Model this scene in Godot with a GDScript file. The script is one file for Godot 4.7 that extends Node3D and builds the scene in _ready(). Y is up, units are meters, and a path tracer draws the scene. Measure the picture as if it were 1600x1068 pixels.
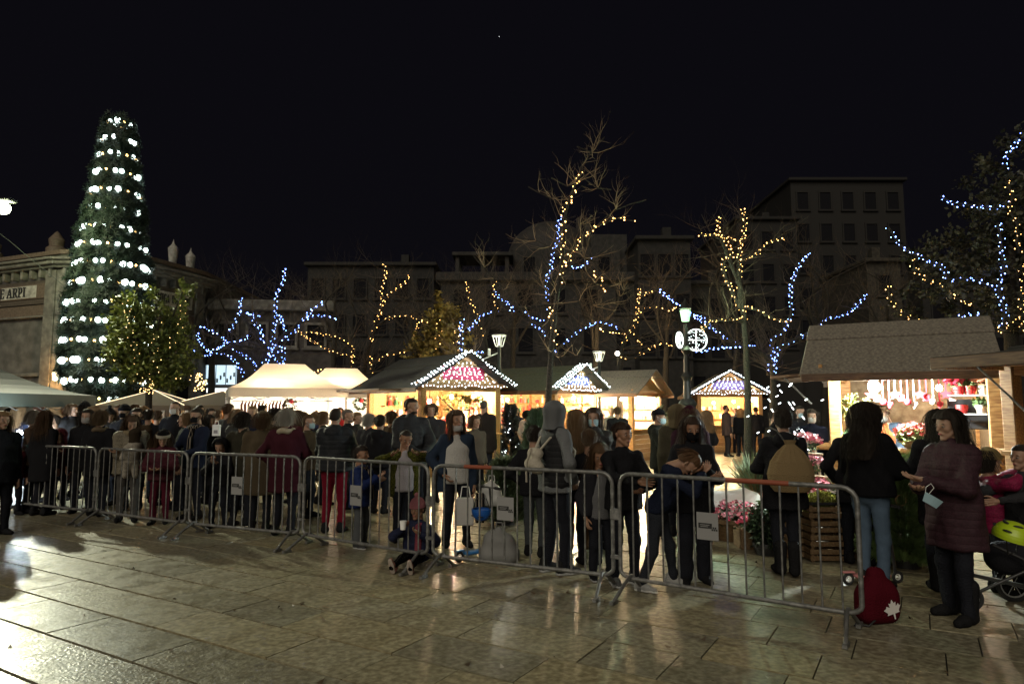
extends Node3D
# A winter market on a paved square at night, built from code alone.

const FL := 1067.0
const EYE := Vector3(0, 1.68, 0)
var PITCH := atan2(104.0, 1067.0)
var rng := RandomNumberGenerator.new()
var used := {}
var M := {}
var T := {}


class MB:
	var v := PackedVector3Array()
	var n := PackedVector3Array()
	var c := PackedColorArray()
	var i := PackedInt32Array()
	var col := Color.WHITE

	func tri(a: Vector3, b: Vector3, d: Vector3, na: Vector3, nb: Vector3, nd: Vector3) -> void:
		var s := v.size()
		v.append(a); v.append(b); v.append(d)
		n.append(na); n.append(nb); n.append(nd)
		c.append(col); c.append(col); c.append(col)
		if (b - a).cross(d - a).dot(na + nb + nd) > 0:
			i.append(s); i.append(s + 2); i.append(s + 1)
		else:
			i.append(s); i.append(s + 1); i.append(s + 2)

	func quad(a: Vector3, b: Vector3, d: Vector3, e: Vector3, out: Vector3) -> void:
		var nn := (b - a).cross(e - a)
		if nn.length_squared() < 1e-14:
			nn = (d - b).cross(e - b)
		nn = nn.normalized()
		if nn.dot(out) < 0:
			nn = -nn
		tri(a, b, d, nn, nn, nn)
		tri(a, d, e, nn, nn, nn)

	func quad_s(a: Vector3, b: Vector3, d: Vector3, e: Vector3, na: Vector3, nb: Vector3, nd: Vector3, ne: Vector3) -> void:
		tri(a, b, d, na, nb, nd)
		tri(a, d, e, na, nd, ne)

	func box(p: Vector3, s: Vector3, b := Basis.IDENTITY) -> MB:
		var h := s * 0.5
		for ax in 3:
			for sg in [-1.0, 1.0]:
				var u := Vector3.ZERO
				var w := Vector3.ZERO
				var o := Vector3.ZERO
				o[ax] = h[ax] * sg
				u[(ax + 1) % 3] = h[(ax + 1) % 3]
				w[(ax + 2) % 3] = h[(ax + 2) % 3]
				quad(p + b * (o - u - w), p + b * (o + u - w), p + b * (o + u + w), p + b * (o - u + w), b * o)
		return self

	func bev(p: Vector3, s: Vector3, r: float, b := Basis.IDENTITY) -> MB:
		var h := s * 0.5
		r = minf(r, minf(h.x, minf(h.y, h.z)) * 0.9)
		for ax in 3:
			var a1 := (ax + 1) % 3
			var a2 := (ax + 2) % 3
			for sg in [-1.0, 1.0]:
				var o := Vector3.ZERO
				var u := Vector3.ZERO
				var w := Vector3.ZERO
				o[ax] = h[ax] * sg
				u[a1] = h[a1] - r
				w[a2] = h[a2] - r
				quad(p + b * (o - u - w), p + b * (o + u - w), p + b * (o + u + w), p + b * (o - u + w), b * o)
				for s2 in [-1.0, 1.0]:
					# edge between face ax and face a1
					var o1 := Vector3.ZERO
					o1[ax] = h[ax] * sg
					o1[a1] = (h[a1] - r) * s2
					var o2 := Vector3.ZERO
					o2[ax] = (h[ax] - r) * sg
					o2[a1] = h[a1] * s2
					quad(p + b * (o1 - w), p + b * (o1 + w), p + b * (o2 + w), p + b * (o2 - w), b * (o1 + o2))
		for sx in [-1.0, 1.0]:
			for sy in [-1.0, 1.0]:
				for sz in [-1.0, 1.0]:
					var k := Vector3(sx, sy, sz)
					var q := (h - Vector3(r, r, r)) * k
					var nn := b * k.normalized()
					tri(p + b * (q + Vector3(sx * r, 0, 0)), p + b * (q + Vector3(0, sy * r, 0)), p + b * (q + Vector3(0, 0, sz * r)), nn, nn, nn)
		return self

	func bar(a: Vector3, b: Vector3, w: float, t: float, side := Vector3.UP) -> MB:
		var d := b - a
		var z := d.normalized()
		var x := side.cross(z)
		if x.length() < 0.01:
			x = Vector3.RIGHT.cross(z)
		x = x.normalized()
		return box((a + b) * 0.5, Vector3(w, t, d.length()), Basis(x, z.cross(x), z))

	func tube(p: PackedVector3Array, r, sides := 6, caps := true) -> MB:
		var m := p.size()
		if m < 2:
			return self
		var t := (p[1] - p[0]).normalized()
		var x := t.cross(Vector3.UP)
		if x.length() < 0.05:
			x = t.cross(Vector3.RIGHT)
		x = x.normalized()
		var base := v.size()
		for k in m:
			var t2: Vector3
			if k == 0:
				t2 = (p[1] - p[0]).normalized()
			elif k == m - 1:
				t2 = (p[m - 1] - p[m - 2]).normalized()
			else:
				t2 = ((p[k + 1] - p[k]).normalized() + (p[k] - p[k - 1]).normalized()).normalized()
			x = (x - t2 * x.dot(t2)).normalized()
			var y := t2.cross(x)
			var rr: float = r if r is float else r[k]
			for s in sides:
				var a := TAU * s / sides
				var nn := x * cos(a) + y * sin(a)
				v.append(p[k] + nn * rr)
				n.append(nn)
				c.append(col)
		for k in m - 1:
			for s in sides:
				var q0 := base + k * sides + s
				var q1 := base + k * sides + (s + 1) % sides
				var q2 := q1 + sides
				var q3 := q0 + sides
				i.append(q0); i.append(q2); i.append(q1)
				i.append(q0); i.append(q3); i.append(q2)
		if caps:
			for e in [0, m - 1]:
				var o: Vector3 = (p[0] - p[1]) if e == 0 else (p[m - 1] - p[m - 2])
				o = o.normalized()
				for s in range(1, sides - 1):
					var b0: int = base + e * sides
					tri(v[b0], v[b0 + s], v[b0 + s + 1], o, o, o)
		return self

	func seg(a: Vector3, b: Vector3, r: float, r2 := -1.0, sides := 6) -> MB:
		return tube(PackedVector3Array([a, b]), [r, r if r2 < 0 else r2], sides)

	func lathe(pr: PackedVector2Array, sides: int, xf := Transform3D.IDENTITY) -> MB:
		for k in pr.size() - 1:
			var a := pr[k]
			var b := pr[k + 1]
			var e := b - a
			var nr := Vector2(e.y, -e.x).normalized()
			for s in sides:
				var f0 := TAU * s / sides
				var f1 := TAU * (s + 1) / sides
				var c0 := Vector3(cos(f0), 0, sin(f0))
				var c1 := Vector3(cos(f1), 0, sin(f1))
				var n0 := (xf.basis * (c0 * nr.x + Vector3(0, nr.y, 0))).normalized()
				var n1 := (xf.basis * (c1 * nr.x + Vector3(0, nr.y, 0))).normalized()
				var p0 := xf * (c0 * a.x + Vector3(0, a.y, 0))
				var p1 := xf * (c1 * a.x + Vector3(0, a.y, 0))
				var p2 := xf * (c1 * b.x + Vector3(0, b.y, 0))
				var p3 := xf * (c0 * b.x + Vector3(0, b.y, 0))
				if a.x > 1e-5:
					tri(p0, p1, p2, n0, n1, n1)
				if b.x > 1e-5:
					tri(p0, p2, p3, n0, n1, n0)
		return self

	func ell(p: Vector3, r: Vector3, nu := 10, nv := 6, b := Basis.IDENTITY) -> MB:
		var base := v.size()
		for a in nv + 1:
			var th := PI * a / nv
			for s in nu:
				var f := TAU * s / nu
				var u := Vector3(sin(th) * cos(f), cos(th), sin(th) * sin(f))
				v.append(p + b * (u * r))
				n.append((b * (u / r)).normalized())
				c.append(col)
		for a in nv:
			for s in nu:
				var q0 := base + a * nu + s
				var q1 := base + a * nu + (s + 1) % nu
				i.append(q0); i.append(q1 + nu); i.append(q1)
				i.append(q0); i.append(q0 + nu); i.append(q1 + nu)
		return self

	func prism(poly: PackedVector2Array, z0: float, z1: float, xf := Transform3D.IDENTITY) -> MB:
		var ix := Geometry2D.triangulate_polygon(poly)
		for side in 2:
			var z := z0 if side == 0 else z1
			var o := (xf.basis * Vector3(0, 0, -1 if side == 0 else 1)) * signf(z1 - z0)
			for k in range(0, ix.size(), 3):
				var a := poly[ix[k]]
				var b := poly[ix[k + 1]]
				var d := poly[ix[k + 2]]
				tri(xf * Vector3(a.x, a.y, z), xf * Vector3(b.x, b.y, z), xf * Vector3(d.x, d.y, z), o, o, o)
		var mid := Vector2.ZERO
		var cw := Geometry2D.is_polygon_clockwise(poly)
		for k in poly.size():
			var a := poly[k]
			var b := poly[(k + 1) % poly.size()]
			var e := b - a
			var nn := Vector2(e.y, -e.x) * (-1.0 if cw else 1.0)
			quad(xf * Vector3(a.x, a.y, z0), xf * Vector3(b.x, b.y, z0), xf * Vector3(b.x, b.y, z1), xf * Vector3(a.x, a.y, z1), xf.basis * Vector3(nn.x, nn.y, 0))
		return self

	func add(o: MB, xf: Transform3D, tint = null) -> MB:
		var base := v.size()
		var flip := xf.basis.determinant() < 0
		var nb := xf.basis.inverse().transposed()
		for k in o.v.size():
			v.append(xf * o.v[k])
			n.append((nb * o.n[k]).normalized())
			c.append(o.c[k] if tint == null or o.c[k] != Color.WHITE else tint)
		for k in range(0, o.i.size(), 3):
			i.append(base + o.i[k])
			if flip:
				i.append(base + o.i[k + 2]); i.append(base + o.i[k + 1])
			else:
				i.append(base + o.i[k + 1]); i.append(base + o.i[k + 2])
		return self

	# folds and dents: pushes the surface in and out by a noise, then smooths its normals again
	func rough(nz: FastNoiseLite, amp: float, stretch: Vector3) -> MB:
		for q in v.size():
			v[q] += n[q] * nz.get_noise_3dv(v[q] * stretch) * amp
			n[q] = Vector3.ZERO
		for q in range(0, i.size(), 3):
			var fn := (v[i[q + 2]] - v[i[q]]).cross(v[i[q + 1]] - v[i[q]])
			n[i[q]] += fn
			n[i[q + 1]] += fn
			n[i[q + 2]] += fn
		for q in n.size():
			n[q] = n[q].normalized()
		return self

	func mesh() -> ArrayMesh:
		var a := []
		a.resize(Mesh.ARRAY_MAX)
		a[Mesh.ARRAY_VERTEX] = v
		a[Mesh.ARRAY_NORMAL] = n
		a[Mesh.ARRAY_COLOR] = c
		a[Mesh.ARRAY_INDEX] = i
		var m := ArrayMesh.new()
		m.add_surface_from_arrays(Mesh.PRIMITIVE_TRIANGLES, a)
		return m

	# A scalar field of tapered capsules joined by a smooth minimum, meshed as surface nets.
	# bone: [a, b, ra, rb, x_scale]; cut: lowest y kept
	func field(bones: Array, cell: float, k: float, cut := -1e9, carve := []) -> MB:
		var lo := Vector3(1e9, 1e9, 1e9)
		var hi := -lo
		for b in bones:
			var r: float = maxf(b[2], b[3]) + cell * 2
			var rv := Vector3(r / b[4], r, r)
			lo = lo.min(b[0] - rv).min(b[1] - rv)
			hi = hi.max(b[0] + rv).max(b[1] + rv)
		lo.y = maxf(lo.y, cut - cell * 1.5)
		var nx := int((hi.x - lo.x) / cell) + 2
		var ny := int((hi.y - lo.y) / cell) + 2
		var nz := int((hi.z - lo.z) / cell) + 2
		var f := PackedFloat32Array()
		f.resize(nx * ny * nz)
		f.fill(9.0)
		for b in bones:
			var xs: float = b[4]
			var ra: float = b[2]
			var dr: float = b[3] - ra
			var r: float = maxf(b[2], b[3]) + k + cell
			var rv := Vector3(r / xs, r, r)
			var l3: Vector3 = ((b[0] as Vector3).min(b[1]) - rv - lo) / cell
			var h3: Vector3 = ((b[0] as Vector3).max(b[1]) + rv - lo) / cell
			var ax: float = b[0].x * xs
			var ay: float = b[0].y
			var az: float = b[0].z
			var bx: float = b[1].x * xs - ax
			var by: float = b[1].y - ay
			var bz: float = b[1].z - az
			var inv := 1.0 / maxf(bx * bx + by * by + bz * bz, 1e-9)
			var x1 := mini(nx - 1, int(h3.x) + 1)
			for iz in range(maxi(0, int(l3.z)), mini(nz - 1, int(h3.z) + 1) + 1):
				var pz := lo.z + iz * cell - az
				for iy in range(maxi(0, int(l3.y)), mini(ny - 1, int(h3.y) + 1) + 1):
					var py := lo.y + iy * cell - ay
					var q := py * by + pz * bz
					var row := (iz * ny + iy) * nx
					for ixx in range(maxi(0, int(l3.x)), x1 + 1):
						var px := (lo.x + ixx * cell) * xs - ax
						var t := clampf((px * bx + q) * inv, 0.0, 1.0)
						var dx := px - bx * t
						var dy := py - by * t
						var dz := pz - bz * t
						var d := sqrt(dx * dx + dy * dy + dz * dz) - ra - dr * t
						var e := f[row + ixx]
						var hh := k - absf(e - d)
						if hh > 0.0:
							f[row + ixx] = minf(e, d) - hh * hh / (4.0 * k)
						elif d < e:
							f[row + ixx] = d
		for b in carve:
			for iz in nz:
				for iy in ny:
					for ixx in nx:
						var p := lo + Vector3(ixx, iy, iz) * cell
						var d: float = b[1] - p.distance_to(b[0])
						var w := (iz * ny + iy) * nx + ixx
						if d > f[w]:
							f[w] = d
		if cut > -1e8:
			for iy in ny:
				var d := cut - (lo.y + iy * cell)
				if d > -cell * 2:
					for iz in nz:
						var row := (iz * ny + iy) * nx
						for ixx in nx:
							if f[row + ixx] < d:
								f[row + ixx] = d
		var at := PackedInt32Array()
		at.resize(nx * ny * nz)
		at.fill(-1)
		var base := v.size()
		var count := base
		var sy := nx
		var sz := nx * ny
		var cells := PackedInt32Array()
		for iz in nz - 1:
			for iy in ny - 1:
				var o := iz * sz + iy * sy
				for ixx in nx - 1:
					var w := o + ixx
					var f0 := f[w]
					var neg := f0 < 0.0
					var f1 := f[w + 1]
					var f2 := f[w + sy]
					var f3 := f[w + sy + 1]
					var f4 := f[w + sz]
					var f5 := f[w + sz + 1]
					var f6 := f[w + sz + sy]
					var f7 := f[w + sz + sy + 1]
					if (f1 < 0.0) == neg and (f2 < 0.0) == neg and (f3 < 0.0) == neg and (f4 < 0.0) == neg and (f5 < 0.0) == neg and (f6 < 0.0) == neg and (f7 < 0.0) == neg:
						continue
					var s := Vector3.ZERO
					var m := 0
					var t := 0.0
					if (f0 < 0.0) != (f1 < 0.0): s += Vector3(f0 / (f0 - f1), 0, 0); m += 1
					if (f2 < 0.0) != (f3 < 0.0): s += Vector3(f2 / (f2 - f3), 1, 0); m += 1
					if (f4 < 0.0) != (f5 < 0.0): s += Vector3(f4 / (f4 - f5), 0, 1); m += 1
					if (f6 < 0.0) != (f7 < 0.0): s += Vector3(f6 / (f6 - f7), 1, 1); m += 1
					if (f0 < 0.0) != (f2 < 0.0): s += Vector3(0, f0 / (f0 - f2), 0); m += 1
					if (f1 < 0.0) != (f3 < 0.0): s += Vector3(1, f1 / (f1 - f3), 0); m += 1
					if (f4 < 0.0) != (f6 < 0.0): s += Vector3(0, f4 / (f4 - f6), 1); m += 1
					if (f5 < 0.0) != (f7 < 0.0): s += Vector3(1, f5 / (f5 - f7), 1); m += 1
					if (f0 < 0.0) != (f4 < 0.0): s += Vector3(0, 0, f0 / (f0 - f4)); m += 1
					if (f1 < 0.0) != (f5 < 0.0): s += Vector3(1, 0, f1 / (f1 - f5)); m += 1
					if (f2 < 0.0) != (f6 < 0.0): s += Vector3(0, 1, f2 / (f2 - f6)); m += 1
					if (f3 < 0.0) != (f7 < 0.0): s += Vector3(1, 1, f3 / (f3 - f7)); m += 1
					at[w] = count
					count += 1
					cells.append(w)
					v.append(lo + (Vector3(ixx, iy, iz) + s / m) * cell)
					n.append(Vector3.ZERO)
					c.append(col)
		for w in cells:
			var neg := f[w] < 0.0
			for ax in 3:
				var st := 1 if ax == 0 else sy if ax == 1 else sz
				if (f[w + st] < 0.0) == neg:
					continue
				var s1 := sy if ax == 0 else sz if ax == 1 else 1
				var s2 := sz if ax == 0 else 1 if ax == 1 else sy
				if w - s1 - s2 < 0:
					continue
				var q0 := at[w]
				var q1 := at[w - s1]
				var q2 := at[w - s1 - s2]
				var q3 := at[w - s2]
				if q1 < 0 or q2 < 0 or q3 < 0:
					continue
				var fn := (v[q1] - v[q0]).cross(v[q2] - v[q0]) + (v[q2] - v[q0]).cross(v[q3] - v[q0])
				if neg:
					# solid on the low side: outward is +axis; clockwise winding
					if fn[ax] > 0:
						i.append_array([q0, q2, q1, q0, q3, q2])
					else:
						i.append_array([q0, q1, q2, q0, q2, q3]); fn = -fn
				else:
					if fn[ax] < 0:
						i.append_array([q0, q2, q1, q0, q3, q2])
					else:
						i.append_array([q0, q1, q2, q0, q2, q3]); fn = -fn
				n[q0] += fn; n[q1] += fn; n[q2] += fn; n[q3] += fn
		for q in range(base, count):
			n[q] = n[q].normalized()
		return self


# ---------- placing ----------
func at(px: float, py: float, depth: float) -> Vector3:
	var d := Basis(Vector3.RIGHT, PITCH) * Vector3((px - 800.0) / FL, (534.0 - py) / FL, -1.0)
	return EYE + d * (depth / -d.z)


func gp(px: float, py: float) -> Vector3:
	var d := Basis(Vector3.RIGHT, PITCH) * Vector3((px - 800.0) / FL, (534.0 - py) / FL, -1.0)
	return EYE + d * (EYE.y / -d.y)


func gx(px: float, depth: float) -> Vector3:
	var p := at(px, 638.0 + 1792.6 / depth, depth)
	return Vector3(p.x, 0, -depth)


# ---------- nodes ----------
func numbered(called: String) -> String:
	var k: int = used.get(called, 0)
	used[called] = k + 1
	return called if k == 0 else "%s_%03d" % [called, k]


func thing(called: String, label: String, category: String, pos := Vector3.ZERO, turn := 0.0, group := "") -> Node3D:
	var o := Node3D.new()
	o.name = numbered(called)
	add_child(o, true)
	o.position = pos
	o.rotation.y = turn
	return tag(o, label, category, group)


func tag(o: Node3D, label: String, category := "", group := "", kind := "") -> Node3D:
	if label: o.set_meta("label", label)
	if category: o.set_meta("category", category)
	if group: o.set_meta("group", group)
	if kind: o.set_meta("kind", kind)
	return o


func part(called: String, shape, m: Material, parent: Node3D, kind := "") -> MeshInstance3D:
	var o := MeshInstance3D.new()
	o.name = called
	o.mesh = shape.mesh() if shape is MB else shape
	o.material_override = m
	parent.add_child(o, true)
	if kind: o.set_meta("kind", kind)
	return o


func single(called: String, shape, m: Material, label: String, category: String, pos := Vector3.ZERO, turn := 0.0, group := "", kind := "") -> MeshInstance3D:
	var o := MeshInstance3D.new()
	o.name = numbered(called)
	o.mesh = shape.mesh() if shape is MB else shape
	o.material_override = m
	add_child(o, true)
	o.position = pos
	o.rotation.y = turn
	tag(o, label, category, group, kind)
	return o


func structure(called: String, shape, m: Material, pos := Vector3.ZERO) -> MeshInstance3D:
	return single(called, shape, m, "", "", pos, 0.0, "", "structure")


func swarm(called: String, mesh: Mesh, m: Material, xfs: Array, cols: Array, parent: Node3D, kind := "stuff") -> MultiMeshInstance3D:
	var mm := MultiMesh.new()
	mm.transform_format = MultiMesh.TRANSFORM_3D
	mm.use_colors = true
	mm.mesh = mesh
	mm.instance_count = xfs.size()
	for k in xfs.size():
		mm.set_instance_transform(k, xfs[k])
		mm.set_instance_color(k, cols[k])
	var o := MultiMeshInstance3D.new()
	o.name = called
	o.multimesh = mm
	o.material_override = m
	parent.add_child(o, true)
	if kind: o.set_meta("kind", kind)
	return o


func copy_of(root: Node3D, pos: Vector3, turn: float, label: String) -> Node3D:
	var r: Node3D = root.duplicate()
	var called := String(root.name)
	r.name = numbered(called)
	add_child(r, true)
	r.position = pos
	r.rotation.y = turn
	r.set_meta("label", label)
	return r


# ---------- materials ----------
func mk(r: float, g: float, b: float, rough := 0.8, metal := 0.0) -> StandardMaterial3D:
	var m := StandardMaterial3D.new()
	m.albedo_color = Color(r, g, b).linear_to_srgb()
	m.roughness = rough
	m.metallic = metal
	return m


func glow(r: float, g: float, b: float, e: float) -> StandardMaterial3D:
	var m := mk(0.8, 0.8, 0.8, 0.4)
	m.emission_enabled = true
	m.emission = Color(r, g, b).linear_to_srgb()
	m.emission_energy_multiplier = e
	return m


func noise_tex(sd: int, freq: float, c0: Color, c1: Color, octaves := 5, size := 512, warp := 0.0) -> NoiseTexture2D:
	var nz := FastNoiseLite.new()
	nz.seed = sd
	nz.frequency = freq
	nz.noise_type = FastNoiseLite.TYPE_SIMPLEX_SMOOTH
	nz.fractal_octaves = octaves
	if warp > 0:
		nz.domain_warp_enabled = true
		nz.domain_warp_amplitude = warp
		nz.domain_warp_frequency = freq
	var t := NoiseTexture2D.new()
	t.width = size
	t.height = size
	t.seamless = true
	t.noise = nz
	var g := Gradient.new()
	g.set_color(0, c0)
	g.set_color(1, c1)
	t.color_ramp = g
	return t


func tri_uv(m: StandardMaterial3D, scale: float, world := false) -> StandardMaterial3D:
	m.uv1_triplanar = true
	m.uv1_world_triplanar = world
	m.uv1_scale = Vector3(scale, scale, scale)
	return m


func textured(base: Color, tex: Texture2D, scale: float, rough := 0.8, bump: Texture2D = null, depth := 0.2, world := false) -> StandardMaterial3D:
	var m := mk(base.r, base.g, base.b, rough)
	m.albedo_texture = tex
	if bump:
		m.heightmap_enabled = true
		m.heightmap_texture = bump
		m.heightmap_scale = depth
	return tri_uv(m, scale, world)


func lamp(pos: Vector3, col: Color, e: float, size: float, parent: Node3D = null) -> OmniLight3D:
	var l := OmniLight3D.new()
	l.name = "lamp_light"
	l.light_color = col
	l.light_energy = e
	l.light_size = size
	l.omni_range = 40.0
	l.omni_attenuation = 2.0
	l.shadow_enabled = true
	if parent:
		parent.add_child(l, true)
	else:
		add_child(l, true)
	l.position = pos
	return l


func pts(a: Array, depth: float, wob := 0.0) -> PackedVector3Array:
	# flat list of photo coordinates -> places at that distance, drifting in depth
	var r := PackedVector3Array()
	var d := depth
	for k in range(0, a.size(), 2):
		r.append(at(a[k], a[k + 1], d))
		d += rng.randf_range(-wob, wob)
	return r


func smooth_path(p: PackedVector3Array, step: float) -> PackedVector3Array:
	var cv := Curve3D.new()
	for k in p.size():
		var tan := Vector3.ZERO
		if k > 0 and k < p.size() - 1:
			tan = (p[k + 1] - p[k - 1]) / 6.0
		cv.add_point(p[k], -tan, tan)
	cv.bake_interval = step
	var l := cv.get_baked_length()
	var m := maxi(2, int(l / step) + 1)
	var r := PackedVector3Array()
	for k in m:
		r.append(cv.sample_baked(l * k / (m - 1.0), true))
	return r


func make_materials() -> void:
	T.grain = noise_tex(11, 0.012, Color(0.55, 0.55, 0.55), Color(1, 1, 1), 6)
	T.fine = noise_tex(5, 0.09, Color(0.1, 0.1, 0.1), Color(1, 1, 1), 4)
	T.mottle = noise_tex(23, 0.02, Color(0.66, 0.64, 0.58), Color(1, 1, 0.98), 6)
	T.wet = noise_tex(31, 0.008, Color(0.45, 0.45, 0.45), Color(1.0, 1.0, 1.0), 5)
	T.stone = noise_tex(41, 0.035, Color(0, 0, 0), Color(1, 1, 1), 6)
	T.grit = noise_tex(42, 0.06, Color(0, 0, 0), Color(1, 1, 1), 5)
	T.pave = noise_tex(43, 0.03, Color(0.6, 0.58, 0.53), Color(1, 1, 0.97), 6)
	T.cloth = noise_tex(51, 0.15, Color(0.7, 0.7, 0.7), Color(1, 1, 1), 3)
	var wood := noise_tex(61, 0.01, Color(0.62, 0.5, 0.36), Color(1, 0.97, 0.92), 5)
	T.wood = wood
	# quilting of puffer jackets: soft horizontal ribs
	var im := Image.create(4, 128, false, Image.FORMAT_RGB8)
	for y in 128:
		var k := absf(sin(PI * y / 64.0))
		for x in 4:
			im.set_pixel(x, y, Color(k, k, k).linear_to_srgb())
	T.quilt = ImageTexture.create_from_image(im)
	# stripes (scarves, leggings)
	var im2 := Image.create(32, 32, false, Image.FORMAT_RGB8)
	for y in 32:
		for x in 32:
			im2.set_pixel(x, y, Color(0.75, 0.72, 0.68) if (x % 16) < 4 else Color(0.08, 0.08, 0.1))
	T.stripe = ImageTexture.create_from_image(im2)
	# camouflage print
	T.camo = noise_tex(77, 0.03, Color(0.12, 0.14, 0.07), Color(0.75, 0.72, 0.5), 2)
	M.mortar = textured(Color(0.014, 0.013, 0.01), T.grain, 0.8, 0.6, T.fine, 0.2, true)
	M.far_ground = textured(Color(0.13, 0.12, 0.09), T.mottle, 0.15, 0.5, T.stone, 0.5, true)
	M.steel = textured(Color(0.27, 0.27, 0.26), T.grain, 2.0, 0.5)
	M.steel.metallic = 0.5
	M.iron = mk(0.02, 0.022, 0.02, 0.5, 0.3)
	M.dark_felt = textured(Color(0.016, 0.0145, 0.012), T.grain, 2.5, 0.9, T.fine, 0.3)
	M.brown_felt = textured(Color(0.21, 0.18, 0.145), T.grain, 2.5, 0.9, T.fine, 0.08)
	M.green_felt = textured(Color(0.085, 0.09, 0.05), T.grain, 2.5, 0.9, T.fine, 0.3)
	M.pine = wooden(Color(0.5, 0.31, 0.13))
	M.pine2 = wooden(Color(0.56, 0.37, 0.17))
	M.pine3 = wooden(Color(0.43, 0.25, 0.1))
	M.pale_wood = wooden(Color(0.62, 0.48, 0.3))
	M.dark_wood = wooden(Color(0.1, 0.06, 0.03))
	M.crate_wood = wooden(Color(0.2, 0.15, 0.09))
	M.canvas = textured(Color(0.78, 0.73, 0.66), T.cloth, 1.0, 0.8)
	M.canvas.backlight_enabled = true
	M.canvas.backlight = Color(0.75, 0.7, 0.62)
	M.canvas_wall = textured(Color(0.8, 0.77, 0.7), T.cloth, 1.0, 0.8)
	M.taupe = textured(Color(0.2, 0.16, 0.12), T.cloth, 1.0, 0.85)
	M.green_canvas = textured(Color(0.035, 0.047, 0.036), T.cloth, 1.0, 0.8)
	M.bark = textured(Color(0.085, 0.066, 0.046), T.stone, 1.6, 0.9, T.stone, 3.0)
	M.twig = mk(0.2, 0.14, 0.085, 0.9)
	M.dark_twig = mk(0.07, 0.05, 0.034, 0.9)
	M.tiny_bulb = glow(1.0, 0.6, 0.2, 4.0)
	M.needle = mk(1, 1, 1, 0.6)
	M.needle.vertex_color_use_as_albedo = true
	M.leaf = mk(1, 1, 1, 0.6)
	M.leaf.vertex_color_use_as_albedo = true
	M.leaf.backlight_enabled = true
	M.leaf.backlight = Color(0.5, 0.5, 0.3)
	M.petal = mk(1, 1, 1, 0.6)
	M.petal.vertex_color_use_as_albedo = true
	M.blue_bulb = glow(0.14, 0.27, 1.0, 18.0)
	M.gold_bulb = glow(1.0, 0.5, 0.13, 9.0)
	M.white_bulb = glow(0.8, 0.92, 1.0, 12.0)
	M.tree_white = glow(0.82, 1.0, 0.95, 9.0)
	M.tree_warm = glow(1.0, 0.62, 0.2, 7.0)
	M.warm_lamp = glow(1.0, 0.8, 0.55, 14.0)
	M.cool_lamp = glow(0.95, 1.0, 1.0, 40.0)
	M.led = glow(0.85, 0.93, 1.0, 5.0)
	M.wire = mk(0.02, 0.03, 0.02, 0.7)
	M.white = mk(0.72, 0.72, 0.7, 0.6)
	M.black = mk(0.012, 0.012, 0.013, 0.6)
	M.rubber = mk(0.015, 0.015, 0.015, 0.8)
	M.plastic_black = mk(0.02, 0.02, 0.022, 0.35)
	M.plate = mk(0.2, 0.2, 0.2, 0.6)
	M.terracotta = textured(Color(0.45, 0.14, 0.05), T.grain, 2.0, 0.7)
	M.soil = mk(0.03, 0.02, 0.012, 0.95)
	M.glass = mk(0.5, 0.55, 0.6, 0.05)
	M.glass.transparency = BaseMaterial3D.TRANSPARENCY_ALPHA
	M.glass.albedo_color.a = 0.12
	M.dark_pane = mk(0.010, 0.010, 0.012, 0.75)
	M.dark_pane.metallic_specular = 0.1


func wooden(c: Color) -> StandardMaterial3D:
	var m := textured(c, T.wood, 1.0, 0.62, T.fine, 0.08)
	m.uv1_scale = Vector3(5.0, 5.0, 0.7)
	return m


func _ready() -> void:
	var cam := Camera3D.new()
	cam.name = "camera"
	cam.position = EYE
	cam.rotation.x = PITCH
	cam.fov = rad_to_deg(2.0 * atan(534.0 / FL))
	cam.near = 0.05
	cam.far = 600.0
	add_child(cam)
	cam.current = true
	var env := Environment.new()
	env.background_mode = Environment.BG_SKY
	var sm := ProceduralSkyMaterial.new()
	sm.sky_top_color = Color(0.029, 0.027, 0.042)
	sm.sky_horizon_color = Color(0.036, 0.033, 0.045)
	sm.ground_horizon_color = Color(0.03, 0.028, 0.035)
	sm.ground_bottom_color = Color(0.02, 0.02, 0.02)
	sm.sky_curve = 0.15
	var sky := Sky.new()
	sky.sky_material = sm
	env.sky = sky
	env.tonemap_mode = Environment.TONE_MAPPER_LINEAR
	env.tonemap_exposure = 1.45
	env.sdfgi_enabled = true
	env.ssao_enabled = true
	env.ssil_enabled = true
	var we := WorldEnvironment.new()
	we.name = "world"
	we.environment = env
	add_child(we)
	# the faint, wide light of the town sky
	var sun := DirectionalLight3D.new()
	sun.name = "night_sky_light"
	sun.light_energy = 0.36
	sun.light_color = Color(1.0, 0.955, 0.87)
	sun.light_angular_distance = 50.0
	sun.shadow_enabled = true
	sun.sky_mode = DirectionalLight3D.SKY_MODE_LIGHT_ONLY
	add_child(sun)
	sun.look_at_from_position(Vector3(-6, 11, 16), Vector3.ZERO)

	rng.seed = 7
	make_materials()
	build_ground()
	build_buildings()
	build_trees()
	build_kiosks()
	build_tents()
	build_lamps()
	build_flowers()
	build_barriers()
	build_people()
	build_small_things()


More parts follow.
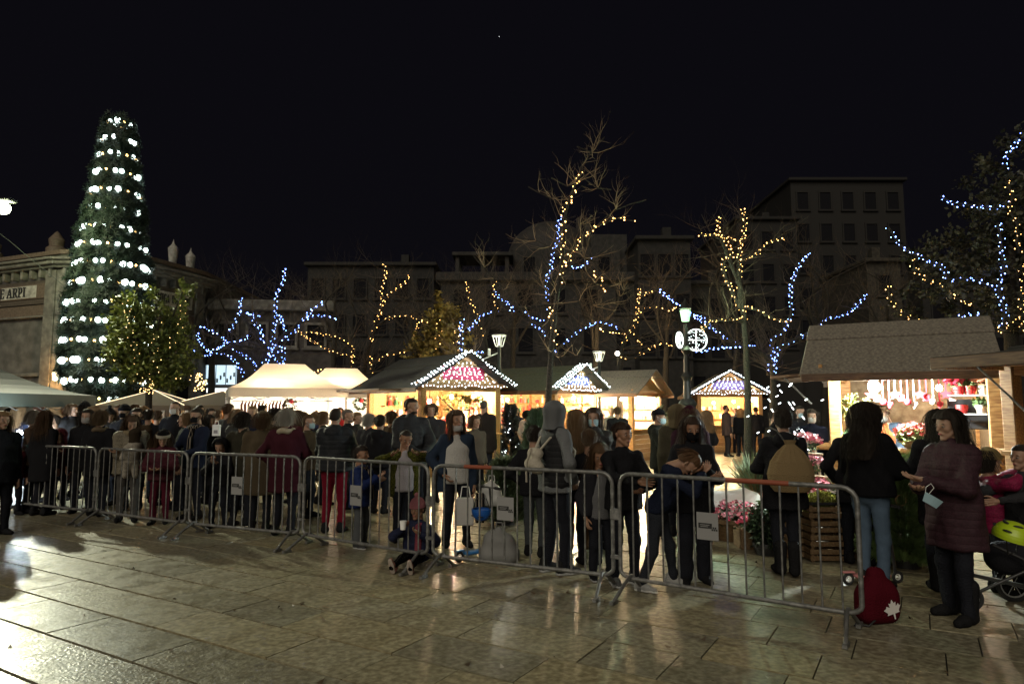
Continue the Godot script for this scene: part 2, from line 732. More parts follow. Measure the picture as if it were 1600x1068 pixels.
func build_ground() -> void:
	var g := MB.new()
	g.box(Vector3(0, -0.27, -80), Vector3(420, 0.5, 420))
	structure("ground", g, M.mortar)
	var far := MB.new()
	far.box(Vector3(0, -0.013, -143), Vector3(400, 0.02, 230))
	structure("far_pavement", far, M.far_ground)
	var root := Node3D.new()
	root.name = "plaza_paving"
	add_child(root)
	root.set_meta("kind", "structure")
	var d := Vector3(0.859, 0, 0.512)
	var nn := Vector3(0.512, 0, -0.859)
	var bs := Basis(d, Vector3.UP, -nn)
	var tones := [Color(0.294, 0.268, 0.184), Color(0.264, 0.246, 0.176), Color(0.312, 0.276, 0.180), Color(0.255, 0.240, 0.180), Color(0.285, 0.261, 0.188), Color(0.324, 0.300, 0.214), Color(0.237, 0.222, 0.164)]
	var mats := []
	for k in tones.size():
		var m := textured(tones[k], T.pave, 0.9, 0.62, T.grit, [0.14, 0.2, 0.12, 0.3, 0.16, 0.24, 0.15][k], true)
		m.albedo_color = Color(tones[k].r * 1.18, tones[k].g * 1.18, tones[k].b * 1.22).linear_to_srgb()
		m.uv1_offset = Vector3(k * 0.37, 0, k * 0.21)
		m.roughness_texture = T.wet
		m.roughness = [0.62, 0.56, 0.68, 0.54, 0.64, 0.58, 0.56][k]
		m.metallic_specular = 0.25
		m.clearcoat_enabled = true
		m.clearcoat = 0.42
		m.clearcoat_roughness = 0.19
		mats.append(m)
	var far_m := textured(Color(1, 1, 1), T.pave, 0.9, 0.62, T.grit, 0.2, true)
	far_m.vertex_color_use_as_albedo = true
	far_m.roughness_texture = T.wet
	far_m.roughness = 0.62
	far_m.metallic_specular = 0.25
	far_m.clearcoat_enabled = true
	far_m.clearcoat = 0.42
	far_m.clearcoat_roughness = 0.19
	var lens := [0.55, 0.7, 0.85, 0.98, 1.12, 1.3]
	var meshes := []
	for l in lens:
		var b := MB.new()
		b.box(Vector3(0, -0.03, 0), Vector3(l - 0.009, 0.06, 0.505 - 0.026))
		meshes.append(b.mesh())
	var spots := []
	var r := RandomNumberGenerator.new()
	r.seed = 99
	for k in range(-6, 62):
		var off := 3.776 + 0.505 * (k + 0.5)
		var s := -34.0 + r.randf() * 0.8
		while s < 32.0:
			var w := r.randi_range(0, 5)
			var l: float = lens[w]
			var p := nn * off + d * (s + l * 0.5)
			s += l
			var depth := -p.z
			if depth < 2.6 or depth > 28.0 or absf(p.x) > depth * 0.80 + 1.4:
				continue
			var t := r.randi_range(0, tones.size() - 1)
			var bb := bs * Basis(Vector3.RIGHT, r.randf_range(-0.004, 0.004)) * Basis(Vector3.BACK, r.randf_range(-0.003, 0.003))
			var pos := p + Vector3(0, r.randf_range(-0.0025, 0.0015), 0)
			var seen := depth > 3.8 and absf(p.x) < depth * 0.76 + 0.5
			spots.append([Vector2(p.x, p.z).length() + (0.0 if seen else 100.0), w, t, Transform3D(bb, pos)])
	spots.sort_custom(func(a, b): return a[0] < b[0])
	var rest := MB.new()
	for k in spots.size():
		var q: Array = spots[k]
		if k < 298:
			var o := part("paving_stone", meshes[q[1]], mats[q[2]], root)
			o.transform = q[3]
		else:
			rest.col = tones[q[2]] * 1.18
			var xf: Transform3D = q[3]
			var l: float = lens[q[1]] - 0.012
			rest.box(xf.origin + Vector3(0, -0.03, 0), Vector3(l, 0.06, 0.48), xf.basis)
	part("paving_stones", rest, far_m, root, "stuff")
	# a few blown leaves and scraps on the stones
	var xs := []
	var cs := []
	for k in 90:
		var z := r.randf_range(4.0, 12.0)
		xs.append(Transform3D(Basis(Vector3.UP, r.randf() * TAU) * Basis(Vector3.RIGHT, PI / 2 + r.randf_range(-0.25, 0.25)), Vector3(r.randf_range(-0.8, 0.8) * z, 0.006, -z)).scaled_local(Vector3.ONE * r.randf_range(0.4, 1.0)))
		cs.append(Color(0.09, 0.055, 0.025).lerp(Color(0.3, 0.28, 0.24), 0.9 if k % 6 == 0 else r.randf() * 0.2))
	var fl := Node3D.new()
	fl.name = "fallen_leaves"
	add_child(fl)
	tag(fl, "brown fallen leaves scattered on the wet paving", "leaves", "", "stuff")
	swarm("leaves", leaf_mesh(0.055, 0.02), M.petal, xs, cs, fl)


func build_barriers() -> void:
	var ends := [[-7.98, 11.2], [-6.18, 10.3], [-4.31, 9.24], [-2.56, 8.46], [-0.85, 7.26], [0.954, 6.36], [2.607, 5.17]]
	var labels := ["steel crowd barrier farthest along the row, at its left end, its top rail catching light", "second steel crowd barrier from the left end, in front of the pale fur hooded jacket", "steel crowd barrier with a sign plate in front of the maroon coat", "steel crowd barrier with a sign plate before the child in bright blue", "steel crowd barrier with an orange band and sign plate, in front of the grey hoodie", "nearest steel crowd barrier, its free end beside the red drawstring bag"]
	var tape := mk(0.2, 0.045, 0.018, 0.6)
	var logo := mk(0.015, 0.015, 0.015, 0.5)
	for k in 6:
		var a := Vector3(ends[k][0], 0, -ends[k][1])
		var b := Vector3(ends[k + 1][0], 0, -ends[k + 1][1])
		var dir := (b - a).normalized()
		var L := a.distance_to(b) - 0.07
		var o := thing("crowd_barrier", labels[k], "barrier", (a + b) * 0.5, atan2(-dir.z, dir.x), "barriers along the queue")
		var h := 1.09
		var y0 := 0.17
		var x := L * 0.5
		var fr := MB.new()
		var pp := PackedVector3Array()
		var rr := 0.11
		for c in [[x - rr, h - rr, 0.0], [-x + rr, h - rr, 1.0], [-x + rr, y0 + rr * 0.6, 2.0], [x - rr, y0 + rr * 0.6, 3.0]]:
			for s in 5:
				var f: float = (c[2] + s / 4.0) * PI / 2
				pp.append(Vector3(c[0] + cos(f) * rr, c[1] + sin(f) * (rr if c[2] < 1.5 else rr * 0.6), 0))
		pp.append(pp[0])
		fr.tube(pp, 0.019, 8, false)
		part("frame", fr, M.steel, o)
		for s in 13:
			var bx := lerpf(-x + 0.13, x - 0.13, s / 12.0)
			var bm := MB.new()
			bm.seg(Vector3(bx, y0 + 0.012, 0), Vector3(bx, h - 0.012, 0), 0.0085, -1, 6)
			part("upright_bar", bm, M.steel, o)
		for e in [-1, 1]:
			var f := MB.new()
			var px: float = e * (x - 0.10)
			f.tube(PackedVector3Array([Vector3(px + e * 0.03, 0.018, 0.30), Vector3(px, 0.19, 0.03), Vector3(px, 0.19, -0.03), Vector3(px + e * 0.03, 0.018, -0.30)]), 0.017, 6)
			f.bar(Vector3(px + e * 0.03, 0.02, 0.22), Vector3(px + e * 0.03, 0.02, 0.33), 0.035, 0.028)
			f.bar(Vector3(px + e * 0.03, 0.02, -0.22), Vector3(px + e * 0.03, 0.02, -0.33), 0.035, 0.028)
			part("foot", f, M.steel, o)
		if k < 5:
			part("coupling", MB.new().bev(Vector3(x + 0.03, 0.72, 0.0), Vector3(0.10, 0.10, 0.05), 0.008), M.steel, o)
			part("coupling", MB.new().bev(Vector3(x + 0.03, 0.34, 0.0), Vector3(0.10, 0.035, 0.04), 0.006), M.steel, o)
		if k >= 2:
			var t: float = [0, 0, 0.46, 0.47, 0.44, 0.42][k]
			var sx := lerpf(-x, x, t)
			var plate := MB.new()
			plate.bev(Vector3(sx, 0.70, 0.030), Vector3(0.185, 0.225, 0.006), 0.002)
			var pl := part("sign_plate", plate, M.plate, o)
			var lg := MB.new()
			lg.box(Vector3(sx - 0.018, 0.705, 0.0345), Vector3(0.115, 0.042, 0.003))
			for q in [[0.052, 0.692], [0.070, 0.692], [0.061, 0.675], [0.043, 0.675], [0.079, 0.675]]:
				lg.box(Vector3(sx + q[0], q[1], 0.0345), Vector3(0.013, 0.014, 0.003))
			part("logo", lg, logo, pl)
			var lt := MB.new()
			lt.box(Vector3(sx - 0.02, 0.712, 0.0365), Vector3(0.08, 0.005, 0.002))
			lt.box(Vector3(sx - 0.025, 0.699, 0.0365), Vector3(0.065, 0.005, 0.002))
			part("lettering", lt, M.plate, pl)
		if k >= 4:
			var bt := MB.new()
			var bx0 := -0.36 * L if k == 4 else -0.05 * L
			bt.seg(Vector3(bx0 + 0.1, h, 0), Vector3(bx0 + (0.42 if k == 4 else 0.6), h, 0), 0.0205, -1, 8)
			part("orange_band", bt, tape, o)


# ---------- buildings ----------
func windows(root: Node3D, xf: Transform3D, w: float, y0: float, floors: int, fh: float, cols: int, ww: float, wh: float, frame: Material, lit := -1) -> void:
	for f in floors:
		for c in cols:
			var x := -w * 0.5 + w * (c + 0.5) / cols
			var y := y0 + fh * f + fh * 0.5
			var fr := MB.new()
			for s in [-1, 1]:
				fr.box(Vector3(x + s * (ww * 0.5 + 0.06), y, 0.06), Vector3(0.12, wh + 0.24, 0.12))
				fr.box(Vector3(x, y + s * (wh * 0.5 + 0.06), 0.058), Vector3(ww, 0.12, 0.12))
			fr.box(Vector3(x, y - wh * 0.5 - 0.16, 0.1), Vector3(ww + 0.4, 0.08, 0.2))
			var q := MB.new().add(fr, xf)
			var win := part("window", q, frame, root)
			var pn := MB.new()
			pn.box(Vector3(x, y, 0.02), Vector3(ww, wh, 0.03))
			part("pane", MB.new().add(pn, xf), M.dark_pane, win)


func wall_panel(root: Node3D, called: String, a: Vector2, b: Vector2, y0: float, y1: float, th: float, m: Material) -> Transform3D:
	# a wall from a to b (x, z), its outer face towards the left of the walk a -> b seen from above; returns the frame of its outer face
	var d := Vector3(b.x - a.x, 0, b.y - a.y)
	var x := d.normalized()
	var out := x.cross(Vector3.UP)
	if out.dot(EYE - Vector3(a.x, 0, a.y)) < 0:
		out = -out
	x = Vector3.UP.cross(out)
	var mid := Vector3((a.x + b.x) * 0.5, 0, (a.y + b.y) * 0.5)
	var bs := Basis(x, Vector3.UP, out)
	var q := MB.new()
	q.box(mid + Vector3(0, (y0 + y1) * 0.5, 0) - out * th * 0.5, Vector3(d.length(), y1 - y0, th), bs)
	part(called, q, m, root)
	return Transform3D(bs, mid)


func text_on(root: Node3D, words: String, xf: Transform3D, hgt: float, m: Material, width := 0.0) -> void:
	var tm := TextMesh.new()
	var sf := SystemFont.new()
	sf.font_names = PackedStringArray(["Droid Serif"])
	sf.font_weight = 700
	tm.font = sf
	tm.text = words
	tm.font_size = 64
	tm.pixel_size = hgt / 46.0
	tm.depth = 0.03
	var o := MeshInstance3D.new()
	o.name = "lettering"
	o.mesh = tm
	o.material_override = m
	root.add_child(o, true)
	o.transform = xf
	if width > 0:
		var w := tm.get_aabb().size.x
		o.transform = xf * Transform3D(Basis.from_scale(Vector3(width / w, 1, 1)), Vector3.ZERO)


func build_buildings() -> void:
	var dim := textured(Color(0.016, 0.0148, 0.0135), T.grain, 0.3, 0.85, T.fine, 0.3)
	var plaster := textured(Color(0.135, 0.126, 0.115), T.grain, 0.25, 0.85, T.fine, 0.3)
	var stone := textured(Color(0.2, 0.183, 0.16), T.grain, 0.4, 0.85, T.stone, 0.4)
	var tilework := textured(Color(0.09, 0.07, 0.06), T.mottle, 0.8, 0.6)
	var band := textured(Color(0.14, 0.1, 0.08), T.mottle, 0.8, 0.7)
	var sign_white := textured(Color(0.55, 0.52, 0.46), T.grain, 0.5, 0.6)
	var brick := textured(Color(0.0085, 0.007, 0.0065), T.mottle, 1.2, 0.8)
	# --- the old corner building with the tile signs
	var r := thing("corner_building", "pale two storey corner building with dark lettered tile friezes behind the tall lit conifer", "building")
	var A := Vector2(-27.0, -30.6)
	var B := Vector2(-18.15, -27.0)
	var C := Vector2(-15.6, -27.0)
	var D := Vector2(-14.4, -31.4)
	var E := Vector2(-14.6, -40.0)
	var segs := [[A, B], [B, C], [C, D], [D, E]]
	for k in 4:
		var s: Array = segs[k]
		var f := wall_panel(r, "wall", s[0], s[1], 0.0 if k != 0 else 0.0, 7.9, 0.4, plaster)
		var w: float = s[0].distance_to(s[1])
		if k == 3:
			continue
		var fz := MB.new().box(Vector3(0, 6.36, 0.05), Vector3(w - 0.5, 0.95, 0.1))
		part("frieze", MB.new().add(fz, f), tilework, r)
		var lower := MB.new().box(Vector3(0, 5.62, 0.06), Vector3(w - 0.3, 0.42, 0.12))
		part("lower_band", MB.new().add(lower, f), band, r)
		var ledge := MB.new()
		ledge.bev(Vector3(0, 3.02, 0.07), Vector3(w, 0.14, 0.14), 0.02)
		ledge.bev(Vector3(0, 5.36, 0.09), Vector3(w, 0.08, 0.18), 0.02)
		part("string_course", MB.new().add(ledge, f), stone, r)
		var co := MB.new()
		co.bev(Vector3(0, 7.32, 0.16), Vector3(w + 0.3, 0.12, 0.34), 0.03)
		co.bev(Vector3(0, 7.44, 0.25), Vector3(w + 0.5, 0.14, 0.52), 0.03)
		co.bev(Vector3(0, 7.58, 0.31), Vector3(w + 0.6, 0.1, 0.64), 0.03)
		part("cornice", MB.new().add(co, f), stone, r)
		var nb := int(w / 0.55)
		for q in nb:
			var x := -w * 0.5 + (q + 0.5) * w / nb
			var bk := MB.new().bev(Vector3(x, 7.08, 0.14), Vector3(0.14, 0.34, 0.28), 0.03)
			part("bracket", MB.new().add(bk, f), stone, r)
		for e in [-1, 1]:
			var pl := MB.new().bev(Vector3(e * (w * 0.5 - 0.3), 3.6, 0.09), Vector3(0.6, 7.2, 0.18), 0.02)
			part("pilaster", MB.new().add(pl, f), stone, r)
		if k == 0 or k == 2:
			var bd := MB.new().bev(Vector3(0.3 if k == 0 else 0.0, 6.4, 0.12), Vector3(w - 1.6, 0.6, 0.05), 0.01)
			var b2 := part("sign_board", MB.new().add(bd, f), sign_white if k == 2 else band, r)
			if k == 2:
				text_on(b2, "CERAMICA  DE  ARPI", f * Transform3D(Basis.IDENTITY, Vector3(0, 6.4, 0.16)), 0.34, M.black, w - 2.0)
			else:
				text_on(b2, "TERRISSERIA DE ARPI", f * Transform3D(Basis.IDENTITY, Vector3(0.3, 6.4, 0.16)), 0.4, M.black, 5.4)
				var bw := MB.new().box(Vector3(2.55, 6.4, 0.148), Vector3(2.2, 0.5, 0.006))
				part("sign_panel", MB.new().add(bw, f), sign_white, b2)
		if k == 0:
			var dr := MB.new().box(Vector3(0.9, 1.2, 0.03), Vector3(1.3, 2.4, 0.06))
			part("door", MB.new().add(dr, f), M.dark_wood, r)
			var aw := MB.new().bev(Vector3(0.9, 2.55, 0.1), Vector3(1.6, 0.3, 0.2), 0.02)
			part("shop_sign", MB.new().add(aw, f), band, r)
			var po := MB.new().box(Vector3(4.35, 1.75, 0.2), Vector3(0.72, 1.15, 0.03))
			var p2 := part("poster", MB.new().add(po, f), mk(0.1, 0.1, 0.1, 0.5), r)
			var pic := MB.new()
			pic.col = Color(0.45, 0.45, 0.45)
			pic.ell(Vector3(4.35, 1.9, 0.217), Vector3(0.2, 0.26, 0.003), 14, 8)
			pic.col = Color(0.02, 0.02, 0.02)
			pic.ell(Vector3(4.28, 1.95, 0.221), Vector3(0.05, 0.03, 0.002), 8, 4)
			pic.ell(Vector3(4.42, 1.95, 0.221), Vector3(0.05, 0.03, 0.002), 8, 4)
			pic.ell(Vector3(4.35, 2.12, 0.221), Vector3(0.2, 0.07, 0.002), 10, 4)
			part("print", MB.new().add(pic, f), M.petal, p2)
		if k == 1:
			var sh := MB.new().box(Vector3(0.1, 1.3, 0.02), Vector3(1.5, 2.5, 0.05))
			part("shop_window", MB.new().add(sh, f), glow(1.0, 0.72, 0.42, 0.9), r)
			var bars := MB.new()
			for q in 5:
				bars.box(Vector3(0.1, 0.3 + q * 0.5, 0.06), Vector3(1.5, 0.04, 0.05))
			for q in 12:
				bars.col = Color.from_hsv(rng.randf(), 0.5, 0.3)
				bars.box(Vector3(-0.5 + 0.1 * q, 0.42 + 0.5 * (q % 4) , 0.07), Vector3(0.08, 0.2, 0.06))
			part("shop_shelf", MB.new().add(bars, f), M.petal, r)
		if k == 2:
			windows(r, f, w, 0.4, 1, 3.0, 2, 0.9, 1.9, stone)
	var roof := MB.new()
	roof.prism(PackedVector2Array([A, B + Vector2(0.05, 0.15), C + Vector2(0.1, 0.1), D + Vector2(0.2, 0), E, Vector2(-27, -40)]), -7.85, -8.02, Transform3D(Basis(Vector3.RIGHT, PI / 2), Vector3.ZERO).scaled(Vector3(1, 1, 1)))
	# prism lies in (x, z) after the turn
	part("roof", roof, band, r)
	# parapet and urns
	for q in [[-24.0, -31.0], [-20.4, -30.0]]:
		var u := MB.new()
		u.lathe(PackedVector2Array([Vector2(0.0, 9.6), Vector2(0.1, 9.5), Vector2(0.32, 9.2), Vector2(0.28, 8.9), Vector2(0.4, 8.8), Vector2(0.42, 7.9)]), 10, Transform3D(Basis.IDENTITY, Vector3(q[0], 0, q[1])))
		part("roof_urn", u, band, r)
	for q in [[270, 398, 31.0], [297, 410, 32.5]]:
		var p := at(q[0], q[1], q[2])
		var u := MB.new()
		var xf := Transform3D(Basis.IDENTITY, Vector3(p.x, 0, p.z))
		u.lathe(PackedVector2Array([Vector2(0.0, p.y + 0.75), Vector2(0.07, p.y + 0.5), Vector2(0.24, p.y + 0.3), Vector2(0.17, p.y - 0.35), Vector2(0.08, p.y - 0.45), Vector2(0.1, p.y - 0.7), Vector2(0.3, p.y - 0.8), Vector2(0.36, 7.9)]), 8, xf)
		part("roof_finial", u, sign_white, r)
	# --- building with a lit shop window to the right of it
	r = thing("shop_building", "dark low building with one bright lit upstairs shop window behind the blue tree", "building")
	var f2 := wall_panel(r, "wall", Vector2(-14.3, -31.9), Vector2(-8.5, -32.6), 0, 6.4, 0.4, textured(Color(0.07, 0.06, 0.055), T.grain, 0.3, 0.85))
	var b5 := MB.new().bev(Vector3(0, 6.55, 0.1), Vector3(5.8, 0.5, 0.5), 0.04)
	part("parapet", MB.new().add(b5, f2), stone, r)
	var w5 := MB.new().box(Vector3(-2.25, 3.25, 0.02), Vector3(1.4, 0.9, 0.05))
	var win := part("window", MB.new().add(w5, f2), glow(0.62, 0.85, 1.0, 0.75), r)
	var w6 := MB.new()
	for q in 4:
		w6.box(Vector3(-2.92 + q * 0.45, 3.25, 0.06), Vector3(0.03, 0.92, 0.04))
	for q in 9:
		w6.box(Vector3(-2.85 + q * 0.15, 2.98 + 0.14 * ((q * 7) % 3), 0.055), Vector3(0.08, 0.2, 0.02))
	part("mullion", MB.new().add(w6, f2), mk(0.2, 0.25, 0.28, 0.6), win)
	var w7 := MB.new().box(Vector3(-1.75, 2.52, 0.05), Vector3(2.2, 0.2, 0.06))
	part("lit_sign_band", MB.new().add(w7, f2), glow(0.9, 0.97, 1.0, 1.4), r)
	windows(r, f2, 5.4, 4.2, 1, 1.9, 4, 0.8, 1.0, stone)
	# --- far blocks
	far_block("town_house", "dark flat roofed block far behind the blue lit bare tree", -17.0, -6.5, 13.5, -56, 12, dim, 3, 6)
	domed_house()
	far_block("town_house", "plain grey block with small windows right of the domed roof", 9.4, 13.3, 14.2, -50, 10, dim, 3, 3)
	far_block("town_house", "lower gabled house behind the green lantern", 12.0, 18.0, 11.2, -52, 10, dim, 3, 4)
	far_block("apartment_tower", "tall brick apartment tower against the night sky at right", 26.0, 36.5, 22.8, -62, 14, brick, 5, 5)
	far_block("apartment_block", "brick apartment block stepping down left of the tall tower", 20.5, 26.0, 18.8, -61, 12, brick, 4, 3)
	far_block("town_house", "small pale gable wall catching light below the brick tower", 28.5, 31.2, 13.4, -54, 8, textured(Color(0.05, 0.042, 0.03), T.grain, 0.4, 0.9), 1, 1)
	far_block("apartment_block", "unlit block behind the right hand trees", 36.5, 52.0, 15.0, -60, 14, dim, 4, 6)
	far_block("apartment_block", "wide unlit block closing the square at far left", -48.0, -29.0, 9.5, -44, 12, dim, 3, 6)


func far_block(called: String, label: String, x0: float, x1: float, h: float, z: float, deep: float, m: Material, floors: int, cols: int) -> void:
	var r := thing(called, label, "building", Vector3((x0 + x1) * 0.5, 0, z))
	var w := x1 - x0
	part("wall", MB.new().box(Vector3(0, h * 0.5, -deep * 0.5), Vector3(w, h, deep)), m, r)
	part("cornice", MB.new().bev(Vector3(0, h + 0.12, -deep * 0.5 + 0.1), Vector3(w + 0.5, 0.3, deep + 0.6), 0.05), m, r)
	windows(r, Transform3D.IDENTITY, w, h - floors * 3.0 - 0.4, floors, 3.0, cols, 1.0, 1.6, m)
	var ch := MB.new()
	ch.bev(Vector3(w * 0.22, h + 0.9, -deep * 0.3), Vector3(0.7, 1.6, 0.7), 0.04)
	part("chimney", ch, m, r)


func domed_house() -> void:
	var m := textured(Color(0.03, 0.028, 0.0255), T.grain, 0.3, 0.85, T.stone, 0.4)
	var dark := textured(Color(0.035, 0.031, 0.028), T.grain, 0.4, 0.8)
	var r := thing("domed_house", "large pale house with a curved dome roof and roof pergola behind the tall bare tree", "building", Vector3(2.3, 0, -52))
	part("wall", MB.new().box(Vector3(0, 5.7, -6), Vector3(15.6, 11.4, 12)), m, r)
	part("cornice", MB.new().bev(Vector3(0, 11.75, -5.8), Vector3(16.3, 0.7, 12.6), 0.08), m, r)
	windows(r, Transform3D.IDENTITY, 15.0, 2.4, 3, 3.0, 6, 1.1, 1.8, m)
	var up := MB.new().box(Vector3(2.1, 13.3, -6), Vector3(8.6, 2.6, 8))
	part("upper_storey", up, m, r)
	windows(r, Transform3D(Basis.IDENTITY, Vector3(2.1, 0, -2)), 8.0, 12.0, 1, 2.2, 4, 0.9, 1.4, m)
	var dome := MB.new()
	var pr := PackedVector2Array()
	for k in 11:
		var f := PI * 0.5 * k / 10.0
		pr.append(Vector2(3.7 * sin(f), 14.4 + 3.3 * cos(f)))
	dome.lathe(pr, 28, Transform3D(Basis.IDENTITY, Vector3(1.0, 0, -6)))
	part("dome", dome, dark, r)
	part("dome_rim", MB.new().lathe(PackedVector2Array([Vector2(3.7, 14.75), Vector2(3.95, 14.7), Vector2(3.95, 14.4), Vector2(3.7, 14.35)]), 28, Transform3D(Basis.IDENTITY, Vector3(1.0, 0, -6))), m, r)
	var pg := MB.new()
	for x in [-6.6, -4.6, -2.7]:
		pg.box(Vector3(x, 12.8, -1.0), Vector3(0.3, 1.6, 0.3))
		pg.box(Vector3(x, 12.8, -4.0), Vector3(0.3, 1.6, 0.3))
	part("pergola_post", pg, m, r)
	part("pergola_roof", MB.new().bev(Vector3(-4.6, 13.75, -2.5), Vector3(4.8, 0.3, 4.0), 0.05), m, r)
	part("stair_tower", MB.new().box(Vector3(5.6, 13.9, -5), Vector3(2.9, 3.8, 5)), m, r)
	part("tower_window", MB.new().box(Vector3(5.5, 14.2, -2.48), Vector3(1.0, 0.9, 0.05)), M.dark_pane, r)
	for x in [3.6, 4.4]:
		part("chimney", MB.new().bev(Vector3(x, 17.2, -7), Vector3(0.4, 2.4, 0.4), 0.03), dark, r)


# ---------- trees ----------
func branch_into(mb: MB, p: Vector3, dir: Vector3, len: float, r: float, depth: int) -> void:
	var q := PackedVector3Array([p])
	var rr := [r]
	var d := dir
	var n := 5 if depth > 0 else 4
	for k in n:
		d = (d + Vector3(rng.randf_range(-0.36, 0.36), rng.randf_range(-0.2, 0.32), rng.randf_range(-0.36, 0.36))).normalized()
		q.append(q[-1] + d * len / n)
		rr.append(r * (1.0 - 0.78 * (k + 1.0) / n))
		if depth > 0 and k < n:
			for s in (2 if depth > 1 else 1):
				if rng.randf() < 0.8:
					var side := Vector3(rng.randf_range(-1, 1), rng.randf_range(-0.3, 0.7), rng.randf_range(-1, 1)).normalized()
					branch_into(mb, q[-1], (d + side * 0.9).normalized(), len * rng.randf_range(0.4, 0.62), rr[-1] * 0.7, depth - 1)
	mb.tube(q, rr, 3, false)


func bare_tree(called: String, label: String, trunk: PackedVector3Array, r0: float, r1: float, limbs: Array, twigs: int, size: float, fine := 1, twig_m: Material = null) -> Node3D:
	var o := thing(called, label, "tree", trunk[0])
	var off := -trunk[0]
	var tp := smooth_path(trunk, 0.4)
	var tr := []
	for k in tp.size():
		tr.append(lerpf(r0, r1, float(k) / (tp.size() - 1)) + (0.05 * exp(-k * 0.8)))
	var back := Transform3D(Basis.IDENTITY, off)
	part("trunk", MB.new().add(MB.new().tube(tp, tr, 10), back), M.bark, o)
	var tw := MB.new()
	for l in limbs:
		# join the limb to the trunk when it starts away from it
		var best := tp[0]
		for q in tp:
			if q.distance_to(l[0]) < best.distance_to(l[0]):
				best = q
		var path: PackedVector3Array = l
		var d0 := best.distance_to(l[0])
		if d0 > 0.1 and d0 < 2.6:
			path = PackedVector3Array([best]) + path
		var sp := smooth_path(path, 0.3)
		var rr := []
		for k in sp.size():
			rr.append(lerpf(minf(r1, 0.07), 0.014, float(k) / (sp.size() - 1)))
		part("limb", MB.new().add(MB.new().tube(sp, rr, 6), back), M.bark, o)
		for k in twigs:
			var f := rng.randf_range(0.1, 1.0)
			var p := sp[int(f * (sp.size() - 1))]
			var dir := Vector3(rng.randf_range(-1, 1), rng.randf_range(-0.1, 1.2), rng.randf_range(-1, 1)).normalized()
			branch_into(tw, p + off, dir, size * rng.randf_range(0.4, 1.0), 0.0105, fine)
	if tw.v.size() > 0:
		part("twigs", tw, twig_m if twig_m else M.twig, o, "stuff")
	return o


func strand(root: Node3D, path: PackedVector3Array, m: Material, spacing: float, r: float, wrap := 0.05, wired := true) -> void:
	var sp := smooth_path(path, spacing * 0.54)
	var b := MB.new()
	var w := PackedVector3Array()
	var first := sp[0]
	for k in sp.size():
		var f := k * 1.9
		var p := sp[k] + Vector3(cos(f), rng.randf_range(-0.6, 0.6), sin(f)) * wrap * rng.randf_range(0.6, 1.3)
		w.append(p)
		var s := r * rng.randf_range(0.6, 1.25) * 0.86
		b.ell(p, Vector3(s, s, s), 4, 3)
	var back := Transform3D(Basis.IDENTITY, -root.position)
	var st := part("bulbs", MB.new().add(b, back), m, root, "stuff")
	if wired:
		part("wire", MB.new().add(MB.new().tube(w, 0.004, 3, false), back), M.wire, st)


func lights_on(label: String, paths: Array, m: Material, spacing: float, r: float, wrap := 0.05) -> Node3D:
	var o := thing("light_string", label, "string lights", paths[0][0])
	for p in paths:
		strand(o, p, m, spacing, r, wrap)
	return o


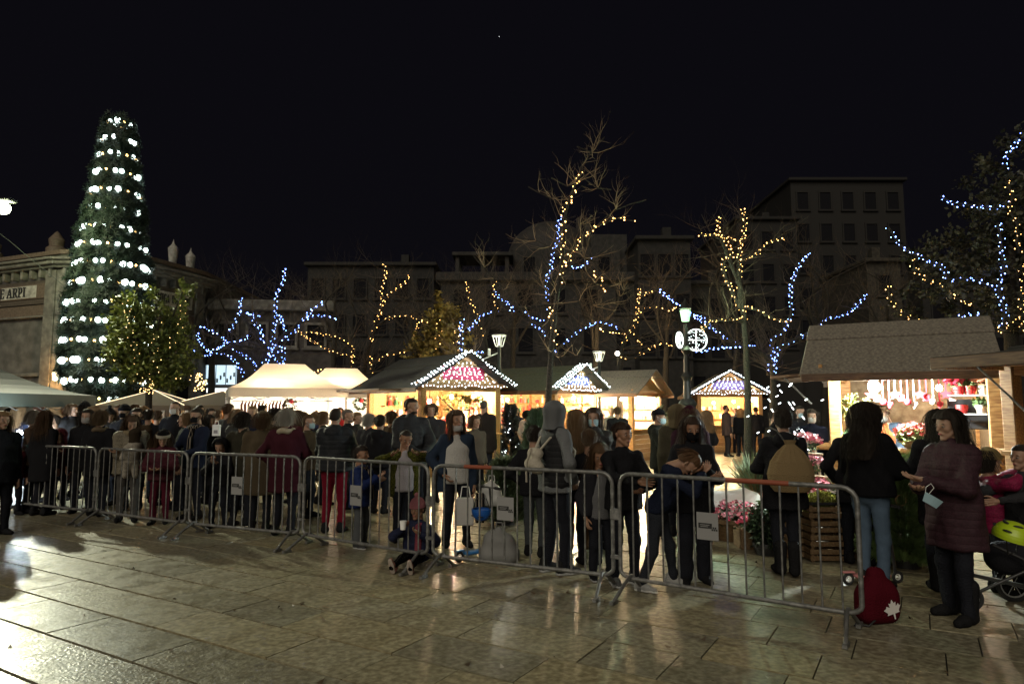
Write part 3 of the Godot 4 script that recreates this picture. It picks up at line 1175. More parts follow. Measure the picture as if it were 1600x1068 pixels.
func build_trees() -> void:
	rng.seed = 21
	giant_conifer()
	leafy_tree()
	# --- blue tree by the white tents
	var z := 23.0
	var a := [pts([402, 587, 416, 560, 425, 532, 427, 518, 431, 492, 431, 462, 437, 451, 442, 439, 445, 421], z, 0.2), pts([358, 518, 363, 511, 369, 499, 374, 486, 376, 467], z, 0.2), pts([374, 487, 389, 489, 406, 495], z, 0.2), pts([389, 490, 400, 506, 409, 520, 410, 534], z, 0.2),
		pts([353, 536, 344, 526, 323, 513, 311, 511], z, 0.3), pts([353, 536, 340, 544, 328, 549, 314, 537, 308, 522], z, 0.3), pts([353, 536, 378, 530, 391, 525], z - 0.4, 0.3), pts([399, 600, 385, 591, 374, 575, 362, 559, 340, 550, 317, 556, 300, 547], z, 0.3),
		pts([399, 580, 399, 570, 371, 549, 353, 534], z, 0.2), pts([420, 565, 433, 549, 445, 534, 461, 515, 471, 502, 490, 493, 509, 494, 526, 499], z, 0.3), pts([471, 500, 489, 483, 505, 471], z, 0.2), pts([440, 577, 444, 565, 442, 544, 444, 522, 442, 506, 437, 492], z + 0.5, 0.2), pts([440, 568, 432, 562, 424, 556], z, 0.2), pts([405, 590, 412, 574, 420, 556, 428, 540], z - 0.5, 0.2)]
	bare_tree("bare_tree", "bare spreading tree wrapped in blue lights left of the white tents", PackedVector3Array([gx(403, z), at(404, 620, z), at(404, 585, z), at(416, 545, z)]), 0.2, 0.1, a, 9, 1.6, 1, M.dark_twig)
	lights_on("blue string lights wound round the spreading tree left of the white tents", a, M.blue_bulb, 0.115, 0.019)
	# --- golden tree behind the tents
	z = 26.0
	a = [pts([570, 560, 583, 520, 587, 501, 595, 487, 597, 451, 603, 427, 599, 411], z, 0.2), pts([583, 515, 595, 485, 602, 468, 611, 456, 628, 445, 640, 431], z, 0.2), pts([580, 530, 585, 515, 599, 501, 618, 494, 640, 494, 656, 500, 672, 506], z, 0.3), pts([592, 565, 602, 555, 628, 550, 642, 541, 649, 522, 653, 503], z, 0.3),
		pts([549, 575, 547, 556, 528, 552, 509, 544, 483, 530, 466, 517], z, 0.3), pts([549, 565, 552, 549, 547, 539, 528, 528, 504, 522, 480, 518], z, 0.3), pts([580, 582, 580, 558], z, 0.1)]
	bare_tree("bare_tree", "bare tree with golden lights rising behind the white tents", PackedVector3Array([gx(566, z), at(566, 600, z), at(570, 560, z), at(583, 515, z)]), 0.2, 0.1, a, 16, 1.9, 1, M.dark_twig)
	lights_on("golden string lights on the bare tree behind the white tents", a, M.gold_bulb, 0.13, 0.017)
	lights_on("low golden string lights sagging just above the white tent roofs", [pts([421, 575, 442, 579, 476, 584, 504, 577, 533, 582, 556, 589], 25.0, 0.1)], M.gold_bulb, 0.16, 0.018)
	# --- yellow-leaved small tree left of the pink sign
	yellow_tree()
	# --- blue tree right behind the first stall
	z = 25.0
	a = [pts([857, 515, 856, 485, 855, 457, 855, 431, 862, 420, 862, 410, 864, 394, 872, 372, 872, 350, 877, 339], z, 0.15), pts([892, 416, 907, 417, 924, 404], z, 0.2), pts([852, 502, 835, 497, 820, 487, 802, 479, 782, 466, 771, 455], z, 0.3), pts([800, 484, 777, 487, 760, 489, 747, 497, 740, 507, 731, 515], z, 0.3), pts([854, 526, 845, 515, 832, 506], z, 0.2), pts([866, 550, 882, 536, 900, 521, 915, 512, 932, 504, 950, 506, 966, 514], z, 0.3)]
	bare_tree("bare_tree", "bare tree with blue lights behind the tall thin tree", PackedVector3Array([gx(862, z), at(862, 580, z), at(858, 520, z), at(856, 440, z)]), 0.19, 0.07, a, 16, 1.8, 1, M.dark_twig)
	lights_on("blue string lights on the bare tree behind the tall thin one", a, M.blue_bulb, 0.12, 0.019)
	var a2 := [pts([720, 560, 721, 545, 720, 520, 722, 497], 20.0, 0.1), pts([721, 560, 735, 555, 760, 547], 20.0, 0.2)]
	bare_tree("bare_tree", "slender bare tree with blue lights above the pink sign gable", PackedVector3Array([gx(716, 21.0), at(718, 600, 20.5), at(720, 555, 20.0)]), 0.09, 0.05, a2, 14, 1.3, 1)
	lights_on("blue string lights on the slender tree above the pink sign gable", a2, M.blue_bulb, 0.11, 0.017)
	var gl := [pts([757, 527, 744, 492, 740, 480, 732, 460, 729, 441], 24.0, 0.2), pts([775, 480, 771, 455, 774, 440], 24.0, 0.2)]
	bare_tree("bare_tree", "bare tree with two golden light strands right of the yellow leaved tree", PackedVector3Array([gx(764, 24.0), at(764, 590, 24.0), at(758, 528, 24.0)]), 0.14, 0.06, gl, 18, 1.9, 1, M.dark_twig)
	lights_on("two golden light strands on the bare tree right of the yellow leaved tree", gl, M.gold_bulb, 0.16, 0.016)
	# --- tall thin bare tree in front
	z = 14.0
	var tall := PackedVector3Array([gx(853, z), at(855, 690, z), at(858, 600, z), at(864, 520, z), at(872, 450, z), at(880, 390, z), at(883, 330, z), at(896, 298, z), at(908, 262, z), at(925, 235, z), at(945, 214, z)])
	var lm := [pts([880, 415, 889, 407, 892, 395, 904, 385, 902, 377, 915, 367, 930, 355, 942, 349, 954, 341, 977, 342, 990, 345], z, 0.12), pts([884, 325, 862, 310, 840, 300, 826, 292], z, 0.2), pts([897, 300, 880, 285, 862, 278], z, 0.2), pts([925, 238, 912, 224, 902, 229], z, 0.1), pts([905, 270, 930, 292, 955, 296], z, 0.2), pts([870, 480, 900, 470, 940, 476, 990, 450], z, 0.3), pts([866, 520, 830, 500, 800, 465, 740, 400], z, 0.3), pts([874, 450, 910, 440, 960, 450, 1020, 470], z, 0.3), pts([878, 400, 850, 380, 815, 372], z, 0.2), pts([930, 355, 950, 335, 975, 322, 1010, 312], z, 0.2), pts([862, 560, 890, 555, 925, 560], z, 0.3), pts([870, 470, 850, 450, 835, 420], z, 0.3), pts([880, 380, 905, 400, 935, 410], z, 0.3)]
	var tt := bare_tree("bare_tree", "tall thin bare tree with sparse amber lights standing in front of the stalls", tall, 0.085, 0.012, lm, 8, 0.8, 1)
	lights_on("amber string lights climbing the tall thin bare tree", [pts([907, 268, 901, 286, 897, 302, 894, 312, 886, 319, 880, 327, 881, 347, 881, 370, 880, 387, 876, 397, 882, 414, 876, 425, 876, 442], z), lm[0], pts([866, 540, 868, 520, 862, 505, 860, 480], z), pts([935, 512, 950, 520, 962, 520], z), pts([925, 425, 940, 440, 942, 456], z)], M.gold_bulb, 0.13, 0.016)
	# --- golden trees right of the tall tree
	z = 24.0
	a = [pts([972, 560, 972, 540, 987, 517, 995, 500, 997, 470, 1000, 450], z, 0.2), pts([997, 465, 1005, 460, 1020, 454], z, 0.1), pts([990, 505, 997, 490, 1005, 484, 1022, 479, 1045, 485, 1057, 479], z, 0.3), pts([975, 560, 992, 559, 1010, 547, 1032, 537, 1050, 540], z, 0.3), pts([1001, 537, 995, 525, 982, 521, 964, 520], z, 0.2)]
	bare_tree("bare_tree", "bare tree with golden lights behind the dark roofed stall right of the tall tree", PackedVector3Array([gx(968, z), at(969, 600, z), at(972, 545, z)]), 0.15, 0.07, a, 12, 1.7, 1, M.dark_twig)
	lights_on("golden string lights on the bare tree above the dark stall roof", a, M.gold_bulb, 0.13, 0.017)
	lights_on("blue light strand slanting down to the green lantern", [pts([1030, 452, 1045, 465, 1060, 476, 1075, 487, 1100, 497], 23.0)], M.blue_bulb, 0.1, 0.019)
	# --- golden tree at right, dark trunk before the violet sign stall
	z = 17.0
	a = [pts([1157, 481, 1155, 455, 1157, 410, 1155, 399, 1164, 357, 1162, 325], z, 0.15), pts([1162, 488, 1153, 477, 1147, 459, 1134, 432, 1129, 406, 1142, 402, 1140, 384, 1125, 365, 1123, 339], z, 0.2), pts([1125, 369, 1110, 366, 1095, 367], z, 0.1), pts([1125, 369, 1140, 372, 1157, 376], z, 0.1), pts([1155, 410, 1181, 397, 1200, 380, 1224, 373], z, 0.2), pts([1164, 500, 1166, 479, 1192, 488, 1215, 500, 1234, 502], z, 0.25), pts([1162, 496, 1140, 500, 1110, 502, 1097, 518], z, 0.25)]
	bare_tree("bare_tree", "dark trunked tree with golden lights in front of the violet sign stall", PackedVector3Array([gx(1169, z), at(1169, 640, z), at(1167, 560, z), at(1163, 500, z), at(1158, 450, z)]), 0.1, 0.06, a, 5, 1.3, 1, M.dark_twig)
	lights_on("golden string lights on the dark trunked tree before the violet sign stall", a, M.gold_bulb, 0.085, 0.0135)
	# --- blue tree beyond the flower stall
	z = 20.0
	a = [pts([1209, 590, 1207, 552, 1207, 530, 1226, 515, 1237, 488, 1235, 455, 1245, 421, 1264, 395], z, 0.15), pts([1207, 562, 1215, 545, 1260, 522, 1290, 500, 1327, 488, 1354, 459], z, 0.25), pts([1207, 560, 1200, 556, 1174, 539], z, 0.2), pts([1174, 539, 1159, 539, 1132, 526, 1106, 507, 1080, 492], z, 0.2), pts([1165, 541, 1125, 543, 1091, 550], z, 0.2), pts([1205, 585, 1203, 560, 1211, 548], z + 0.2, 0.1), pts([1213, 586, 1212, 560, 1218, 552], z - 0.2, 0.1)]
	bare_tree("bare_tree", "bare tree with long blue lit limbs left of the flower stall roof", PackedVector3Array([gx(1209, z), at(1209, 620, z), at(1208, 565, z)]), 0.14, 0.08, a, 12, 1.7, 1, M.dark_twig)
	lights_on("blue string lights on the tree left of the flower stall roof", a, M.blue_bulb, 0.1, 0.017)
	# --- dark leafy tree at the right edge
	right_tree()
	# unlit bare trees that only show as a tangle of twigs
	for q in [[330, 430, 31.0, "unlit bare tree beside the corner building"], [520, 430, 32.0, "unlit bare tree between blue and golden trees"], [640, 440, 33.0, "unlit bare tree behind the golden tree"], [800, 420, 34.0, "unlit bare tree in front of the domed house"], [930, 400, 33.0, "unlit bare tree right of the domed roof"], [1040, 420, 33.0, "unlit bare tree left of the green lantern"], [1150, 330, 30.0, "unlit tall bare tree behind the violet sign stall"], [1290, 360, 30.0, "unlit bare tree below the brick tower"], [1390, 420, 28.0, "unlit bare tree behind the flower stall roof"], [720, 440, 31.0, "unlit bare tree behind the pink sign stall"], [460, 440, 34.0, "unlit bare tree behind the blue lit tree"]]:
		var zz: float = q[2]
		var top: float = q[1]
		var lb := []
		for k in 5:
			var x0: float = q[0] + rng.randf_range(-6, 6)
			var y0 := 560.0 - k * 14
			lb.append(pts([x0, y0, x0 + rng.randf_range(-40, 40), lerpf(y0, top, 0.45), x0 + rng.randf_range(-75, 75), lerpf(y0, top, rng.randf_range(0.75, 1.05))], zz, 0.8))
		bare_tree("bare_tree", q[3], PackedVector3Array([gx(q[0], zz), at(q[0], 600, zz), at(q[0] + 3, 500, zz)]), 0.2, 0.1, lb, 15, 2.2, 1, M.dark_twig)


func giant_conifer() -> void:
	var z := 26.0
	var base := gx(157, z)
	var o := thing("giant_conifer", "tall narrow conifer in a planter covered in rings of white and warm lights", "christmas tree", base)
	var H := 13.0
	var pf := func(y: float) -> float:
		var q := [[1.3, 0.7], [1.9, 0.95], [2.6, 1.35], [3.6, 1.62], [5.0, 1.56], [7.5, 1.26], [9.9, 0.88], [11.1, 0.70], [12.6, 0.50], [13.1, 0.3]]
		for k in q.size() - 1:
			if y <= q[k + 1][0]:
				return 0.86 * lerpf(q[k][1], q[k + 1][1], (y - q[k][0]) / (q[k + 1][0] - q[k][0]))
		return 0.3
	part("trunk", MB.new().seg(Vector3(0, 0, 0), Vector3(0, H - 0.5, 0), 0.16, 0.05, 8), M.bark, o)
	part("planter", MB.new().lathe(PackedVector2Array([Vector2(0.0, 1.0), Vector2(0.78, 1.0), Vector2(0.84, 1.12), Vector2(0.9, 1.12), Vector2(0.82, 0.0), Vector2(0, 0)]), 12), textured(Color(0.12, 0.08, 0.05), T.grain, 1.0, 0.8), o)
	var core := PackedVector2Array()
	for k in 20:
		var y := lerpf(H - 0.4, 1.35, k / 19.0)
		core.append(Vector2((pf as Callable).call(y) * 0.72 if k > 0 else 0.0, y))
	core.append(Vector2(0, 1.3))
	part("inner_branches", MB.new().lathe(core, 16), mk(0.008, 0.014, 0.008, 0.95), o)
	var sp := MB.new()
	for k in 7:
		var f := TAU * k / 7
		var b := Vector3(cos(f), 0.35, sin(f)).normalized() * 0.11
		for s in 3:
			var p := Vector3(0, 0.07 * s, 0)
			var w := Vector3(-sin(f), 0, cos(f)) * 0.013
			sp.quad(p - w, p + w, p + b + w * 0.2, p + b - w * 0.2, Vector3.UP)
	sp.seg(Vector3(0, -0.05, 0), Vector3(0, 0.22, 0), 0.008, 0.004, 3)
	var xs := []
	var cs := []
	for k in 15000:
		var y := rng.randf_range(1.3, H)
		if rng.randf() > (pf as Callable).call(y) / 1.72:
			y = rng.randf_range(1.3, H * 0.75)
		var f := rng.randf() * TAU
		var rr: float = (pf as Callable).call(y) * (rng.randf_range(0.74, 1.0) + 0.09 * sin(f * 5 + y * 2.4) + 0.06 * sin(y * 7.0))
		var out := Vector3(cos(f), rng.randf_range(-0.1, 0.7), sin(f)).normalized()
		var xax := out.cross(Vector3(rng.randf_range(-1, 1), rng.randf_range(-1, 1), rng.randf_range(-1, 1))).normalized()
		var s := rng.randf_range(0.9, 1.9)
		xs.append(Transform3D(Basis(xax, out, xax.cross(out)).scaled(Vector3(s, s, s)), Vector3(cos(f) * rr, y, sin(f) * rr)))
		var g := rng.randf_range(0.55, 1.3)
		cs.append(Color(0.014 * g, 0.030 * g, 0.018 * g))
	swarm("foliage", sp.mesh(), M.needle, xs, cs, o)
	var li := thing("light_string", "rings of white and warm bulbs round the giant conifer", "string lights", base)
	var rows := 16
	for k in rows:
		var y := lerpf(2.0, H - 0.12, k / (rows - 1.0)) + rng.randf_range(-0.05, 0.05)
		var wb := MB.new()
		var yb := MB.new()
		var ring := PackedVector3Array()
		var rad: float = (pf as Callable).call(y) * 1.06 + 0.04
		var n := maxi(10, int(rad * TAU / 0.28))
		for q in n:
			var f := TAU * (q + 0.3 * (k % 3)) / n + rng.randf_range(-0.06, 0.06)
			var yy := y + rng.randf_range(-0.035, 0.035)
			var p := Vector3(cos(f) * rad, yy, sin(f) * rad)
			ring.append(p)
			if q % 3 != 1:
				var s := rng.randf_range(0.08, 0.13)
				wb.ell(p, Vector3(s, s, s), 6, 5)
			else:
				yb.ell(p, Vector3(0.05, 0.05, 0.05), 6, 5)
		part("white_bulbs", wb, M.tree_white, li, "stuff")
		part("warm_bulbs", yb, M.tree_warm, li, "stuff")
		ring.append(ring[0])
		part("wire", MB.new().tube(ring, 0.006, 3, false), M.wire, li)


func leaf_mesh(l: float, w: float) -> ArrayMesh:
	var b := MB.new()
	b.quad(Vector3(0, 0, 0), Vector3(w, l * 0.5, 0.01), Vector3(0, l, -0.02), Vector3(-w, l * 0.5, 0.01), Vector3(0, 0, 1))
	return b.mesh()


func crown(root: Node3D, lobes: Array, n: int, mesh: Mesh, m: Material, c0: Color, c1: Color, s0: float, s1: float, called := "crown") -> void:
	# lobes: [centre (local), radii]
	var xs := []
	var cs := []
	var tot := 0.0
	for l in lobes:
		tot += l[1].x * l[1].y * l[1].z
	for l in lobes:
		var m2 := int(n * l[1].x * l[1].y * l[1].z / tot)
		var clumps := []
		for k in maxi(5, m2 / 26):
			var u := Vector3(rng.randfn(), rng.randfn(), rng.randfn()).normalized() * pow(rng.randf(), 0.4)
			clumps.append([l[0] + u * l[1], rng.randf_range(0.55, 1.35)])
		for k in m2:
			var cl: Array = clumps[rng.randi() % clumps.size()]
			var p: Vector3 = cl[0] + Vector3(rng.randfn(), rng.randfn(), rng.randfn()) * l[1] * 0.11
			var b := Basis.from_euler(Vector3(rng.randf() * TAU, rng.randf() * TAU, rng.randf() * TAU))
			var s := rng.randf_range(s0, s1)
			xs.append(Transform3D(b.scaled(Vector3(s, s, s)), p))
			var g: float = cl[1] * rng.randf_range(0.75, 1.25)
			var cc := c0.lerp(c1, rng.randf())
			cs.append(Color(cc.r * g, cc.g * g, cc.b * g))
	swarm(called, mesh, m, xs, cs, root)


func leafy_tree() -> void:
	var z := 20.0
	var base := gx(232, z)
	var o := thing("young_tree", "green leafy young tree with tiny warm lights in front of the giant conifer", "tree", base)
	var L := func(px: float, py: float, dz: float) -> Vector3: return at(px, py, z + dz) - base
	part("trunk", MB.new().tube(PackedVector3Array([Vector3.ZERO, (L as Callable).call(231, 650, 0), (L as Callable).call(233, 600, 0), (L as Callable).call(236, 540, 0)]), [0.13, 0.10, 0.09, 0.05], 9), M.bark, o)
	for q in [[205, 520], [285, 455], [260, 560], [196, 480], [280, 545], [222, 470], [250, 490]]:
		part("limb", MB.new().tube(PackedVector3Array([(L as Callable).call(234, 600, 0), (L as Callable).call((q[0] + 234) * 0.5, (q[1] + 600) * 0.5 - 8, 0.2), (L as Callable).call(q[0], q[1], rng.randf_range(-0.7, 0.7))]), [0.05, 0.035, 0.012], 6), M.bark, o)
	var lobes := []
	for q in [[232, 545, 1.05, 0.85], [198, 510, 0.62, 0.8], [195, 480, 0.45, 0.5], [225, 480, 0.5, 0.6], [285, 480, 0.34, 0.75], [290, 455, 0.22, 0.3], [300, 448, 0.2, 0.16], [265, 520, 0.65, 0.8], [285, 560, 0.55, 0.6], [250, 585, 0.8, 0.45], [205, 575, 0.6, 0.5], [270, 595, 0.45, 0.3]]:
		lobes.append([(L as Callable).call(q[0], q[1], rng.randf_range(-0.4, 0.4)), Vector3(q[2], q[3], q[2])])
	crown(o, lobes, 9000, leaf_mesh(0.11, 0.035), M.leaf, Color(0.055, 0.085, 0.018), Color(0.15, 0.165, 0.03), 0.8, 1.5)
	var paths := []
	for q in [[[200, 480, 203, 510, 208, 535, 212, 560, 220, 590]], [[245, 505, 242, 525, 243, 545, 249, 560]], [[272, 520, 268, 530, 266, 545]], [[285, 470, 283, 490, 282, 510]], [[224, 612, 236, 590, 247, 568]], [[270, 590, 285, 588, 298, 592]], [[195, 470, 198, 490, 205, 498]]]:
		paths.append(pts(q[0], z - 0.8, 0.15))
	var li := lights_on("tiny warm lights on the green leafy young tree", paths, M.tiny_bulb, 0.2, 0.012, 0.1)
	var knot := MB.new()
	for k in 26:
		var p := at(226 + rng.randf_range(-9, 16), 608 + rng.randf_range(-12, 8), z - 0.3) - li.position
		knot.ell(p, Vector3(0.014, 0.014, 0.014), 4, 3)
	for k in 40:
		var p := at(312 + rng.randf_range(-10, 10), 597 + rng.randf_range(-14, 14), z + 2.5) - li.position
		knot.ell(p, Vector3(0.022, 0.022, 0.022), 4, 3)
	part("bulbs", knot, M.tiny_bulb, li, "stuff")


func yellow_tree() -> void:
	var z := 23.0
	var base := gx(690, z)
	var o := thing("small_tree", "small tree with yellowing leaves between the golden tree and the pink sign", "tree", base)
	part("trunk", MB.new().tube(PackedVector3Array([Vector3.ZERO, at(690, 600, z) - base, at(688, 520, z) - base]), [0.12, 0.09, 0.04], 8), M.bark, o)
	var lobes := []
	for q in [[690, 520, 0.75, 1.0], [670, 545, 0.7, 0.6], [712, 545, 0.7, 0.6], [692, 480, 0.35, 0.55], [660, 570, 0.7, 0.4], [725, 560, 0.5, 0.4]]:
		lobes.append([at(q[0], q[1], z + rng.randf_range(-0.5, 0.5)) - base, Vector3(q[2], q[3], q[2])])
	crown(o, lobes, 3600, leaf_mesh(0.13, 0.05), M.leaf, Color(0.16, 0.11, 0.025), Color(0.28, 0.2, 0.04), 0.8, 1.4)
	lights_on("few warm lights in the small yellowing tree", [pts([684, 500, 686, 520, 684, 545], z - 0.8), pts([712, 510, 714, 535, 712, 565], z - 0.8)], M.gold_bulb, 0.2, 0.014, 0.1)


func right_tree() -> void:
	var z := 18.0
	var base := gx(1580, z)
	var o := thing("dark_tree", "large dark leafy tree with blue and golden lights at the right edge", "tree", base)
	part("trunk", MB.new().tube(PackedVector3Array([Vector3.ZERO, at(1582, 560, z) - base, at(1578, 420, z) - base, at(1580, 300, z) - base]), [0.22, 0.18, 0.14, 0.05], 9), M.bark, o)
	var lobes := []
	for q in [[1550, 330, 1.1, 1.1], [1580, 260, 1.0, 1.0], [1520, 400, 1.3, 1.0], [1580, 400, 1.2, 1.2], [1490, 440, 1.0, 0.7], [1560, 480, 1.3, 0.8], [1450, 400, 0.7, 0.5], [1620, 340, 1.2, 1.5], [1440, 470, 0.9, 0.6]]:
		lobes.append([at(q[0], q[1], z + rng.randf_range(-0.8, 1.0)) - base, Vector3(q[2], q[3], q[2])])
	crown(o, lobes, 7000, leaf_mesh(0.13, 0.04), M.leaf, Color(0.03, 0.032, 0.02), Color(0.06, 0.055, 0.03), 0.8, 1.5)
	var bl := [pts([1552, 451, 1526, 436, 1481, 436, 1473, 417, 1440, 402, 1406, 382, 1389, 355], z - 1.3, 0.1), pts([1573, 264, 1573, 241, 1586, 226, 1599, 211], z - 1.3, 0.1), pts([1471, 305, 1485, 316, 1526, 322, 1556, 326, 1571, 316], z - 1.3, 0.1), pts([1560, 348, 1563, 365, 1567, 399, 1567, 421, 1561, 455, 1571, 485, 1567, 511], z - 1.3, 0.1), pts([1481, 500, 1510, 492, 1532, 490], z - 1.3, 0.1)]
	var gd := [pts([1387, 445, 1391, 466, 1410, 488, 1432, 500, 1455, 505], z - 1.4, 0.1), pts([1575, 284, 1582, 309, 1578, 329, 1590, 350, 1590, 380, 1593, 395], z - 1.4, 0.1), pts([1425, 404, 1436, 427, 1470, 447], z - 1.4, 0.1), pts([1488, 458, 1505, 470, 1520, 478], z - 1.4, 0.1), pts([1597, 412, 1599, 450, 1596, 485, 1598, 520], z - 1.4, 0.1), pts([1585, 500, 1570, 512, 1558, 520], z - 1.4, 0.1)]
	for l in [bl[0], bl[2], bl[3], gd[0], gd[1]]:
		var q := PackedVector3Array()
		for p in l:
			q.append(p - base)
		part("limb", MB.new().tube(q, 0.025, 5), M.bark, o)
	lights_on("blue string lights in the dark tree at the right edge", bl, M.blue_bulb, 0.12, 0.016, 0.07)
	lights_on("golden string lights in the dark tree at the right edge", gd, M.gold_bulb, 0.13, 0.0135, 0.07)


# ---------- stalls ----------
func board_wall(root: Node3D, called: String, a: Vector3, b: Vector3, y0: float, y1: float, bh: float, th: float, mats: Array) -> void:
	# horizontal boards, each one a piece, from a to b
	var n := maxi(1, int(round((y1 - y0) / bh)))
	var h := (y1 - y0) / n
	var d := (b - a)
	var x := d.normalized()
	var bs := Basis(x, Vector3.UP, x.cross(Vector3.UP))
	for k in n:
		var q := MB.new().bev((a + b) * 0.5 + Vector3(0, y0 + h * (k + 0.5), 0), Vector3(d.length(), h - 0.006, th), 0.006, bs)
		part(called, q, mats[(k * 7 + int(y0 * 10) + int(d.length() * 13)) % mats.size()], root)


func kiosk(label: String, pos: Vector3, yaw: float, W: float, L: float, hw: float, hr: float, open: Array, roof_m: Material, wood: Array, inner: Material, sign: Material, bulbs: Material, counter := 1.05, short := "", zov := Vector2(0.35, 0.35)) -> Node3D:
	var o := thing("market_kiosk", label, "market stall", pos, yaw)
	var hx := W * 0.5
	var hz := L * 0.5
	var ov := 0.35
	part("floor_deck", MB.new().box(Vector3(0, 0.05, 0), Vector3(W, 0.1, L)), M.pine3, o)
	for sx in [-1, 1]:
		for sz in [-1, 1]:
			part("post", MB.new().bev(Vector3(sx * (hx - 0.08), 0.1 + (hw - 0.13) * 0.5, sz * (hz - 0.08)), Vector3(0.16, hw - 0.13, 0.16), 0.012), wood[0], o)
	var sides := {"front": [Vector3(-hx + 0.16, 0, hz - 0.06), Vector3(hx - 0.16, 0, hz - 0.06), Vector3(0, 0, 1)], "back": [Vector3(hx - 0.16, 0, -hz + 0.06), Vector3(-hx + 0.16, 0, -hz + 0.06), Vector3(0, 0, -1)], "left": [Vector3(-hx + 0.06, 0, -hz + 0.16), Vector3(-hx + 0.06, 0, hz - 0.16), Vector3(-1, 0, 0)], "right": [Vector3(hx - 0.06, 0, hz - 0.16), Vector3(hx - 0.06, 0, -hz + 0.16), Vector3(1, 0, 0)]}
	for k in sides:
		var s: Array = sides[k]
		var mid: Vector3 = (s[0] + s[1]) * 0.5
		var len: float = s[0].distance_to(s[1])
		var along: Vector3 = (s[1] - s[0]).normalized()
		var bs := Basis(along, Vector3.UP, along.cross(Vector3.UP))
		if k in open:
			board_wall(o, "counter_board", s[0], s[1], 0.1, counter - 0.06, 0.14, 0.04, wood)
			part("counter_top", MB.new().bev(mid + s[2] * 0.06 + Vector3(0, counter - 0.03, 0), Vector3(len + 0.1, 0.05, 0.42), 0.008, bs), wood[1], o)
			part("lintel", MB.new().bev(mid + Vector3(0, hw - 0.1, 0), Vector3(len, 0.16, 0.07), 0.008, bs), wood[2 % wood.size()], o)
		else:
			board_wall(o, "wall_board", s[0], s[1], 0.1, hw, 0.16, 0.035, wood)
			part("inner_lining", MB.new().box(mid - s[2] * 0.04 + Vector3(0, 0.1 + (hw - 0.12) * 0.5, 0), Vector3(len, hw - 0.14, 0.02), bs), inner, o)
	for e in [-1, 1]:
		var tri := PackedVector2Array([Vector2(-hx, hw + 0.0), Vector2(hx, hw + 0.0), Vector2(0, hr - 0.05)])
		var g := part("gable_panel", MB.new().prism(tri, e * (hz - 0.03), e * (hz + 0.02)), wood[1], o)
		if e == 1 and sign:
			part("sign_board", MB.new().bev(Vector3(0, lerpf(hw, hr, 0.40), hz + 0.05), Vector3(W * 0.52, (hr - hw) * 0.48, 0.03), 0.006), sign, g)
			var lt := MB.new()
			for q in 9:
				lt.bev(Vector3(-W * 0.18 + q * W * 0.045, lerpf(hw, hr, 0.41), hz + 0.068), Vector3(0.055, 0.07 if q % 3 else 0.1, 0.006), 0.002)
			part("lettering", lt, M.white, g)
		part("fascia", MB.new().bev(Vector3(0, hw - 0.02, e * (hz + 0.07)), Vector3(W + 0.4, 0.1, 0.05), 0.008), wood[2 % wood.size()], o)
	var sl := (hr - hw) / hx
	for e in [-1, 1]:
		for k in 2:
			var t0 := -0.06 if k == 0 else 0.36
			var t1 := 0.42 if k == 0 else 1.0 + ov / hx
			var lift := 0.09 if k == 0 else 0.06
			var p0 := Vector3(e * hx * maxf(t0, 0.0), hr - sl * hx * maxf(t0, 0.0) + lift, 0)
			var p1 := Vector3(e * hx * t1, hr - sl * hx * t1 + lift, 0)
			var dd := (p1 - p0)
			var x := dd.normalized()
			var b2 := Basis(x, Vector3(0, 0, 1).cross(x), Vector3(0, 0, 1))
			part("roof_panel", MB.new().bev((p0 + p1) * 0.5 + Vector3(0, 0, (zov.y - zov.x) * 0.5), Vector3(dd.length(), 0.045, L + zov.x + zov.y - k * 0.02), 0.01, b2), roof_m, o)
		var pe := Vector3(e * (hx + ov), hw - sl * ov + 0.02, 0)
		part("eave_board", MB.new().bev(pe + Vector3(0, 0, (zov.y - zov.x) * 0.5), Vector3(0.04, 0.11, L + zov.x + zov.y - 0.06), 0.008), M.dark_wood, o)
	if bulbs:
		var li := thing("light_string", "net of white lights over the gable of the " + short, "string lights", pos, yaw)
		var mb := MB.new()
		for e in [-1, 1]:
			for row in 3:
				var n := 17
				for k in n:
					var t := (k + 0.5 * (row % 2)) / n * (1.0 + ov / hx)
					var zz := hz + ov + 0.02 - row * 0.13
					mb.ell(Vector3(e * hx * t, hr - sl * hx * t + 0.14 + rng.randf_range(-0.02, 0.02), zz), Vector3(0.016, 0.016, 0.016), 4, 3)
		for row in 8:
			var y := lerpf(hw + 0.04, hr - 0.1, row / 8.0)
			var half := (hr - y) / sl - 0.04
			var n := int(half * 2 / 0.17)
			for k in n + 1:
				mb.ell(Vector3(-half + 2 * half * (k + 0.5 * (row % 2)) / (n + 1), y + rng.randf_range(-0.03, 0.03), hz + 0.085), Vector3(0.014, 0.014, 0.014), 4, 3)
		for k in 30:
			mb.ell(Vector3(-hx - ov + (W + ov * 2) * k / 30.0, hw - 0.05 + rng.randf_range(-0.03, 0.03), hz + 0.12), Vector3(0.014, 0.014, 0.014), 4, 3)
		part("bulbs", mb, bulbs, li, "stuff")
	return o


func bulb_in(o: Node3D, p: Vector3, e: float, m: Material, c: Color, r := 0.055) -> void:
	var b := part("lamp_bulb", MB.new().ell(p, Vector3(r, r * 1.15, r), 10, 8), m, o)
	part("lamp_cord", MB.new().seg(p + Vector3(0, r, 0), p + Vector3(0, 0.35, 0), 0.006, -1, 4), M.black, b)
	lamp(p, c, e * 2.6, r * 0.8, o)


const ORD := ["first", "second", "third", "fourth", "fifth", "sixth", "seventh", "eighth", "ninth", "tenth"]


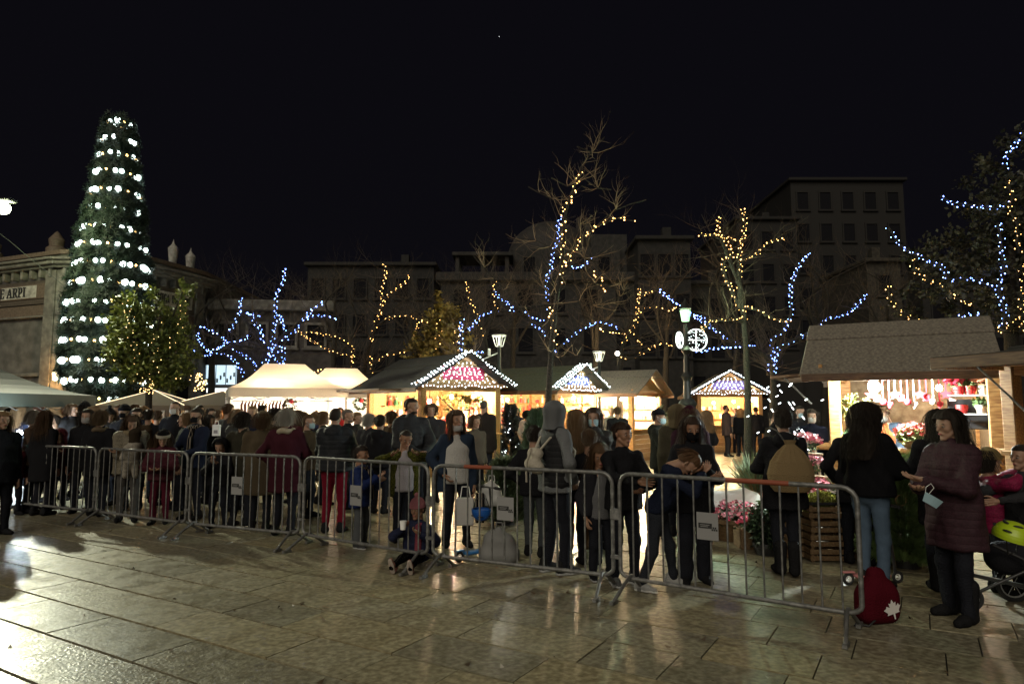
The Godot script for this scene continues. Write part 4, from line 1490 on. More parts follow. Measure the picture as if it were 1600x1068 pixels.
func goods(o: Node3D, base: Vector3, along: Vector3, n: int, span: float, kinds: Array, what: String, group: String) -> void:
	# small wares standing in a row on a shelf or counter; base is local to the stall
	for k in n:
		var t := (k + 0.5) / n - 0.5 + rng.randf_range(-0.2, 0.2) / n
		var p := o.transform * (base + along * span * t)
		var kind: String = kinds[rng.randi() % kinds.size()]
		var mb := MB.new()
		var hue := rng.randf()
		var c := Color(0.55, 0.04, 0.04)
		if hue > 0.8: c = Color(0.05, 0.18, 0.08)
		elif hue > 0.6: c = Color(0.65, 0.6, 0.52)
		elif hue > 0.45: c = Color(0.45, 0.25, 0.08)
		elif hue > 0.36: c = Color(0.5, 0.2, 0.25)
		mb.col = c
		var s := rng.randf_range(0.85, 1.25)
		match kind:
			"box":
				mb.bev(Vector3(0, 0.06 * s, 0), Vector3(0.13, 0.12, 0.1) * s, 0.008)
				mb.col = Color(0.7, 0.65, 0.5)
				mb.box(Vector3(0, 0.0605 * s, 0), Vector3(0.02, 0.123, 0.103) * s)
			"bottle":
				mb.lathe(PackedVector2Array([Vector2(0, 0.26), Vector2(0.014, 0.26), Vector2(0.014, 0.2), Vector2(0.035, 0.16), Vector2(0.037, 0), Vector2(0, 0)]), 8, Transform3D(Basis.from_scale(Vector3(s, s, s)), Vector3.ZERO))
			"doll":
				mb.lathe(PackedVector2Array([Vector2(0, 0.2), Vector2(0.05, 0.12), Vector2(0.075, 0.0), Vector2(0, 0)]), 8)
				mb.col = Color(0.6, 0.4, 0.3)
				mb.ell(Vector3(0, 0.2, 0), Vector3(0.042, 0.042, 0.042), 8, 6)
				mb.col = c
				mb.lathe(PackedVector2Array([Vector2(0, 0.32), Vector2(0.045, 0.215)]), 8)
			"ball":
				mb.ell(Vector3(0, 0.06 * s, 0), Vector3(0.06, 0.06, 0.06) * s, 10, 7)
				mb.col = Color(0.5, 0.4, 0.2)
				mb.seg(Vector3(0, 0.115 * s, 0), Vector3(0, 0.135 * s, 0), 0.014, 0.01, 6)
			"tray":
				mb.bev(Vector3(0, 0.025, 0), Vector3(0.3, 0.05, 0.22), 0.01)
				for q in 9:
					mb.col = [Color(0.6, 0.05, 0.05), Color(0.65, 0.55, 0.45), Color(0.5, 0.3, 0.12)][q % 3]
					mb.ell(Vector3(-0.1 + 0.1 * (q % 3), 0.07, -0.065 + 0.065 * (q / 3)), Vector3(0.045, 0.04, 0.032), 7, 5)
			"frame":
				mb.bev(Vector3(0, 0.1, 0), Vector3(0.16, 0.2, 0.02), 0.006)
				mb.col = Color(0.7, 0.65, 0.55)
				mb.box(Vector3(0, 0.1, 0.011), Vector3(0.11, 0.15, 0.004))
		var shades := {"box": "wrapped gift box", "bottle": "small bottle", "doll": "pointed hat doll", "ball": "round bauble", "tray": "tray of small ornaments", "frame": "small framed picture"}
		var sn := {"box": "gift_box", "bottle": "bottle", "doll": "doll", "ball": "bauble", "tray": "ornament_tray", "frame": "picture_frame"}
		single(sn[kind], mb, M.petal, "%s, %s %s" % [shades[kind], ORD[mini(k, 9)], what], ["ware", "bottle"][1 if kind == "bottle" else 0], p, o.rotation.y + rng.randf_range(-0.3, 0.3) + (PI / 2 if absf(along.z) > 0.5 else 0.0), "%ss %s" % [shades[kind], group])


func shelf_in(o: Node3D, c: Vector3, s: Vector3) -> void:
	part("shelf", MB.new().bev(c, s, 0.004), M.pine2, o)


func build_kiosks() -> void:
	rng.seed = 33
	var wa := [M.pine, M.pine2, M.pine3]
	var pink := mk(0.55, 0.03, 0.12, 0.5)
	var violet := mk(0.3, 0.2, 0.55, 0.5)
	var navy := mk(0.12, 0.14, 0.5, 0.5)
	var warm := Color(1.0, 0.86, 0.66)
	# 1: pink sign
	var th := deg_to_rad(40.0)
	var f := Vector3(sin(th), 0, cos(th))
	var k1 := kiosk("dark roofed wooden stall with a pink gable sign", gx(722, 17.6) - f * 1.4, th, 2.5, 2.8, 2.3, 3.0, ["front", "left"], M.dark_felt, wa, M.pale_wood, pink, M.white_bulb, 1.05, "pink sign stall")
	for q in [[-0.75, 1.86, 1.0], [-0.1, 1.98, 1.05], [0.72, 2.0, 0.9], [-0.35, 1.75, 0.4]]:
		bulb_in(k1, Vector3(q[0], q[1], q[2]), 2.2, M.warm_lamp, warm)
	part("shutter", MB.new().bev(Vector3(-1.75, 2.14, -0.1), Vector3(0.95, 0.05, 2.3), 0.01), M.dark_wood, k1)
	part("counter_shelf", MB.new().bev(Vector3(0.2, 1.3, 0.6), Vector3(1.9, 0.03, 0.5), 0.006), M.white, k1)
	for y in [1.15, 1.45, 1.75]:
		var lv: String = {1.15: "lowest", 1.45: "middle", 1.75: "top"}[y]
		shelf_in(k1, Vector3(0.15, y, -1.18), Vector3(2.0, 0.025, 0.22))
		goods(k1, Vector3(0.15, y + 0.0125, -1.18), Vector3(1, 0, 0), 9, 1.8, ["box", "frame", "doll", "bottle"], "from the left, %s back shelf of the pink sign stall" % lv, "on the pink sign stall shelves")
		shelf_in(k1, Vector3(1.05, y, 0.1), Vector3(0.22, 0.025, 1.8))
		goods(k1, Vector3(1.05, y + 0.0125, 0.1), Vector3(0, 0, 1), 8, 1.6, ["box", "doll", "ball"], "from the back, %s side shelf of the pink sign stall" % lv, "on the pink sign stall side shelves")
	goods(k1, Vector3(0.2, 1.315, 0.6), Vector3(1, 0, 0), 7, 1.7, ["doll", "ball", "box"], "from the left on the white shelf of the pink sign stall", "on the white display shelf")
	goods(k1, Vector3(0, 1.05, 1.38), Vector3(1, 0, 0), 6, 1.9, ["tray", "tray", "box"], "from the left on the pink sign stall counter", "on the pink sign stall counter")
	goods(k1, Vector3(-1.22, 1.05, 0), Vector3(0, 0, 1), 4, 1.8, ["frame", "bottle"], "from the back on the side counter of the pink sign stall", "on the pink sign stall side counter")
	# dark leafy garland and twigs hanging in its opening
	var gar := thing("garland", "green garland hanging under the pink sign gable", "garland", k1.transform * Vector3(0.35, 1.95, 1.1), th)
	crown(gar, [[Vector3(0, 0, 0), Vector3(0.4, 0.16, 0.14)], [Vector3(-0.5, -0.1, -0.1), Vector3(0.25, 0.2, 0.12)]], 500, leaf_mesh(0.09, 0.02), M.leaf, Color(0.1, 0.1, 0.03), Color(0.25, 0.2, 0.07), 0.7, 1.2, "leaves")
	part("twig", MB.new().tube(PackedVector3Array([Vector3(-0.9, 0.05, 0), Vector3(-0.4, -0.35, 0.05), Vector3(0.1, -0.3, 0), Vector3(0.5, -0.15, 0)]), [0.012, 0.02, 0.015, 0.006], 5), M.bark, gar)
	# 2: blue sign
	th = deg_to_rad(52.0)
	f = Vector3(sin(th), 0, cos(th))
	var k2 := kiosk("olive roofed wooden stall with a blue lit gable behind the thin tree", gx(905, 21.0) - f * 1.4, th, 2.4, 2.7, 2.3, 2.9, ["front", "left"], M.green_felt, wa, M.pale_wood, navy, M.white_bulb, 1.05, "olive roofed stall")
	for q in [[-0.6, 1.98, 0.9], [0.5, 2.02, 0.9], [-1.0, 1.95, -0.6]]:
		bulb_in(k2, Vector3(q[0], q[1], q[2]), 2.4, M.warm_lamp, warm)
	for y in [1.2, 1.55, 1.85]:
		var lv: String = {1.2: "lowest", 1.55: "middle", 1.85: "top"}[y]
		shelf_in(k2, Vector3(1.0, y, 0), Vector3(0.2, 0.025, 2.2))
		goods(k2, Vector3(1.0, y + 0.0125, 0), Vector3(0, 0, 1), 8, 2.0, ["bottle", "doll", "ball"], "from the back, %s side shelf of the olive roofed stall" % lv, "on the olive roofed stall shelves")
		shelf_in(k2, Vector3(0, y, -1.12), Vector3(2.0, 0.025, 0.2))
		goods(k2, Vector3(0, y + 0.0125, -1.12), Vector3(1, 0, 0), 8, 1.9, ["bottle", "doll", "frame"], "from the left, %s back shelf of the olive roofed stall" % lv, "on the olive roofed stall back shelves")
	goods(k2, Vector3(-1.2, 1.05, 0), Vector3(0, 0, 1), 7, 2.0, ["doll", "ball", "bottle"], "from the back on the counter of the olive roofed stall", "on the olive roofed stall counter")
	# 3: dark roof, unlit gable
	th = deg_to_rad(56.0)
	f = Vector3(sin(th), 0, cos(th))
	var k3 := kiosk("brown roofed stall with plain unlit gable and bright whitish interior", gx(1016, 22.5) - f * 1.4, th, 2.4, 2.7, 2.25, 2.85, ["front", "left"], M.brown_felt, wa, M.white, null, null)
	for q in [[-0.8, 1.98, 0.8], [0.5, 2.0, 0.9], [-0.9, 2.0, -0.7]]:
		bulb_in(k3, Vector3(q[0], q[1], q[2]), 3.2, M.warm_lamp, Color(1.0, 0.86, 0.66))
	goods(k3, Vector3(-1.2, 1.05, 0.3), Vector3(0, 0, 1), 5, 2.0, ["box", "frame", "ball"], "from the back on the counter of the brown roofed stall", "on the brown roofed stall counter")
	for y in [1.3, 1.65]:
		var lv: String = {1.3: "lower", 1.65: "upper"}[y]
		shelf_in(k3, Vector3(1.0, y, 0), Vector3(0.2, 0.025, 2.2))
		goods(k3, Vector3(1.0, y + 0.0125, 0), Vector3(0, 0, 1), 6, 2.0, ["frame", "box", "doll"], "from the back, %s shelf of the brown roofed stall" % lv, "on the brown roofed stall shelves")
	# 4: violet sign
	th = deg_to_rad(-6.0)
	f = Vector3(sin(th), 0, cos(th))
	var k4 := kiosk("wide wooden stall with a violet gable sign across the square", gx(1143, 26.5) - f * 1.3, th, 2.45, 2.6, 2.3, 3.0, ["front"], M.dark_felt, wa, M.pale_wood, violet, M.white_bulb, 1.05, "violet sign stall")
	for q in [[-0.5, 1.9, 0.7], [0.25, 1.95, 0.8], [0.9, 2.0, 0.9]]:
		bulb_in(k4, Vector3(q[0], q[1], q[2]), 3.0, M.warm_lamp, Color(1.0, 0.82, 0.58), 0.06)
	for y in [1.25, 1.6]:
		var lv: String = {1.25: "lower", 1.6: "upper"}[y]
		shelf_in(k4, Vector3(0, y, -1.08), Vector3(2.0, 0.025, 0.2))
		goods(k4, Vector3(0, y + 0.0125, -1.08), Vector3(1, 0, 0), 8, 1.9, ["bottle", "box", "frame"], "from the left, %s back shelf of the violet sign stall" % lv, "on the violet sign stall shelves")
	# 5: the flower stall at right
	th = deg_to_rad(60.0)
	var k5 := kiosk("near brown roofed wooden flower stall with white floodlight", Vector3(6.23, 0, -10.715), th, 2.4, 2.12, 2.30, 2.96, ["left", "back"], M.brown_felt, [M.pine, M.pine2, M.pine], textured(Color(0.16, 0.13, 0.09), T.wood, 1.0, 0.8), null, null, 1.12, "", Vector2(0.35, 0.04))
	part("inner_rail", MB.new().bev(Vector3(-1.0, 2.13, 0.000), Vector3(0.05, 0.06, 1.75), 0.008), M.white, k5)
	part("ceiling_board", MB.new().bev(Vector3(0.1, 2.24, 0.000), Vector3(2.0, 0.03, 1.85), 0.004), M.white, k5)
	var fl := part("flood_lamp", MB.new().ell(Vector3(-1.34, 1.99, -0.44), Vector3(0.06, 0.085, 0.085), 14, 10), M.cool_lamp, k5)
	part("lamp_housing", MB.new().bev(Vector3(-1.27, 2.0, -0.44), Vector3(0.05, 0.08, 0.08), 0.015), M.black, fl)
	lamp(Vector3(-1.39, 1.99, -0.44), Color(0.95, 1.0, 0.97), 15.0, 0.07, k5)
	bulb_in(k5, Vector3(0.2, 2.0, 0.4), 0.7, M.warm_lamp, Color(1.0, 0.9, 0.75), 0.05)
	part("side_shutter", MB.new().bev(Vector3(0.1, 2.20, -1.435), Vector3(2.1, 0.05, 0.95), 0.01, Basis(Vector3.RIGHT, -0.06)), M.dark_wood, k5)
	part("strut", MB.new().seg(Vector3(-0.9, 2.18, -1.722), Vector3(-1.1, 1.75, -1.3), 0.014), M.steel, k5)
	part("price_list", MB.new().box(Vector3(-1.178, 0.72, -0.672), Vector3(0.006, 0.52, 0.34)), M.white, k5)
	part("notice_strip", MB.new().box(Vector3(-1.176, 0.94, -0.672), Vector3(0.006, 0.08, 0.32)), mk(0.45, 0.2, 0.1, 0.7), k5)
	part("screen", MB.new().bev(Vector3(-0.75, 1.6, 0.705), Vector3(0.05, 0.42, 0.5), 0.01), M.plastic_black, k5)
	for q in [1.6, 1.86]:
		part("flower_shelf", MB.new().bev(Vector3(-1.0, q, 0.738), Vector3(0.2, 0.022, 0.55), 0.004), M.white, k5)
	flower_stall_goods(k5)
	# 6: neighbouring stall at the right edge with raised flap
	th = deg_to_rad(16.7)
	var k6 := kiosk("unlit stall at the right edge with raised wooden flap and metal struts", Vector3(7.25, 0, -7.37), th, 2.2, 2.4, 2.25, 2.42, ["left", "back"], M.dark_felt, wa, M.dark_wood, null, null, 1.2)
	var fb := Basis(Vector3.BACK, -0.02)
	part("raised_flap", MB.new().bev(Vector3(-1.65, 2.23, 0.05), Vector3(1.1, 0.05, 2.35), 0.01, fb), M.dark_felt, k6)
	part("flap_lining", MB.new().bev(Vector3(-1.65, 2.19, 0.05), Vector3(1.0, 0.02, 2.2), 0.004, fb), M.pine, k6)
	part("flap_edge", MB.new().bev(Vector3(-2.21, 2.19, 0.05), Vector3(0.03, 0.13, 2.37), 0.006), M.dark_wood, k6)
	part("flap_end", MB.new().bev(Vector3(-1.65, 2.18, -1.13), Vector3(1.08, 0.10, 0.03), 0.006), M.pine3, k6)
	part("side_panel", MB.new().bev(Vector3(-1.07, 1.70, -0.45), Vector3(0.03, 0.95, 0.9), 0.004), mk(0.25, 0.26, 0.28, 0.6), k6)
	for z in [-0.85, 0.6]:
		part("strut", MB.new().seg(Vector3(-1.9, 2.18, z), Vector3(-1.12, 1.6, z), 0.012), M.steel, k6)


func marquee(label: String, pos: Vector3, yaw: float, s: float, eave: float, top: float, ridge: float, m: Material, walls: bool) -> Node3D:
	var o := thing("marquee_tent", label, "tent", pos, yaw)
	var h := s * 0.5
	var c := MB.new()
	var a := [Vector3(-h, eave, -h), Vector3(h, eave, -h), Vector3(h, eave, h), Vector3(-h, eave, h)]
	var r0 := Vector3(-ridge, top, 0)
	var r1 := Vector3(ridge, top, 0)
	# each slope sags a little: split into strips
	var faces := [[a[3], a[2], r1, r0], [a[1], a[0], r0, r1], [a[0], a[3], r0, r0], [a[2], a[1], r1, r1]]
	for fc in faces:
		var prev := [fc[0], fc[1]]
		var out: Vector3 = ((fc[0] + fc[1]) * 0.5)
		out.y = h * 0.9
		for k in 6:
			var t := (k + 1) / 6.0
			var sag := -0.10 * sin(t * PI)
			var p: Vector3 = fc[0].lerp(fc[3], t) + Vector3(0, sag, 0)
			var q: Vector3 = fc[1].lerp(fc[2], t) + Vector3(0, sag, 0)
			if k == 5 and fc[2] == fc[3]:
				c.quad(prev[0], prev[1], q, p + Vector3(0, 0.0001, 0), out)
			else:
				c.quad(prev[0], prev[1], q, p, out)
			prev = [p, q]
	part("canopy", c, m, o)
	for k in 4:
		var p: Vector3 = a[k]
		var q: Vector3 = a[(k + 1) % 4]
		var v := MB.new()
		v.box((p + q) * 0.5 + Vector3(0, -0.12, 0), Vector3(s, 0.24, 0.008), Basis((q - p).normalized(), Vector3.UP, (q - p).normalized().cross(Vector3.UP)))
		part("valance", v, m, o)
		part("leg", MB.new().box(Vector3(p.x * 0.985, eave * 0.5, p.z * 0.985), Vector3(0.045, eave, 0.045)), M.steel, o)
		var fr := MB.new()
		for n in 4:
			var t0 := p.lerp(q, n / 4.0)
			var t1 := p.lerp(q, (n + 1) / 4.0)
			fr.seg(t0 * Vector3(0.97, 1, 0.97) + Vector3(0, -0.05, 0), t1 * Vector3(0.97, 1, 0.97) + Vector3(0, -0.3, 0), 0.01, -1, 4)
			fr.seg(t0 * Vector3(0.965, 1, 0.965) + Vector3(0, -0.3, 0), t1 * Vector3(0.965, 1, 0.965) + Vector3(0, -0.05, 0), 0.01, -1, 4)
		part("truss", fr, M.steel, o)
	if walls:
		for w in [[Vector3(0, eave * 0.5, -h * 0.97), Vector3(s * 0.96, eave - 0.05, 0.01)], [Vector3(-h * 0.97, eave * 0.5, 0), Vector3(0.01, eave - 0.05, s * 0.9)], [Vector3(h * 0.97, eave * 0.5, 0), Vector3(0.01, eave - 0.05, s * 0.9)]]:
			part("side_wall", MB.new().box(w[0], w[1]), M.canvas_wall, o)
		part("table", MB.new().bev(Vector3(0, 0.82, h * 0.7), Vector3(s * 0.9, 0.04, 0.6), 0.006), M.white, o)
		part("table_cloth", MB.new().box(Vector3(0, 0.4, h * 0.7 + 0.29), Vector3(s * 0.9, 0.8, 0.012)), M.taupe, o)
	return o


func build_tents() -> void:
	rng.seed = 44
	var cool := Color(1.0, 0.93, 0.83)
	var t1 := marquee("white peaked market tent with hanging sausages and a wreath", gx(440, 19.5), deg_to_rad(24), 3.0, 2.22, 2.95, 0.55, M.canvas, true)
	var t2 := marquee("second white peaked tent between the first and the pink sign stall", gx(530, 22.5), deg_to_rad(12), 3.0, 2.25, 3.0, 0.5, M.canvas, true)
	bulb_in(t1, Vector3(-0.5, 1.85, 0.9), 2.2, M.warm_lamp, cool, 0.07)
	bulb_in(t1, Vector3(0.6, 1.85, 0.2), 2.2, M.warm_lamp, cool, 0.07)
	bulb_in(t2, Vector3(0.0, 1.85, 0.4), 3.6, M.warm_lamp, cool, 0.07)
	# sausages and wreaths hung along the front of the first tent
	var rail := t1.transform * Vector3(0, 1.86, 1.42)
	var pole := thing("hanging_rail", "rail with dark strings of sausages across the first white tent", "rail", rail, t1.rotation.y)
	part("bar", MB.new().seg(Vector3(-1.4, 0.02, 0), Vector3(1.4, 0.02, 0), 0.012), M.steel, pole)
	for k in 13:
		var b := MB.new()
		var x := -1.15 + k * 0.085
		b.tube(PackedVector3Array([Vector3(x, 0.0, 0), Vector3(x - 0.03, -0.09, 0.02), Vector3(x - 0.02, -0.19 - 0.06 * (k % 3), 0.0), Vector3(x + 0.02, -0.26 - 0.06 * (k % 3), 0.0)]), [0.02, 0.032, 0.032, 0.018], 6)
		part("sausage", b, mk(0.10, 0.03, 0.015, 0.5), pole)
	for q in [[0.05, 0.0, "dark ring wreath hanging at the middle of the first white tent", Color(0.08, 0.06, 0.03)], [1.9, 0.02, "green and red wreath hanging left of the pink sign stall", Color(0.05, 0.08, 0.03)]]:
		var w := thing("wreath", q[2], "wreath", rail + Vector3(q[0], 0.02 + q[1], 0.12), t1.rotation.y)
		var xs := []
		var cs := []
		for k in 160:
			var fa := rng.randf() * TAU
			xs.append(Transform3D(Basis.from_euler(Vector3(rng.randf() * 6, rng.randf() * 6, rng.randf() * 6)), Vector3(cos(fa) * 0.13, sin(fa) * 0.13 - 0.1, 0) + Vector3(rng.randfn(), rng.randfn(), rng.randfn()) * 0.02))
			cs.append(q[3] * rng.randf_range(0.6, 1.5))
		swarm("sprigs", leaf_mesh(0.07, 0.018), M.leaf, xs, cs, w)
		part("bow", MB.new().ell(Vector3(0.03, -0.02, 0.05), Vector3(0.06, 0.05, 0.03), 8, 5), mk(0.45, 0.02, 0.03, 0.6), w)
	# wares on the tent tables
	goods(t1, Vector3(0, 0.84, 1.05), Vector3(1, 0, 0), 7, 2.5, ["box", "bottle", "tray"], "from the left on the table of the first white tent", "on the first tent table")
	# beige cafe parasols
	for q in [[235, 24.0, "beige cafe parasol with lit ribs in front of the corner building", 0.2], [345, 25.0, "brown cafe parasol with lit ribs left of the white tents", -0.1]]:
		var u := thing("cafe_parasol", q[2], "parasol", gx(q[0], q[1]), q[3])
		var m := MB.new()
		var n := 4
		for k in n:
			var a := TAU * (k + 0.5) / n
			var b := TAU * (k + 1.5) / n
			var pa := Vector3(cos(a) * 1.9, 1.78, sin(a) * 1.9)
			var pb := Vector3(cos(b) * 1.9, 1.78, sin(b) * 1.9)
			var tip := Vector3(0, 2.30, 0)
			m.quad(pa, pb, tip + (pb * Vector3(1, 0, 1)) * 0.04, tip + (pa * Vector3(1, 0, 1)) * 0.04, (pa + pb) * Vector3(1, 0, 1) + Vector3(0, 3, 0))
			m.quad(pa, pb, pb + Vector3(0, -0.16, 0), pa + Vector3(0, -0.16, 0), (pa + pb) * Vector3(1, 0, 1))
		part("canopy", m, M.taupe, u)
		part("pole", MB.new().seg(Vector3(0, 0, 0), Vector3(0, 2.3, 0), 0.035, -1, 8), M.pine, u)
		part("foot_plate", MB.new().bev(Vector3(0, 0.05, 0), Vector3(0.6, 0.1, 0.6), 0.02), M.iron, u)
		var rb := MB.new()
		for k in n:
			var a := TAU * (k + 0.5) / n
			rb.seg(Vector3(cos(a) * 1.9, 1.80, sin(a) * 1.9), Vector3(0, 2.32, 0), 0.016, -1, 4)
		part("lit_rib_light", rb, glow(1.0, 0.7, 0.4, 1.1), u)
		lamp(Vector3(0.2, 1.72, 0.2), Color(1.0, 0.66, 0.4), 1.3, 0.1, u)
		# the cafe screen with hanging strips behind
	var scr := thing("cafe_screen", "clear strip curtain glowing behind the cafe parasols", "screen", gx(275, 27.2))
	var sc := [Color(0.4, 0.3, 0.24), Color(0.3, 0.2, 0.15), Color(0.5, 0.4, 0.33)]
	for k in 34:
		part("strip", MB.new().box(Vector3(-2.6 + k * 0.155, 0.85, 0.02 * (k % 2)), Vector3(0.13, 1.7, 0.02)), [M.pale_wood, M.taupe, M.canvas_wall][(k * 5) % 3], scr)
	# green awning at the left edge
	marquee("green canopy tent cut off by the left edge", gx(-62, 13.0), 0.0, 3.0, 1.95, 2.5, 0.4, M.green_canvas, false)


# ---------- lamps ----------
func build_lamps() -> void:
	rng.seed = 55
	# bright street lamp at left
	var p := at(4, 325, 22.0)
	var o := thing("street_lamp", "glaring street lamp on an arm at the left edge", "street lamp", Vector3(p.x - 2.6, 0, p.z))
	part("pole", MB.new().seg(Vector3.ZERO, Vector3(0, p.y + 0.3, 0), 0.11, 0.07, 10), M.iron, o)
	part("arm", MB.new().tube(PackedVector3Array([Vector3(0, p.y + 0.25, 0), Vector3(1.3, p.y + 0.45, 0), Vector3(2.5, p.y + 0.30, 0)]), 0.035, 6), M.iron, o)
	var hd := part("lamp_head", MB.new().bev(Vector3(2.6, p.y + 0.26, 0), Vector3(0.75, 0.10, 0.42), 0.04), M.iron, o)
	part("lamp_glass", MB.new().ell(Vector3(2.6, p.y, 0), Vector3(0.22, 0.2, 0.22), 14, 10), glow(0.93, 1.0, 0.72, 26.0), hd)
	var s := SpotLight3D.new()
	s.name = "street_lamp_light"
	s.light_color = Color(1.0, 1.0, 0.87)
	s.light_energy = 200.0
	s.light_size = 0.18
	s.spot_angle = 36.0
	s.spot_angle_attenuation = 0.6
	s.spot_range = 90.0
	s.spot_attenuation = 2.0
	s.shadow_enabled = true
	add_child(s)
	s.look_at_from_position(p, Vector3(0.0, 0, -4.0))
	lamp(p, Color(0.95, 1.0, 0.75), 14.0, 0.18)
	single("overhead_cable", MB.new().tube(smooth_path(pts([-40, 340, 0, 365, 40, 398, 100, 447], 24.0), 0.5), 0.012, 4), M.iron, "thin cable slanting from the glaring lamp towards the corner building", "cable")
	# wall lantern on the corner building
	p = at(86, 588, 26.2)
	o = thing("wall_lantern", "small lit lantern on the corner pilaster above the posters", "lantern", p)
	part("glass_light", MB.new().lathe(PackedVector2Array([Vector2(0, 0.2), Vector2(0.11, 0.14), Vector2(0.08, -0.14), Vector2(0, -0.16)]), 8), glow(1.0, 0.82, 0.5, 7.0), o)
	part("cap", MB.new().lathe(PackedVector2Array([Vector2(0, 0.42), Vector2(0.03, 0.3), Vector2(0.15, 0.18), Vector2(0, 0.17)]), 8), M.iron, o)
	part("bracket", MB.new().tube(PackedVector3Array([Vector3(0, 0.4, 0), Vector3(0, 0.5, -0.2), Vector3(0, 0.1, -0.5), Vector3(0, -0.5, -0.5)]), 0.02, 5), M.iron, o)
	lamp(Vector3(0, 0, 0), Color(1.0, 0.74, 0.42), 3.2, 0.08, o)
	# green-white lantern on its ornate post
	p = at(1071, 493, 15.5)
	o = thing("lantern_post", "ornate iron lamp post with a greenish glowing lantern", "street lamp", Vector3(p.x, 0, p.z))
	part("pedestal", MB.new().lathe(PackedVector2Array([Vector2(0, 1.9), Vector2(0.14, 1.9), Vector2(0.22, 1.78), Vector2(0.18, 1.7), Vector2(0.17, 0.5), Vector2(0.26, 0.4), Vector2(0.28, 0.0), Vector2(0, 0)]), 10), M.iron, o)
	part("pole", MB.new().lathe(PackedVector2Array([Vector2(0.05, p.y - 0.2), Vector2(0.05, 3.1), Vector2(0.12, 3.0), Vector2(0.06, 2.9), Vector2(0.07, 2.5), Vector2(0.14, 2.4), Vector2(0.08, 2.3), Vector2(0.1, 1.9)]), 10), M.iron, o)
	var gl := MB.new()
	gl.lathe(PackedVector2Array([Vector2(0, p.y + 0.15), Vector2(0.125, p.y + 0.12), Vector2(0.085, p.y - 0.13), Vector2(0, p.y - 0.14)]), 6)
	part("glass_light", gl, glow(0.42, 1.0, 0.5, 1.1), o)
	part("cap", MB.new().lathe(PackedVector2Array([Vector2(0, p.y + 0.42), Vector2(0.04, p.y + 0.32), Vector2(0.15, p.y + 0.16), Vector2(0, p.y + 0.15)]), 6), M.iron, o)
	lamp(Vector3(0, p.y, 0), Color(0.85, 1.0, 0.80), 9.0, 0.1, o)
	# modern lamp posts with basket heads
	for q in [[780, 527, 19.0, "slim lamp post with white basket head behind the pink sign stall"], [936, 552, 22.0, "slim lamp post with white basket head behind the olive roofed stall"]]:
		p = at(q[0], q[1], q[2])
		o = thing("basket_lamp", q[3], "street lamp", Vector3(p.x, 0, p.z))
		part("pole", MB.new().seg(Vector3.ZERO, Vector3(0, p.y - 0.25, 0), 0.06, 0.05, 8), M.iron, o)
		var lit := glow(1.0, 1.0, 0.86, 0.9)
		for k in 6:
			var a := TAU * k / 6
			part("basket_rib", MB.new().tube(PackedVector3Array([Vector3(0, p.y - 0.28, 0), Vector3(cos(a) * 0.1, p.y - 0.24, sin(a) * 0.1), Vector3(cos(a) * 0.19, p.y + 0.05, sin(a) * 0.19)]), 0.012, 5), M.white, o)
		part("rim", MB.new().lathe(PackedVector2Array([Vector2(0.2, p.y + 0.07), Vector2(0.215, p.y + 0.05), Vector2(0.2, p.y + 0.03), Vector2(0.185, p.y + 0.05), Vector2(0.2, p.y + 0.07)]), 14), M.white, o)
		var bl := part("lamp_tube", MB.new().seg(Vector3(0, p.y - 0.22, 0), Vector3(0, p.y + 0.04, 0), 0.028, -1, 8), lit, o)
		lamp(Vector3(0, p.y - 0.05, 0), Color(1.0, 0.98, 0.85), 0.6, 0.04, o)
		part("side_arm", MB.new().seg(Vector3(0, p.y - 0.42, 0), Vector3(-0.75, p.y - 0.75, 0.1), 0.02, 0.012, 5), M.white, o)
		part("side_lamp", MB.new().bev(Vector3(-0.28, p.y - 0.42, 0.05), Vector3(0.07, 0.2, 0.07), 0.01), M.white, o)
	# small white flood light far behind the stalls
	p = at(965, 552, 30.0)
	o = thing("far_lamp", "small white lamp glowing behind the olive roofed stall", "street lamp", Vector3(p.x, 0, p.z))
	part("pole", MB.new().seg(Vector3.ZERO, Vector3(0, p.y, 0), 0.05, 0.04, 6), M.iron, o)
	part("lamp_globe", MB.new().ell(Vector3(0, p.y, 0), Vector3(0.1, 0.1, 0.1), 10, 8), glow(1, 0.93, 0.78, 16.0), o)
	lamp(Vector3(0, p.y, 0), Color(1, 0.86, 0.62), 22.0, 0.08, o)
	# wheel shaped light ornaments
	for q in [[1088, 531, 17.0, 0.27, "round light wheel with a cross hanging right of the green lantern", 0.0], [1062, 531, 17.0, 0.2, "smaller light wheel seen edge on left of the lantern post", 0.9]]:
		p = at(q[0], q[1], q[2])
		o = thing("lit_ornament", q[4], "light ornament", p, q[5])
		var ring := PackedVector3Array()
		for k in 25:
			var a := TAU * k / 24
			ring.append(Vector3(cos(a), sin(a), 0) * q[3])
		part("rim_light", MB.new().tube(ring, 0.016, 6, false), glow(0.85, 0.92, 1.0, 0.9), o)
		var cr := MB.new()
		cr.seg(Vector3(-q[3], 0, 0), Vector3(q[3], 0, 0), 0.014)
		cr.seg(Vector3(0, -q[3], 0.001), Vector3(0, q[3], 0.001), 0.0135)
		part("cross_light", cr, glow(0.85, 0.92, 1.0, 0.8), o)
		var net := MB.new()
		for k in 44:
			var a := rng.randf() * TAU
			var rr: float = sqrt(rng.randf()) * q[3] * 0.92
			net.ell(Vector3(cos(a) * rr, sin(a) * rr, rng.randf_range(-0.02, 0.02)), Vector3(0.008, 0.008, 0.008), 4, 3)
		part("bulbs", net, M.led, o, "stuff")
	# icicle lights at the left side of the flower stall
	var o2 := thing("icicle_lights", "slanting white icicle lights at the open left end of the flower stall", "string lights", Vector3(4.25, 1.0, -10.6))
	var ib := MB.new()
